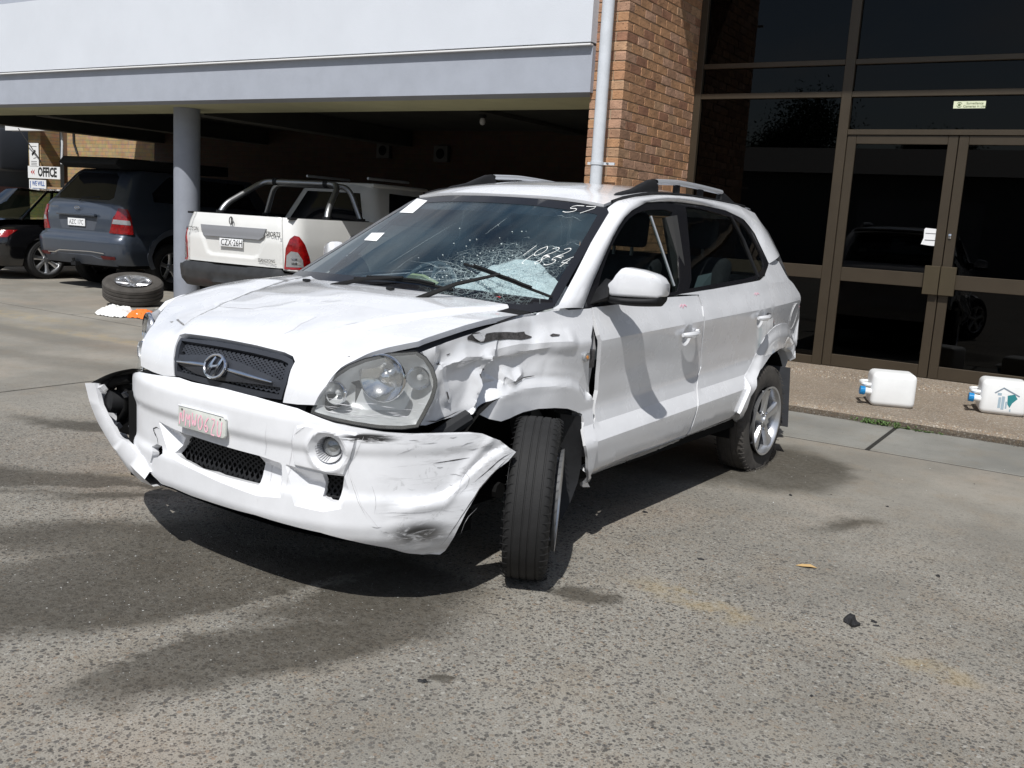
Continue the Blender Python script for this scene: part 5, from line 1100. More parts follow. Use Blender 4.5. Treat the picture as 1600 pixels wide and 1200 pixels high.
# headlamps
lp=DD('lamp')
for S_,mir in ((SL,1),(SLM,-1)):
    sheet('headlamp_lens',lp,S_,.022,lensclear,car,off=.004,rim=.0)
    if mir>0: sheet('headlamp_rim',shrink(lp,-.004),S_,.02,plastic,car,holes=[shrink(lp,.010)],off=.000,rim=.04)
    hb=shrink(lp,.006); 
    def hd(u,v): return -.075*sstep(0,.055,sdf((u,v),hb))
    sheet('headlamp_housing',hb,S_,.018,lampdark,car,disp=hd,off=-.004,rim=0)
    for key,R_,dep,mm in (('lampmain',.080,-.026,reflr),('lampbulb',.040,-.020,lampdark),('lampside',.042,-.026,reflr)):
        u,v=DD(key)[0]; n_=S_.n(u,v); n_=(n_+Vector((1.2,0,0))).normalized(); c=S_.at(u,v,dep); Mx=frame(c,Vector((0,0,1)).cross(n_),(0,0,1))@Matrix.Rotation(pi/2,4,'X')
        MB().lathe([(.022,R_),(.006,R_*.86),(-.012,R_*.6),(-.02,R_*.25)],26,Mx).build('reflector_bowl',mm,car,smooth=True)
        MB().lathe([(-.02,R_*.26),(.004,R_*.26),(.010,R_*.16),(.012,0)],16,Mx).build('bulb_shield',chrome if R_>.05 else lampdark,car,smooth=True)
        if key!='lampside': MB().lathe([(.020,R_),(.026,R_*1.03),(.022,R_*1.07),(.012,R_*1.08)],26,Mx).build('bezel_ring',chrome if key=='lampbulb' else reflr,car,smooth=True)
hs=MB()
for i in range(26): 
    u=rq.uniform(.55,.92); v=rq.uniform(.715,.79); l=[(u,v),(u+rq.uniform(.02,.08),v-rq.uniform(0,.006))]
    if all(inside(p,lp) for p in l): ribbon(hs,SL,l,rq.uniform(.001,.0025),.0052,True)
hs.build('lens_scratches',faintg,car)
# black valance visible in the gap under the lamp and grille, inner structure
ib_=MB(); ib_.box(.02,.60,-.62,.62,.50,.86); ib_.box(-.05,.66,-.56,.56,.86,.93); ib_.box(.60,.74,-.52,.55,.55,.80); ib_.box(-.9,.15,-.62,.60,.28,1.02); ib_.box(-3.1,-.5,-.68,.68,.24,.42); ib_.box(-2.35,-1.0,-.80,.80,.30,.60); ib_.box(-3.25,-2.3,-.60,.60,.30,.9)
ib_.box(.45,.60,-.8,.72,.50,.66); ib_.box(-.5,.58,-.62,.58,.235,.30); ib_.box(.30,.60,-.80,.66,.245,.30); ib_.box(.22,.48,.40,.80,.25,.33); ib_.box(.55,.74,-.66,-.2,.26,.44)  # low boxes added out of view to block sun under the bumper
ib_.build('body_shell',deepblack,car)
gp=MB(); ga=[SH.at(u-.030,v,-.030) for u,v in ho[:11]]; gb=[SH.at(u+.03,v,-.085) for u,v in ho[:11]]; V=[]
for a,b in zip(ga,gb): V+=[a,b,b+Vector((0,-.0,-.10))]
gp.add(V,[(3*i+k,3*i+k+1,3*i+k+4,3*i+k+3) for i in range(10) for k in range(2)]); gp.build('bonnet_gutter',mat('dusty dark gutter',(.07,.07,.075),.7),car,smooth=True)
lip=MB(); V=[]
for u,v in [(-.47,.10),(-.25,.07),(0,.062),(.25,.068),(.47,.085)]: p=SH.at(u,v,-.03); V+=[p,p+Vector((.02,0,-.05))]
lip.add(V,[(2*i,2*i+1,2*i+3,2*i+2) for i in range(4)]); lip.build('valance',plastic,car)
# wheel housing, splash liner
for s_ in (1,-1):
    for cx,yo in ((-.02,.80),(-2.66,.80)):
        wl=MB(); wl.lathe([(-.33,.43),(0,.43 if cx<-1 else .425)],20,Matrix.Translation((cx,yo*s_ - (.0 if s_>0 else -.33),.34)),-.25,pi+.25); wl.build('wheel_arch_liner',deepblack,car,smooth=True)
ln=MB(); ln.tube([(.40,.74,.62),(.32,.76,.66),(.24,.77,.69)],.032,8); ln.build('torn_liner',mat('dusty liner',(.014,.015,.017),.75,bump=.3,bscale=40),car,smooth=True)
fl_=MB(); V=[]
for (x,z) in ((-.44,.62),(-.46,.50),(-.47,.40),(-.45,.32),(-.40,.24),(-.34,.18)): V+=[Vector((x,.86,z)),Vector((x+.075,.80,z+.01)),Vector((x+.08,.62,z+.03))]
fl_.add(V,[(3*i+k,3*i+k+1,3*i+k+4,3*i+k+3) for i in range(5) for k in range(2)]); fl_.build('hanging_liner',plastic,car,smooth=True)
# door jamb seen through the sprung gap, hinges
jb=MB(); V=[]
for z in (1.02,.9,.8,.7,.6,.5,.42): p=SS.P(-.52,z); V+=[p+Vector((.035,-.055,0)),p+Vector((-.05,-.03,0))]
jb.add(V,[(2*i,2*i+1,2*i+3,2*i+2) for i in range(6)]); jb.build('door_jamb',mat('shaded jamb paint',(.30,.30,.31),.5),car)
for z in (.86,.55): p=SS.P(-.5,z); MB().box(p.x-.05,p.x+.02,p.y-.045,p.y-.012,z-.04,z+.04).build('door_hinge',bare,car,bevel=.006)
jf=MB(); 
for a,b in zip([(-.50,1.0),(-.485,.9),(-.48,.8),(-.485,.7),(-.50,.6),(-.51,.5)],[(-.485,.9),(-.48,.8),(-.485,.7),(-.50,.6),(-.51,.5),(-.52,.42)]): jf.tube([SS.at(a[0],a[1],-.012),SS.at(b[0],b[1],-.012)],.0045,5)
jf.build('wing_flange',paint,car,smooth=True)
iu,iv=DD('indicator')[0]; ii=SS.at(iu,iv,fdisp(iu,iv)+.002)
MB().tube([(0,0,0),(0,.012,0)],.020,14).build('side_indicator',clearlens,car,loc=ii,smooth=True); MB().tube([(0,.012,0),(0,.014,0)],.008,10).build('indicator_bulb',amber,car,loc=ii)
# --- door furniture
for k,l in (('handle1',.0),('handle2',.0)):
    u,v=DD(k)[0]; 
    cup=[(u+.085*cos(a*pi/10)*.62,v+.004+.052*sin(a*pi/10)) for a in range(20)]
    MBc=0 and sheet('handle_recess',cup,SS,.012,mat('recess shade paint '+k,(.70,.70,.72),.4,coat=.6),car,off=.0008,disp=lambda a,b:-.0,rim=0)
    # paddle
    m=MB(); P_=[SS.at(u+.088-.176*i/10,v+.004+.006*(i/10),.006+.030*sin(pi*min(1,max(0,(i+.6)/11.2)))**.5) for i in range(11)]
    m.tube(P_,[.010,.0135,.015,.0155,.016,.016,.0155,.015,.0145,.0135,.010],10); m.build('door_handle',paint,car,smooth=True)
    m=MB(); p=SS.at(u-.092,v+.012,.012); m.tube([p+Vector((0,-.008,0)),p+Vector((0,.010,0))],.012,12); m.build('lock_barrel',plastic if k=='handle2' else paint,car,smooth=True)
    lo=[(u+.048*cos(a*pi/8)+.005,v-.018+.030*sin(a*pi/8)) for a in range(9,16)]
fu,fv=DD('fuel')[0]; fp_=[(fu+.072*cos(a*pi/9),fv+.085*sin(a*pi/9)) for a in range(18)]; ff=MB(); ff.tube([SS.at(u,v,.001) for u,v in fp_+fp_[:1]],.0032,4,False); ff.build('fuel_flap_seam',scuffg,car)
sheet('fuel_flap',shrink(fp_,.003),SS,.03,paint,car,off=.0015,rim=.002)
pk=MB()
def scrib(u,v,wd,h):
    ribbon(pk,SS,[(u,v),(u-wd*.3,v+h),(u-wd*.35,v-h*.5),(u-wd*.65,v+h*.8),(u-wd,v)],.005,.003)
scrib(-1.36,1.055,.07,.012); scrib(-2.32,1.09,.07,.010); scrib(-3.12,.985,.05,.008); pk.build('pink_marks',pinkpen,car)
# mirror
MV=[]
mc=Vector((-.66,.93,1.178))
def mir_sec(t_):   # t 0 inner .. 1 outer  -> (y, halfheight top, bottom, depth)
    return (.845+.205*t_, pw(t_,[(0,.012),(.10,.030),(.18,.062),(.30,.086),(.6,.078),(.85,.062),(.94,.048),(.98,.036),(1,.024)]), pw(t_,[(0,-.045),(.98,-.042),(1,-.03)]), pw(t_,[(0,.050),(.3,.075),(.85,.066),(.96,.054),(1,.035)]))
for sd in (1,-1):
    m=MB(); V=[]; K=24; n=19
    for i in range(n):
        y,ht,hb_,dp_=mir_sec(i/(n-1))
        for k in range(K):
            a=2*pi*k/K; cx=cos(a); sz=sin(a); ex=abs(cx)**.36*(1 if cx>0 else -1); ez=abs(sz)**.36*(1 if sz>0 else -1)
            z=(ht if ez>0 else -hb_)*ez; x=(dp_ if ex>0 else .035)*ex - .10*(i/(n-1))**1.5
            V.append(Vector((mc.x+x,y*sd,mc.z+z)))
    Fc=[(i*K+k,i*K+(k+1)%K,(i+1)*K+(k+1)%K,(i+1)*K+k) for i in range(n-1) for k in range(K)]+[tuple(range(K)),tuple(range((n-1)*K,n*K))]
    m.add(V,Fc); m.build('wing_mirror',paint,car,smooth=True,angle=60)
    m=MB(); V=[]
    for i in range(n):
        y,ht,hb_,dp_=mir_sec(i/(n-1))
        for k in range(K):
            a=2*pi*k/K; x=(dp_*.97 if cos(a)>0 else .035)*cos(a)-.10*(i/(n-1))**1.5; V.append(Vector((mc.x+x*.96,(y-.004*(i==n-1))*sd,mc.z+hb_-.010+.024*sin(a)-.006*sin(pi*i/(n-1)))))
    m.add(V,Fc); m.build('mirror_base_shell',plastic,car,smooth=True,angle=60)
    m=MB(); m.add([Vector((x,y*sd,z)) for x,y,z in ((-.53,.800,1.092),(-.70,.795,1.10),(-.72,.765,1.205),(-.62,.775,1.155),(-.60,.855,1.125),(-.70,.855,1.125),(-.70,.855,1.19),(-.61,.855,1.185))],[(0,1,2,3),(4,5,6,7),(0,1,5,4),(1,2,6,5),(2,3,7,6),(3,0,4,7)]); m.build('mirror_mount',plastic,car,bevel=.006)
MS0=Srf(lambda u,v:(mc.x+.055-.10*((u-.875)/.215)**1.5 if u>.875 else mc.x+.055,u,v)); wq=MB()
def mtop(u): return mc.z+mir_sec((u-.845)/.205)[1]
write(wq,Srf(lambda u,v:(mc.x+.060-.10*(max(0,u-.845)/.205)**1.5-.025*(v/.02),u,mtop(u)-.016+.009*(v/.02))),'023904MH',(.915,.0),(.0115,0),(.0,.012),.0022,.003,1.2); wq.build('mirror_writing',pinkpen,car)
# --- rear closure
def S_rear(y,z): 
    return (pws(z,[(.28,-3.26),(.45,-3.34),(.60,-3.36),(.66,-3.33),(.72,-3.27),(1.05,-3.25),(1.10,-3.20),(1.165,-3.06),(1.32,-2.98),(1.455,-2.85),(1.56,-2.69),(1.60,-2.6)],.02)-.10*(1-(abs(y)/.78)**2.4),y,z)
SRr=Srf(S_rear,-1)
sheet('tailgate',[(-.66,.45),(.66,.45),(.70,.60),(.785,.72),(.785,.9),(.775,1.06),(.755,1.165),(.70,1.32),(.66,1.455),(.60,1.59),(-.60,1.59),(-.66,1.455),(-.70,1.32),(-.755,1.165),(-.775,1.06),(-.785,.9),(-.785,.72),(-.70,.60)],SRr,.06,paint,car,rim=0,holes=[[(-.60,1.16),(.60,1.16),(.53,1.52),(-.53,1.52)]])
sheet('rear_screen',[(-.60,1.16),(.60,1.16),(.53,1.52),(-.53,1.52)],SRr,.1,sglass,car,off=.002,rim=0)
rb=MB(); rb.prism([(-3.34,.45),(-3.34,.66),(-3.20,.665),(-3.20,.45)],'y',-.66,.66); rb.build('rear_bumper',paint,car,bevel=.03)
for s_ in (1,-1):
    tl=MB(); tl.prism([(.60,1.05),(.70,1.05),(.70,.78),(.62,.78)],'x',-3.34,-3.25) ; 
    if s_<0: tl.V=[Vector((v.x,-v.y,v.z)) for v in tl.V]
    tl.build('tail_lamp',redlens,car,bevel=.01)
mf=MB(); mf.add([(-2.99,.60,.60),(-2.99,.855,.60),(-3.05,.86,.20),(-3.05,.62,.20),(-3.0,.60,.60),(-3.0,.855,.60),(-3.06,.86,.20),(-3.06,.62,.20)],[(0,1,2,3),(7,6,5,4),(0,4,5,1),(1,5,6,2),(2,6,7,3),(3,7,4,0)]); mf.build('mud_flap',mat('dusty mud flap',(.05,.053,.06),.75,var=.2,vscale=12),car)
# --- wheels
def wheel(cx,cy,cz,steer,camber,flat,out,lab=None,ty=rubber):
    w_=bpy.data.objects.new('wheel',None); COL.objects.link(w_); w_.parent=car; w_.location=(cx,cy,cz); w_.rotation_euler=(camber,0,steer)
    if lab: w_['label']=lab
    R_=.34; W_=.108
    def bend(v):
        if flat:
            h=-cz+.004
            if v.z<h+.05:
                k=(h+.05-v.z)
                if v.z<h: 
                    v.y=v.y*(1+1.6*(h-v.z)/.06*(.5 if abs(v.y)<.06 else 1)*.35); v.z=h+.0015*(v.z-h)
                elif abs(v.y)>.07: v.y*=1+.12*k/.05
        return v
    prof=[(-.085,.205),(-.099,.225),(-.104,.265),(-.101,.305),(-.092,.327),(-.080,.3365),(-.060,.3387),(-.058,.3355),(-.053,.3355),(-.051,.3395),(-.020,.340),(-.018,.336),(-.013,.336),(-.011,.340),(.011,.340),(.013,.336),(.018,.336),(.020,.340),(.051,.3395),(.053,.3355),(.058,.3355),(.060,.3387),(.080,.3365),(.092,.327),(.101,.305),(.104,.265),(.099,.225),(.085,.205)]
    prof=[(a*.88,b_) for a,b_ in prof]
    t_=MB(); t_.lathe(prof,72,None,bend=bend); t_.build('tyre',ty,w_,smooth=True,angle=35)
    # shoulder sipes as real blocks
    sp=MB()
    for k in range(60):
        a=2*pi*k/60
        for s2 in (1,-1):
            P_=[]
            for yy,rr_ in ((.064,.3392),(.080,.3372),(.096,.327)): 
                v=Vector((rr_*cos(a+.02*s2*(yy-.06)*20),yy*s2,rr_*sin(a+.02*s2*(yy-.06)*20))); P_.append(bend(v))
            sp.tube(P_,.0016 if not flat else .0026,4,False)
    sp.build('tread_blocks',ty,w_)
    o_=out
    rim=MB(); rim.lathe([(o_*.098,.210),(o_*.113,.216),(o_*.111,.205),(o_*.092,.192),(o_*.05,.180),(o_*-.09,.175),(o_*-.10,.21)],48); rim.build('rim',alloy,w_,smooth=True,angle=40)
    ds_=MB(); ds_.lathe([(o_*.01,.178),(o_*.015,.10),(o_*.0,.0)],32); ds_.build('brake_disc',mat('brake disc dark',(.05,.05,.05),.6,metal=.5) if 'brake disc dark' not in MATS else MATS['brake disc dark'],w_,smooth=True)
    for k in range(5):
        a=2*pi*k/5+pi/2; m=MB(); V=[]; 
        for r,wd,y in ((.045,.030,.088),(.085,.026,.092),(.13,.030,.095),(.165,.038,.098),(.192,.050,.098)):
            for q,dy in ((-1,-.022),(-.72,0),(0,.006),(.72,0),(1,-.022)): V.append((r*cos(a)-q*wd*sin(a),o_*(y+dy),r*sin(a)+q*wd*cos(a)))
        m.add(V,[(5*i+j,5*i+j+1,5*i+j+6,5*i+j+5) for i in range(4) for j in range(4)]); m.build('spoke',alloy,w_,smooth=True,angle=50)
    hb2=MB(); hb2.lathe([(o_*.06,.062),(o_*.086,.060),(o_*.090,.045),(o_*.092,.036),(o_*.104,.030),(o_*.106,0)],24); hb2.build('hub_cap',alloy,w_,smooth=True)
    nu=MB()
    for k in range(5): a=2*pi*k/5+pi/2+pi/5; nu.tube([(.050*cos(a),o_*.075,.050*sin(a)),(.050*cos(a),o_*.098,.050*sin(a))],.009,6)
    nu.build('wheel_nuts',chrome,w_)
    return w_
fw_=wheel(-.090,.870,.3305,radians(30.5),radians(-1.5),False,1,'front wheel knocked outwards and turned to the left'); fw_.scale=(.972,.972,.972)
wheel(-2.63,.765,.302,0,0,True,1,'rear wheel with a flat tyre',rubber_d)
wheel(0,-.77,.338,radians(12),0,False,-1); wheel(-2.63,-.765,.338,0,0,False,-1)
sus=MB(); sus.tube([(-.05,.30,.32),(-.07,.72,.33)],.035,8); sus.tube([(-.05,.55,.35),(-.08,.60,.80)],.045,8); sus.tube([(-2.63,-.7,.33),(-2.63,.7,.31)],.05,8); sus.build('suspension',deepblack,car)
# --- interior
fl2=MB(); fl2.box(-3.1,-.35,-.72,.72,.42,.46); fl2.box(-3.1,-2.2,-.66,.66,.46,.80); fl2.build('cabin_floor',seatm,car)
db=MB(); db.prism([(-.20,1.03),(-.30,1.055),(-.50,1.06),(-.66,1.03),(-.70,.95),(-.60,.55),(-.3,.5),(-.18,.9)],'y',-.72,.72); db.build('dashboard',dashm,car,bevel=.02)
def seat(x,y,w_):
    s_=MB(); s_.prism([(x,.60),(x+.48,.64),(x+.50,.72),(x+.40,.78),(x,.72)],'y',y-w_/2,y+w_/2); s_.build('seat_cushion',seatm,car,bevel=.04,seg=3)
    s_=MB(); s_.prism([(x+.10,.70),(x-.02,.70),(x-.20,1.24),(x-.15,1.29),(x-.06,1.27)],'y',y-w_/2,y+w_/2); s_.build('seat_back',seatm,car,bevel=.045,seg=3)
def head(x,y): s_=MB(); s_.prism([(x-.16,1.33),(x-.07,1.33),(x-.09,1.50),(x-.13,1.52),(x-.18,1.50)],'y',y-.13,y+.13); s_.build('headrest',seatm,car,bevel=.035,seg=3); s_=MB(); s_.box(x-.13,x-.11,y-.06,y-.05,1.25,1.35); s_.box(x-.13,x-.11,y+.05,y+.06,1.25,1.35); s_.build('headrest_posts',steel,car)
for y in (-.36,.36): seat(-1.42,y,.48); head(-1.45,y)
seat(-2.28,0,1.25); 
for y in (-.38,.38): head(-2.30,y)
swc=Vector((-.80,-.37,1.02)); MW=Matrix.Translation(swc)@Matrix.Rotation(radians(62),4,'Y'); m=MB(); m.tube([MW@Vector((.185*cos(2*pi*k/36),.185*sin(2*pi*k/36),0)) for k in range(37)],.014,8,False); m.tube([MW@Vector((-.18,0,0)),MW@Vector((0,0,-.03)),MW@Vector((.0,.18,0))],.018,6); m.tube([MW@Vector((0,-.18,0)),MW@Vector((0,0,-.03))],.018,6); m.build('steering_wheel',mat('steering wheel',(.08,.09,.1),.5),car,smooth=True)
m=MB(); m.prism([(-.13,0),(.10,-.01),(.13,.02),(.04,.055),(-.04,.055)],'x',-.01,.01); m.build('airbag_flap',yel,car,loc=(-.62,-.26,1.085),rot=(0,.35,0))
abp=chaikin([(a+.022,b+.028*sstep(1.12,1.2,b)) for a,b in DD('airbag')],2)
def abd(u,v): q=sdf((u,v),abp); return -.075+.055*sstep(0,.09,q)+.022*noise.noise(Vector((u*9,v*14,2)))+.012*noise.noise(Vector((u*25,v*35,2)))
sheet('airbag',abp,SW,.014,airm,car,disp=abd,rim=.05,angle=80)
MB().box(-.008,.008,-.018,.018,-.012,.012).build('red_tag',mat('red scrap',(.5,.02,.02),.5),car,loc=SW.at(.555,1.115,-.012))
ivm=MB(); ivm.box(-.86,-.84,-.13,.13,1.40,1.47); ivm.build('rear_view_mirror',plastic,car,bevel=.02)
hl=MB(); V=[]
for i in range(9):
    for k in range(13): x=-.95-2.0*i/8; y=-.56+1.12*k/12; p=S_roof(x,y); V.append((p[0],p[1],p[2]-.035))
hl.add(V,[(i*13+k,(i+1)*13+k,(i+1)*13+k+1,i*13+k+1) for i in range(8) for k in range(12)]); hl.build('headlining',mat('headlining',(.2,.2,.19),.9),car,smooth=True)
for s_ in (1,-1): 
    m=MB(); m.tube([(-1.50,.66*s_,1.50),(-1.53,.74*s_,1.15),(-1.53,.76*s_,.6)],.04,6); m.build('pillar_trim',mat('pillar trim',(.03,.03,.03),.8) if 'pillar trim' not in MATS else MATS['pillar trim'],car,smooth=True)
tr_=MB(); tr_.add([(-2.05,.55,1.02),(-2.25,.58,1.0),(-2.22,.60,1.20),(-2.10,.57,1.18)],[(0,1,2,3)]); tr_.build('clear_bag',mat('pale plastic bag',(.3,.38,.4),.4),car)

for o in car.children:
    if o.name.split('.')[0] in ('light_scratches','deep_scratches','glass_granules','crack_lines','grille_mesh','intake_mesh','side_intake_mesh','rib_lines','crease_lines','lens_scratches','pink_marks','bezel_ribs','headrest_posts','edge_scratch','chalk_numbers','plate_writing','mirror_writing','crack','body_shell','suspension'): o['kind']='stuff'
    for c in o.children:
        if c.name.split('.')[0] in ('tread_blocks','wheel_nuts'): c['kind']='stuff'
# ================================================================ parked vehicles (own metres: rear face at x=0, +x forward, +y left)
def wrap(wz,rz,w0,rc=.16,k=.05,taper=0.0,L=4.4):
    """s runs round the tail from the centre line on to the side, z is height"""
    def f(s,z):
        a=abs(s); W=pws(z,wz,.02); r=pws(z,rz,.02); f0=w0-rc; sg=1 if s>=0 else -1; arc=rc*pi/2
        if a<=f0: y=a*(W-rc)/f0; x=r+k*(y/W)**2
        elif a<=f0+arc: th=(a-f0)/rc; y=W-rc+rc*sin(th); x=r+k+rc*(1-cos(th))
        else: x=r+k+rc+(a-f0-arc); y=W-taper*((a-f0-arc)/L)**2
        return (x,y*sg,z)
    return f
def sside(w0,rc,k,x): return x-k-rc+(w0-rc)+rc*pi/2   # s of a point on the flank at distance x from the tail plane
def simplewheel(par,x,y,R_=.36,W_=.12,out=1,spokes=5,nm='wheel',rimR=.62,ty=None,sunlit=False):
    w_=bpy.data.objects.new(nm,None); COL.objects.link(w_); w_.parent=par; w_.location=(x,y,R_)
    wheelparts(w_,R_,W_,out,spokes,rimR,ty or rubber); return w_
def wheelparts(w_,R_,W_,out,spokes,q,ty,black=False):
    t_=MB(); t_.lathe([(-W_*.8,R_*q),(-W_,R_*.80),(-W_*.92,R_*.94),(-W_*.72,R_*.995),(-W_*.45,R_),(-W_*.43,R_*.98),(-W_*.36,R_*.98),(-W_*.34,R_),(-.01,R_),(-.005,R_*.98),(.005,R_*.98),(.01,R_),(W_*.34,R_),(W_*.36,R_*.98),(W_*.43,R_*.98),(W_*.45,R_),(W_*.72,R_*.995),(W_*.92,R_*.94),(W_,R_*.80),(W_*.8,R_*q)],48); t_.build('tyre',ty,w_,smooth=True)
    r_=MB(); r_.lathe([(out*W_*.86,R_*q),(out*W_*.95,R_*q*1.03),(out*W_*.9,R_*q*.95),(out*W_*.3,R_*q*.86),(-out*W_*.9,R_*q*.84)],40); r_.build('rim',alloy,w_,smooth=True)
    MB().lathe([(out*-.02,R_*q*.85),(out*-.03,0)],24).build('brake_disc',MATS['brake disc dark'],w_)
    for k in range(spokes):
        a=2*pi*k/spokes+.3; m=MB(); V=[]; f_=R_*q
        for r,wd,y in ((.16,.16,.70),(.4,.13,.75),(.7,.15,.8),(.93,.2,.84)):
            for qq,dy in ((-1,-.02),(-.6,0),(.6,0),(1,-.02)): V.append((f_*(r*cos(a)-qq*wd*sin(a)),out*(y*W_+dy),f_*(r*sin(a)+qq*wd*cos(a))))
        m.add(V,[(4*i+j,4*i+j+1,4*i+j+5,4*i+j+4) for i in range(3) for j in range(3)]); m.build('spoke',alloy,w_,smooth=True,angle=60)
    MB().lathe([(out*W_*.6,R_*q*.26),(out*W_*.8,R_*q*.24),(out*W_*.86,0)],20).build('hub_cap',alloy,w_,smooth=True)
suvp=mat('slate blue car paint',(.058,.072,.098),.28,metal=.35,coat=1,var=.06,vscale=3); utep=mat('cream white ute paint',(.70,.70,.68),.35,coat=.8,var=.04,vscale=3); blkp=mat('black car paint',(.006,.006,.007),.15,coat=1)
cladm=mat('grey cladding',(.075,.085,.105),.5,var=.15,vscale=6); dglass=mat('privacy glass',(.008,.009,.012),.05,spec=.6)
def rect(a,b,c,d): return [(a,c),(b,c),(b,d),(a,d)]
def flip(L_): return [(-a,b) for a,b in L_]
# ---------------- grey wagon
g=empty('grey_wagon',(-13.463,8.865,0),radians(95.56),'slate blue four wheel drive wagon parked nose in beside the round column','car')
w0=.93
F1=wrap([(.3,.86),(.42,.91),(.62,.945),(.80,.945),(.84,.925),(1.0,.925),(1.2,.905),(1.3,.88),(1.36,.83),(1.80,.66),(1.84,.62)],[(.3,.18),(.42,.06),(.55,-.01),(.78,-.02),(.815,.02),(.83,.05),(1.1,.05),(1.3,.10),(1.36,.16),(1.7,.40),(1.80,.50),(1.86,.62)],w0,.17,.06)
S1=Srf(F1,-1)
fs_=lambda x: sside(w0,.17,.06,x)
def archhole(cx,cz,r,n=14,a0=0,a1=pi): return [(fs_(cx)+r*cos(a0+(a1-a0)*i/n),cz+r*sin(a0+(a1-a0)*i/n)) for i in range(n+1)]
full=[(-fs_(3.5),.46),(-fs_(1.55),.46)]+flip(archhole(1.05,.46,.46))[0:0]+[(s,z) for s,z in [(-fs_(1.51),.46)]]+[(-s,z) for s,z in archhole(1.05,.46,.46)][::1]
leftarch=[(-s,z) for s,z in archhole(1.05,.44,.45)]           # from -(far) to -(near)
rightarch=list(reversed(archhole(1.05,.44,.45)))              # near -> far
body=[(-fs_(3.9),.40),(-fs_(1.6),.40),(-fs_(1.5),.44)]+leftarch+[(-fs_(.58),.40),(fs_(.58),.40)]+rightarch+[(fs_(1.6),.40),(fs_(3.9),.40),(fs_(3.9),1.15),(fs_(3.3),1.30),(fs_(2.6),1.80),(fs_(.62),1.83),(-fs_(.62),1.83),(-fs_(2.6),1.80),(-fs_(3.3),1.30),(-fs_(3.9),1.15)]
rw=[(-.60,1.36),(-.70,1.40),(-.66,1.72),(-.56,1.765),(.56,1.765),(.66,1.72),(.72,1.42),(.62,1.36)]
rb_=lambda: None
sheet('body',body,S1,.06,suvp,g,rim=0,angle=50)
sheet('bumper',[(-fs_(.56),.42),(fs_(.56),.42),(fs_(.52),.82),(-fs_(.52),.82)],S1,.06,cladm if False else suvp,g,off=.014,rim=.02)
cg=[(-.70,.40),(.60,.40),(.66,.44),(.60,.475),(.40,.50),(-.40,.52),(-.60,.55)]
sheet('bumper_guard',[(-.80,.40),(.80,.40),(.70,.50),(.50,.50),(.38,.535),(-.38,.535),(-.50,.50),(-.75,.50)],S1,.05,cladm,g,off=.022,rim=.01)
MB().box(0,0,0,0,0,0)
tt=MB(); ribbon(tt,S1,[(-.62,.575),(-.36,.59),(.30,.575),(.42,.545),(.60,.54)],.012,.03); tt.build('chrome_trim',chrome,g)
sheet('rear_screen',rw,S1,.08,dglass,g,off=.004,rim=.004)
for s_ in (1,-1):
    fl3=[(s_*a,b) for a,b in [(.66,.88),(1.02,.87),(1.00,1.10),(.93,1.24),(.80,1.25),(.74,1.1)]]
    sheet('tail_lamp',fl3,S1,.03,redlens,g,off=.012,rim=.012)
    sheet('lamp_strip',[(s_*a,b) for a,b in [(.72,1.02),(.98,1.01),(.97,1.075),(.75,1.085)]],S1,.03,clearlens,g,off=.016,rim=.003)
    # side glass and arch flare
    sg_=[(s_*fs_(x),z) for x,z in [(.60,1.37),(1.3,1.34),(2.9,1.32),(2.45,1.74),(.75,1.77),(.52,1.5)]]
    sheet('side_glass',sg_,S1,.1,dglass,g,off=.004,rim=0)
    A_=[(s_*(fs_(1.05)+r*cos(a)),.44+r*sin(a)) for r,rng in ((.53,range(0,17)),(.445,range(16,-1,-1))) for a in [(-.18+(pi+.36)*i/16) for i in rng]]
    sheet('arch_flare',A_,S1,.04,cladm,g,off=.02,rim=.03)
    sheet('reflector',[(s_*a,b) for a,b in [(.58,.50),(.80,.50),(.80,.54),(.56,.545)]],S1,.03,mat('dark red reflector %d'%s_,(.12,.005,.006),.3),g,off=.03,rim=.005)
sm_=MB(); ribbon(sm_,S1,[(.735,1.37),(.695,1.5),(.665,1.62),(.63,1.74)],.03,.008,step=.03); sm_.build('pillar_highlight_trim',suvp,g)
MB().box(.0,.06,-.42,.42,1.105,1.15).build('hatch_garnish',suvp,g,bevel=.015); 
sheet('plate_recess',[(-.36,.90),(.36,.90),(.44,1.10),(-.44,1.10)],S1,.05,cladm,g,off=.002,rim=0)
pb=MB().box(.028,.036,-.186,.186,.955,1.065).build('number_plate',paper,g); textobj('plate_writing','AZC 17C',.10,inkm,g,FR((.026,0,1.008),(0,-1,0),(0,0,1)),font_w=.78)
bo=MB(); bo.tube([(.045+0*cos(a),.05*cos(a)*1.0,1.225+.022*sin(a)) for a in [2*pi*i/20 for i in range(21)]],.005,6,False); bo.tube([(.045,-.03,1.222),(.045,.03,1.228)],.004,5); bo.build('tailgate_badge',chrome,g,smooth=True)
for y0_,y1_ in ((.62,.50),(.60,.54)): pass
textobj('tailgate_lettering','SORENTO',.045,chrome,g,FR((.048,.52,1.22),(0,-1,0),(0,0,1)))
MB().tube([(.09,.0,1.33),(.10,-.05,1.38),(.11,-.42,1.40)],.010,6).build('rear_wiper',plastic,g,smooth=True)
rf=MB(); rf.prism([(.60,1.825),(2.6,1.80),(3.2,1.38),(3.2,1.30),(.6,1.30)],'y',-.60,.60); rf.build('roof',suvp,g,bevel=.04)
ra=MB(); ra.prism([(.22,1.90),(.30,2.0),(2.6,2.02),(2.6,1.86),(.62,1.84),(.36,1.83)],'y',-.62,.62); ra.build('roof_awning',plastic,g,bevel=.02)
for s_ in (1,-1): MB().tube([(.9,-.60*s_,1.99),(2.2,-.60*s_,1.99)],.018,6).build('roof_bar',satin,g,smooth=True)
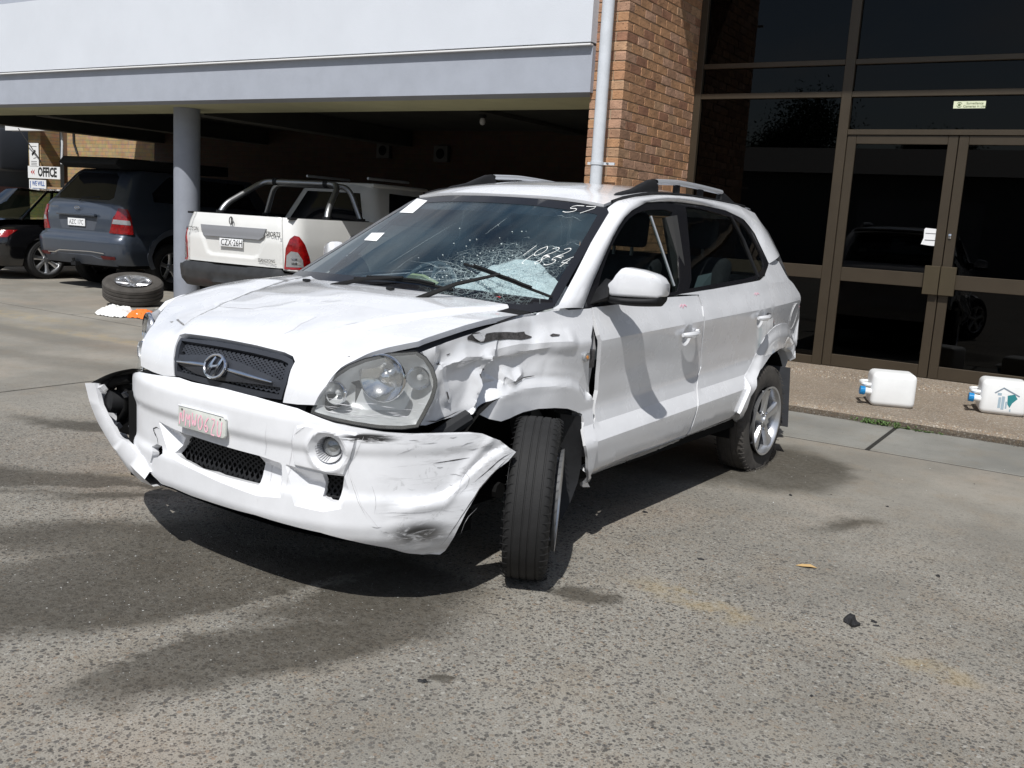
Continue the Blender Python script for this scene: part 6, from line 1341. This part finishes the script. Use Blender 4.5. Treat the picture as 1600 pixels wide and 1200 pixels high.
ub=MB(); ub.box(.25,3.9,-.80,.80,.34,1.28); ub.box(3.5,4.3,-.85,.85,.4,1.05); ub.build('underbody',deepblack,g)
for x in (1.05,3.76):
    for s_ in (1,-1): simplewheel(g,x,s_*.79,.365,.12,s_)
tow=MB(); tow.box(-.04,.3,-.05,.05,.36,.42); tow.tube([(-.02,0,.40),(-.04,0,.47)],.022,8); tow.build('tow_bar',plastic,g)
# ---------------- white utility
u_=empty('white_utility',(-9.001,7.96,0),radians(93.94),'white twin cab utility with sports bars parked nose in, tailgate in the sun','car')
w0=.93; fs_=lambda x: sside(w0,.20,.05,x)
F2=wrap([(.35,.90),(.5,.95),(.66,.955),(.72,.93),(.80,.93),(1.0,.925),(1.2,.885),(1.30,.855),(1.34,.85)],[(.35,.10),(.48,-.02),(.66,-.04),(.69,.0),(.72,.01),(1.0,.0),(1.2,.03),(1.30,.06),(1.34,.075)],w0,.20,.05)
S2=Srf(F2,-1)
ra_=list(reversed(archhole(1.15,.46,.44))); la_=[(-s,z) for s,z in archhole(1.15,.46,.44)]
ds=[(1.30,1.30),(1.55,1.30),(1.75,1.17),(4.6,1.15)]
sheet('tray_side',[(.765,.70),(fs_(.70),.66),(fs_(.70),.46)]+ra_+[(fs_(1.65),.42),(fs_(4.6),.42),(fs_(4.6),1.12),(fs_(1.95),1.16),(fs_(1.72),1.29),(.765,1.30)],S2,.05,utep,u_,rim=.03)
sheet('tray_side',flip([(.765,.70),(fs_(.70),.66),(fs_(.70),.46)]+ra_+[(fs_(1.65),.42),(fs_(4.6),.42),(fs_(4.6),1.12),(fs_(1.95),1.16),(fs_(1.72),1.29),(.765,1.30)]),S2,.08,utep,u_,rim=.03)
def tgd(u,v):
    d=0
    rec=[(-.56,1.09),(.56,1.09),(.42,.83),(.34,.80),(-.34,.80),(-.42,.83)]
    d-=.022*sstep(0,.025,sdf((u,v),rec)); d-=.004*math.exp(-((v-1.235)/.006)**2)*sstep(.55,.52,abs(u)); return d
sheet('tailgate',[(-.757,.715),(.757,.715),(.757,1.30),(-.757,1.30)],S2,.022,utep,u_,disp=tgd,rim=.05,angle=60)
gm2=mat('grey tailgate garnish',(.22,.225,.24),.45); gh=[(-.55,1.155),(.55,1.155),(.50,1.06),(.44,1.025),(-.44,1.025),(-.50,1.06)]
sheet('tailgate_garnish',gh,S2,.03,gm2,u_,off=.012,rim=.02,disp=lambda u,v:.008*sstep(1.06,1.08,v))
MB().box(-.006,.002,-.186,.186,.915,1.012).build('number_plate',paper,u_,bevel=.002); textobj('plate_writing','CZX\u00b726H',.108,blk,u_,FR((-.0075,-.012,.962),(0,-1,0),(0,0,1)),font_w=.80)
em=MB(); em.tube([(-.012+.006,.028*cos(a),1.225+.045*sin(a)) for a in [2*pi*i/16 for i in range(17)]],.006,6,False); em.tube([(.0,0,1.185),(.0,.0,1.265)],.008,6); em.build('tailgate_badge',MATS['grey unit case'],u_,smooth=True)
textobj('tailgate_lettering','ACTYON',.062,blk,u_,FR((.0+.010,.655,1.10),(0,-1,0),(0,0,1)),font_w=.8); textobj('tailgate_lettering','SPORTS',.075,blk,u_,FR((.010,-.645,1.10),(0,-1,0),(0,0,1)),font_w=.85,bold=.001); textobj('tailgate_lettering','SSANGYONG',.055,blk,u_,FR((-.002,-.56,.79),(0,-1,0),(0,0,1)),font_w=.8)
for s_ in (1,-1):
    tlp=[(.775,.705),(.80,.95),(.85,1.06),(.90,1.10),(.955,1.09),(1.03,1.0),(1.10,.86),(1.13,.74),(1.13,.705)]
    sheet('tail_lamp',[(s_*a,b) for a,b in tlp],S2,.03,redlens,u_,off=.010,rim=.02)
    sheet('lamp_strip',[(s_*a,b) for a,b in [(.80,.735),(.81,.87),(.86,.92),(.93,.91),(.99,.82),(1.0,.735)]],S2,.03,clearlens,u_,off=.014,rim=.003)
    for bx in (.84,.79): sheet('lamp_highlight',[(s_*a,b) for a,b in [(.86,bx),(.95,bx),(.96,bx-.025),(.865,bx-.025)]],S2,.03,chrome,u_,off=.017,rim=.003)
bps=mat('black bumper plastic',(.035,.036,.038),.42,var=.3,vscale=9)
sheet('rear_bumper',[(-fs_(.68),.42),(fs_(.68),.42),(fs_(.62),.655),(.8,.655),(.75,.685),(-.75,.685),(-.8,.655),(-fs_(.62),.655)],S2,.05,bps,u_,off=.025,rim=.10,disp=lambda u,v:-.02*sstep(.30,.28,abs(u))*sstep(.50,.53,v))
MB().box(.02,.12,-.76,.76,.66,.70).build('tailgate_gap',deepblack,u_)
rp=MB()
P_=[(s_,z_) for s_,z_ in []]
for s_ in (-1,):
    L_=[S2.at(s_*fs_(1.56),.95+0,.004)]
rp.tube([S2.at(-fs_(x),z,.002) for x,z in ((1.02,.62),(1.02,1.0),(1.10,1.10),(1.25,1.13),(1.9,1.12))],.007,6); rp.build('side_moulding_line',gm2,u_,smooth=True)
fb2=MB(); fb2.prism([(1.20,1.115),(1.9,1.10),(1.9,.96),(1.25,.98)],'y',-.945,-.935); 
cabf=wrap([(1.05,.84),(1.25,.82),(1.74,.60),(1.80,.5)],[(1.05,1.66),(1.20,1.68),(1.70,1.88),(1.80,2.02)],.80,.14,.04); S3=Srf(cabf,-1); f3=lambda x:x-1.86+.66+.14*pi/2
sheet('cab',[(-f3(3.7),1.08),(f3(3.7),1.08),(f3(3.1),1.45),(f3(2.9),1.76),(-f3(2.9),1.76),(-f3(3.1),1.45)],S3,.06,utep,u_,rim=0,holes=[[(-.62,1.27),(.62,1.27),(.60,1.66),(-.60,1.66)]])
sheet('cab_rear_glass',[(-.62,1.27),(.62,1.27),(.60,1.66),(-.60,1.66)],S3,.1,dglass,u_,off=-.004,rim=0)
sheet('cab_shade_panel',[(-.63,1.09),(.63,1.09),(.63,1.262),(-.63,1.262)],S3,.1,gm2,u_,off=.004,rim=0)
for s_ in (1,-1): sheet('side_glass',[(s_*f3(a),b) for a,b in [(2.02,1.26),(3.4,1.24),(2.95,1.66),(2.1,1.68)]],S3,.1,dglass,u_,off=.004,rim=0)
MB().box(1.98,3.3,-.60,.60,1.74,1.80).build('cab_roof',utep,u_,bevel=.03)
for s_ in (1,-1): MB().tube([(1.95,-.52*s_,1.86),(2.9,-.52*s_,1.86)],.018,6).build('roof_bar',satin,u_,smooth=True)
bars=MB(); P_=[]
def bend_tube(P,r=.10,n=6):
    P=[Vector(p) for p in P]; o=[P[0]]
    for i in range(1,len(P)-1):
        a=P[i]+(P[i-1]-P[i]).normalized()*r; b=P[i]+(P[i+1]-P[i]).normalized()*r
        for k in range(n+1): t_=k/n; o.append(a.lerp(P[i],t_).lerp(P[i].lerp(b,t_),t_))
    return o+[P[-1]]
hoop=bend_tube([(1.33,.76,1.30),(1.33,.70,1.72),(1.33,-.70,1.72),(1.33,-.76,1.30)],.16)
stay=lambda s_: bend_tube([(.78,s_*.79,1.30),(.80,s_*.785,1.39),(1.32,s_*.66,1.72),(1.40,s_*.6,1.72)],.08)
# the rear loop that leans forward and the upright hoop behind it
bars.tube([(x-.0,y,z) for x,y,z in bend_tube([(.62,.80,1.31),(.64,.79,1.39),(1.22,.62,1.74),(1.22,-.62,1.74),(.80,-.79,1.40),(.78,-.80,1.31)],.14)],.038,12); bars.build('sports_bar',steel,u_,smooth=True)
b2=MB(); b2.tube(bend_tube([(1.46,.80,1.30),(1.42,.62,1.72),(1.42,-.62,1.72),(1.46,-.80,1.30)],.14),.036,12); b2.build('sports_bar',steel,u_,smooth=True)
for x,y,z in ((.62,.80,1.315),(.78,-.80,1.315),(1.46,.80,1.31),(1.46,-.80,1.31)): MB().tube([(x,y,z-.02),(x,y,z+.02)],.055,12).build('bar_foot',plastic,u_,smooth=True)
for y in (.42,-.42): MB().tube([(1.22,y-.03,1.74),(1.22,y+.03,1.74)],.048,10).build('bar_clamp',plastic,u_,smooth=True); MB().box(1.20,1.44,y-.02,y+.02,1.725,1.76).build('bar_bridge',plastic,u_)
tr2=MB(); tr2.box(.12,1.62,-.74,.74,.80,.84); tr2.box(1.60,1.66,-.80,.80,.6,1.27); tr2.box(.4,4.4,-.8,.8,.34,.8); tr2.box(3.5,4.7,-.85,.85,.4,1.05); tr2.build('tray_floor',deepblack,u_)
for s_ in (1,-1): MB().box(.10,1.60,s_*.80-.03,s_*.80+.03,1.28,1.305).build('tray_rail',plastic,u_,bevel=.005)
for x in (1.15,4.2):
    for s_ in (1,-1): simplewheel(u_,x,s_*.80,.365,.12,s_)
# ---------------- black sedan, nose out
b=empty('black_hatchback',(-15.95,8.45,0),radians(90),'black hatchback parked nose in beyond the slate blue wagon, bright alloy wheel showing','car')
w0=.90; fs_=lambda x: sside(w0,.25,.10,x)
F4=wrap([(.2,.84),(.35,.89),(.6,.91),(.8,.89),(.92,.84),(.97,.80)],[(.2,.06),(.35,0),(.6,.0),(.72,.04),(.80,.10),(.85,.2),(.97,.95)],w0,.25,.10); S4=Srf(F4,-1)
ar4=[(fs_(.92)+.37*cos(a),.33+.37*sin(a)) for a in [pi*i/14 for i in range(14,-1,-1)]]
for s_ in (1,-1):
    h=[(0,.22),(fs_(.5),.22)]+ar4+[(fs_(1.4),.22),(fs_(4.4),.22),(fs_(4.4),.93),(fs_(1.2),.93),(fs_(.2),.88),(0,.84)]
    sheet('body_side',[(s_*p,q) for p,q in h],S4,.06,blkp,b,rim=.01)
MB().add([(x,y*(1-.15*(x<.5)),z) for x,z in ((.12,.84),(.25,.92),(.40,.96),(.55,.97)) for y in (-.78,-.4,0,.4,.78)],[(5*i+k,5*i+k+1,5*i+k+6,5*i+k+5) for i in range(3) for k in range(4)]).build('boot_lid',blkp,b,smooth=True)
MB().add([(.55,-.74,.96),(.45,0,.97),(.55,.74,.96),(1.15,-.58,1.44),(1.08,0,1.47),(1.15,.58,1.44)],[(0,1,4,3),(1,2,5,4)]).build('rear_screen',glass('sedan glass',(.5,.56,.55),1,0,1.6),b,smooth=True)
MB().add([(1.15,-.58,1.44),(1.08,0,1.47),(1.15,.58,1.44),(2.6,-.56,1.48),(2.6,0,1.51),(2.6,.56,1.48),(4.2,-.6,1.0),(4.2,0,1.02),(4.2,.6,1.0)],[(0,1,4,3),(1,2,5,4),(3,4,7,6),(4,5,8,7)]).build('roof',blkp,b,smooth=True)
for s_ in (1,-1):
    V=[(.60,.76*s_,.95),(1.17,.59*s_,1.43),(2.6,.57*s_,1.47),(3.5,.72*s_,.98)]; MB().add(V,[(0,1,2,3)]).build('side_glass',glass('sedan side glass %d'%s_,(.4,.5,.42),1,0,1.5),b)
    MB().tube(V[0:1]+[V[1],V[2],V[3]],.022,6).build('window_frame',blkp,b,smooth=True); MB().tube([(2.05,.745*s_,.97),(2.0,.58*s_,1.45)],.03,6).build('door_pillar',blkp,b)
    MB().tube([(3.1,.80*s_,1.0),(3.1,.98*s_,1.02)],.06,10).build('wing_mirror',blkp,b,smooth=True,bevel=0)
MB().box(.3,4.3,-.72,.72,.2,.80).build('underbody',deepblack,b)
for x in (.95,3.65):
    for s_ in (1,-1): simplewheel(b,x,s_*.80,.33,.11,s_,spokes=7,rimR=.74)
for s_ in (1,-1): sheet('tail_lamp',[(s_*a,z) for a,z in [(.5,.66),(.95,.68),(1.05,.80),(.6,.78)]],S4,.05,redlens,b,off=.005,rim=0)
sheet('number_plate',rect(-.18,.18,.40,.50),S4,.06,paper,b,off=.01,rim=.003)
# ================================================================ loose things
sw=empty('spare_wheel',(-11.15,8.18,0),0,'dusty spare wheel with silver alloy rim lying tilted in front of the slate blue wagon','wheel')
sw.rotation_euler=(0,0,0); hold=sw
def tilt(o):
    M_=Matrix.Translation((0,0,.215))@Matrix.Rotation(radians(15),4,Vector((.59,.81,0)))@Matrix.Rotation(radians(90),4,'X')
    for c in list(o.children): c.matrix_local=M_@c.matrix_local
wheelparts(sw,.385,.125,1,6,.60,rubber_d); tilt(sw)
MB().box(-.16,.12,.10,.36,0,.045).build('wood_chock',mat('grey timber',(.35,.32,.27),.9),sw)
def cloth(name,cx,cy,rx,ry,h,m,seed,lab,cat,rz=0,n=30):
    V=[];Fc=[];idx={}
    for i in range(n+1):
        for k in range(n+1):
            u=-1+2*i/n; v=-1+2*k/n; a=atan2(v,u); R_=.78+.28*noise.noise(Vector((cos(a)*1.6,sin(a)*1.6,seed)))
            r=max(abs(u),abs(v)); x=cos(a)*r*R_; y=sin(a)*r*R_
            z=max(.004,h*(1-(r**3.5))*(.6+.8*noise.noise(Vector((x*2.1,y*2.1,seed+3))))+.035*abs(noise.noise(Vector((x*7,y*7,seed))))+.004)
            V.append((x*rx,y*ry,z))
    for i in range(n):
        for k in range(n): Fc.append((i*(n+1)+k,(i+1)*(n+1)+k,(i+1)*(n+1)+k+1,i*(n+1)+k+1))
    o=mesh_obj(name,V,Fc,m,None,True,60); o.location=(cx,cy,0); o.rotation_euler=(0,0,rz); return tag(o,lab,cat)
cloth('plastic_bag',-10.22,7.30,.36,.24,.13,mat('white bag plastic',(.72,.72,.70),.5,bump=.5,bscale=18),2.3,'crumpled white plastic bag on the concrete in front of the spare wheel','bag')
cloth('orange_rag',-9.93,7.42,.30,.26,.09,mat('orange cloth',(.80,.17,.02),.8,bump=.4,bscale=14),9.1,'orange rag lying against the white bag by the spare wheel','rag')
# jerry cans lying on their sides
wpl=mat('white translucent plastic',(.78,.79,.79),.42,var=.06,vscale=6,bump=.06,bscale=9); bcap=mat('blue screw cap',(.01,.22,.50),.4)
def jerry(loc,rz,lab,prnt):
    j=empty('jerry_can',loc,rz,lab,'jerry can','white jerry cans on the porch step')
    W_,D_,H_=.355,.30,.285      # lying: x along the can's height, y its width, z its thickness
    m=MB(); m.box(0,W_,0,D_,0,H_); m.build('body',wpl,j,bevel=.045,seg=4)
    for z0 in (.07,H_-.07): pass
    # shoulder with moulded handle bridge and neck
    s=MB(); s.tube(bend_tube([(.02,.05,H_*.60),(-.055,.06,H_*.60),(-.060,.24,H_*.60),(.02,.26,H_*.60)],.03,4),.016,8); s.build('handle',wpl,j,smooth=True)
    s=MB(); s.tube([(.01,.045,H_*.40),(-.05,.042,H_*.42)],.028,14); s.build('neck',wpl,j,smooth=True)
    c=MB(); c.tube([(-.045,.042,H_*.42),(-.085,.040,H_*.43)],.034,18)
    for k in range(18): a=2*pi*k/18; c.tube([(-.047,.042+.034*cos(a),H_*.42+.034*sin(a)),(-.084,.040+.034*cos(a),H_*.43+.034*sin(a))],.0025,4)
    c.build('cap',bcap,j,smooth=True,angle=50)
    s=MB()
    for yy in (.0,D_):
        pass
    if prnt:
        pr=MB(); y0=-.0012
        pr.prism([(.10,.185),(.165,.235),(.29,.175),(.285,.165),(.165,.222),(.108,.178)],'y',y0,y0+.0008); pr.build('house_print',mat('grey blue print',(.20,.25,.30),.6),j)
        p2=MB(); p2.prism([(.20,.17),(.25,.185),(.275,.15),(.24,.11),(.225,.07),(.205,.10)],'y',y0,y0+.0008); p2.build('teal_print',mat('teal print',(.02,.20,.22),.6),j)
        p3=MB(); 
        for x0,w3,z0_,z1_ in ((.135,.02,.06,.15),(.16,.022,.05,.16),(.19,.012,.06,.12),(.225,.01,.04,.06)): p3.box(x0,x0+w3,y0,y0+.0008,z0_,z1_)
        p3.box(.125,.155,y0,y0+.0008,.165,.185); p3.build('figure_print',mat('pale blue print',(.33,.43,.50),.6),j)
    return j
jerry((-1.61,8.27,.081),radians(20),'plain white plastic jerry can with blue cap lying on the porch step nearer the car',False)
jerry((-.83,8.69,.085),radians(12),'white plastic jerry can with blue cap and teal house picture at the right edge',True)
# litter
char=mat('charred black scrap',(.012,.012,.013),.7,bump=.6,bscale=50)
def scrap(x,y,s,seed,lab,m=char,cat='scrap',h=.25,nm='black_scrap',grp='black scraps on the concrete'):
    rr=random.Random(seed); n=11; ring=[]; V=[(0,0,s*h)]
    for k in range(n): a=2*pi*k/n; r=s*rr.uniform(.45,1.1); ring.append((r*cos(a),r*sin(a)*.6))
    V+=[(p[0]*.55,p[1]*.55,s*h*rr.uniform(.5,1.2)) for p in ring]+[(p[0],p[1],rr.uniform(.0,s*h*.5)) for p in ring]+[(p[0]*.97,p[1]*.97,.0005) for p in ring]
    Fc=[(0,1+k,1+(k+1)%n) for k in range(n)]+[(1+k,1+n+k,1+n+(k+1)%n,1+(k+1)%n) for k in range(n)]+[(1+n+k,1+2*n+k,1+2*n+(k+1)%n,1+n+(k+1)%n) for k in range(n)]
    o=mesh_obj(nm,V,Fc,m); o.location=(x,y,0); o.rotation_euler=(0,0,rr.uniform(0,6)); tag(o,lab,cat,grp)
scrap(-.67,3.64,.060,4,'large black torn scrap lying on the concrete right of the car',h=.45)
scrap(-.61,3.715,.018,5,'tiny black crumb just right of the large torn scrap',h=.3); scrap(-.59,3.68,.016,6,'second tiny black crumb beside the large torn scrap, nearer the camera',h=.3)
scrap(-1.66,2.25,.028,7,'flat black scrap at the edge of the small damp spot in the foreground',h=.25)
scrap(-.43,3.67,.010,8,'small black crumb right of the torn scrap',h=.3); scrap(-.64,2.95,.012,9,'small dark crumb below the torn scrap, nearest the camera',h=.3)
scrap(-.49,4.44,.017,10,'black pellet on the concrete at the right, above the torn scrap',h=.5); scrap(-1.39,5.28,.020,12,'black crumb on the concrete in front of the flat rear tyre',h=.4)
scrap(-.90,5.45,.014,13,'black crumb on the pale concrete between car and right edge',h=.4); scrap(-.12,5.0,.012,14,'small dark crumb far right near the wall strip',h=.4)
scrap(-1.88,4.40,.020,15,'dark leaf fragment on the concrete beside the front wing',h=.3)
scrap(-1.39,3.92,.022,16,'curled dark leaf on the concrete right of the front tyre',h=.3)
leafm=mat('dry tan leaf',(.42,.28,.12),.8)
lf=MB(); lf.add([(-.045,0,.002),(-.02,-.014,.006),(.02,-.015,.010),(.05,0,.003),(.02,.013,.012),(-.02,.013,.008),(0,0,.002)],[(0,1,6),(1,2,6),(2,3,6),(3,4,6),(4,5,6),(5,0,6)]); o=lf.build('dry_leaf',leafm,smooth=True,loc=(-.99,4.15,0),rot=(0,0,.3)); tag(o,'single dry tan leaf on the concrete right of the car','leaf')
# flecks of broken glass and grit
rg_=random.Random(21); fm=MB()
def fleck(x,y,s): 
    a=rg_.uniform(0,6); fm.add([(x+s*cos(a),y+s*sin(a),.0004),(x+s*cos(a+2.2),y+s*sin(a+2.2),.0004),(x+s*cos(a+4),y+s*sin(a+4),.0006),(x,y,s*.8)],[(0,1,3),(1,2,3),(2,0,3)])
for i in range(420):
    fleck(rg_.gauss(-2.7,.5),rg_.gauss(2.35,.42),rg_.uniform(.0008,.0026))
for i in range(160): fleck(rg_.uniform(-6,1.5),rg_.uniform(2,7),rg_.uniform(.0015,.005))
tag(fm.build('glass_grit',mat('glass grit',(.42,.43,.42),.4)),'scatter of tiny pale glass grit on the stained concrete before the car','grit',kind='stuff')
gf=MB()
for i in range(650):
    a=rg_.random(); x=rg_.uniform(-7,3); y=rg_.uniform(1.3,7.6) if a<.55 else 7.90+rg_.gauss(0,.03); s=rg_.uniform(.002,.008); b=rg_.uniform(0,6); gf.add([(x+s*cos(b),y+s*sin(b),.0003),(x+s*cos(b+2.2)*.6,y+s*sin(b+2.2)*.6,.0003),(x+s*cos(b+4),y+s*sin(b+4),.0003),(x,y,s*.5)],[(0,1,3),(1,2,3),(2,0,3)])
tag(gf.build('dark_grit',mat('dark grit',(.04,.035,.03),.9)),'scatter of dark grit and crumbs on the concrete','grit',kind='stuff')
# weeds at the kerb
wd=MB()
for i in range(170):
    x=-1.50+rg_.gauss(.04,.10) if i<120 else -1.32+rg_.uniform(0,.35); y=7.90+rg_.gauss(0,.018); h=rg_.uniform(.01,.045) if i<120 else rg_.uniform(.005,.015); a=rg_.uniform(0,6.3); l=rg_.uniform(.015,.05)
    c=Vector((x,y,0)); d=Vector((cos(a)*l,sin(a)*l*.7,0)); p=Vector((-sin(a),cos(a),0))*l*.22; wd.add([c,c+d*.5+p+Vector((0,0,h)),c+d+Vector((0,0,h*.6)),c+d*.5-p+Vector((0,0,h))],[(0,1,2,3)])
tag(wd.build('weeds',mat('weed leaf',(.07,.13,.03),.7,var=.4,vscale=30)),'small green weeds in the joint against the porch kerb','weeds',kind='stuff')
# ---------------- across the yard, behind the camera: seen only in the glass
opp=empty('opposite_workshop',(0,-24,0),0,'long low grey workshop across the yard, seen only as a reflection','workshop')
MB().box(-45,30,-6,0,-.02,4.2).build('wall',mat('opposite wall',(.22,.22,.21),.9),opp); MB().prism([(-7,4.2),(1,4.2),(-3,5.6)],'x',-46,31).build('roof',mat('opposite roof',(.16,.15,.14),.8),opp)
for i in range(5): MB().box(-38+14*i,-33+14*i,-.02,.03,0,3.2).build('roller_door',mat('roller door %d'%i,(.3,.3,.3),.6),opp)
lfm=mat('tree leaf',(.045,.075,.025),.7,var=.4,vscale=2); brk=mat('tree bark',(.12,.09,.06),.9)
def tree(x,y,h,cr,seed,lab):
    t=empty('gum_tree',(x,y,-.02),0,lab,'tree','trees across the yard'); rr=random.Random(seed); tk=MB(); tk.tube([(0,0,0),(.1,.1,h*.3),(-.1,.1,h*.55),(.1,0,h*.8)],[.3,.24,.16,.06],8)
    cl=MB()
    for i in range(7):
        a=rr.uniform(0,6.3); q=Vector((cos(a)*cr*.6,sin(a)*cr*.6,h*rr.uniform(.6,.95))); tk.tube([(0,.1,h*rr.uniform(.3,.55)),q*.6+Vector((0,0,h*.2)),q],[.12,.07,.03],6)
        for k in range(2600):
            p=q+Vector((rr.gauss(0,1),rr.gauss(0,1),rr.gauss(0,.7)))*cr*.21; s=rr.uniform(.05,.13); d=Vector((rr.gauss(0,1),rr.gauss(0,1),rr.gauss(0,1))).normalized(); e=d.orthogonal().normalized(); cl.add([p,p+d*s+e*s*.4,p+d*s*2,p+d*s-e*s*.4],[(0,1,2,3)])
    tk.build('trunk',brk,t,smooth=True); cl.build('crown',lfm,t)
tree(-16,-33,8.6,3.6,1,'tallest tree behind the workshop roof across the yard'); tree(-9.5,-34,6.6,2.6,2,'small low tree behind the workshop, right of the tallest'); tree(-30,-33,9,4.2,3,'tree behind the left end of the workshop'); tree(9,-35,7.6,3.4,4,'tree behind the right end of the workshop')
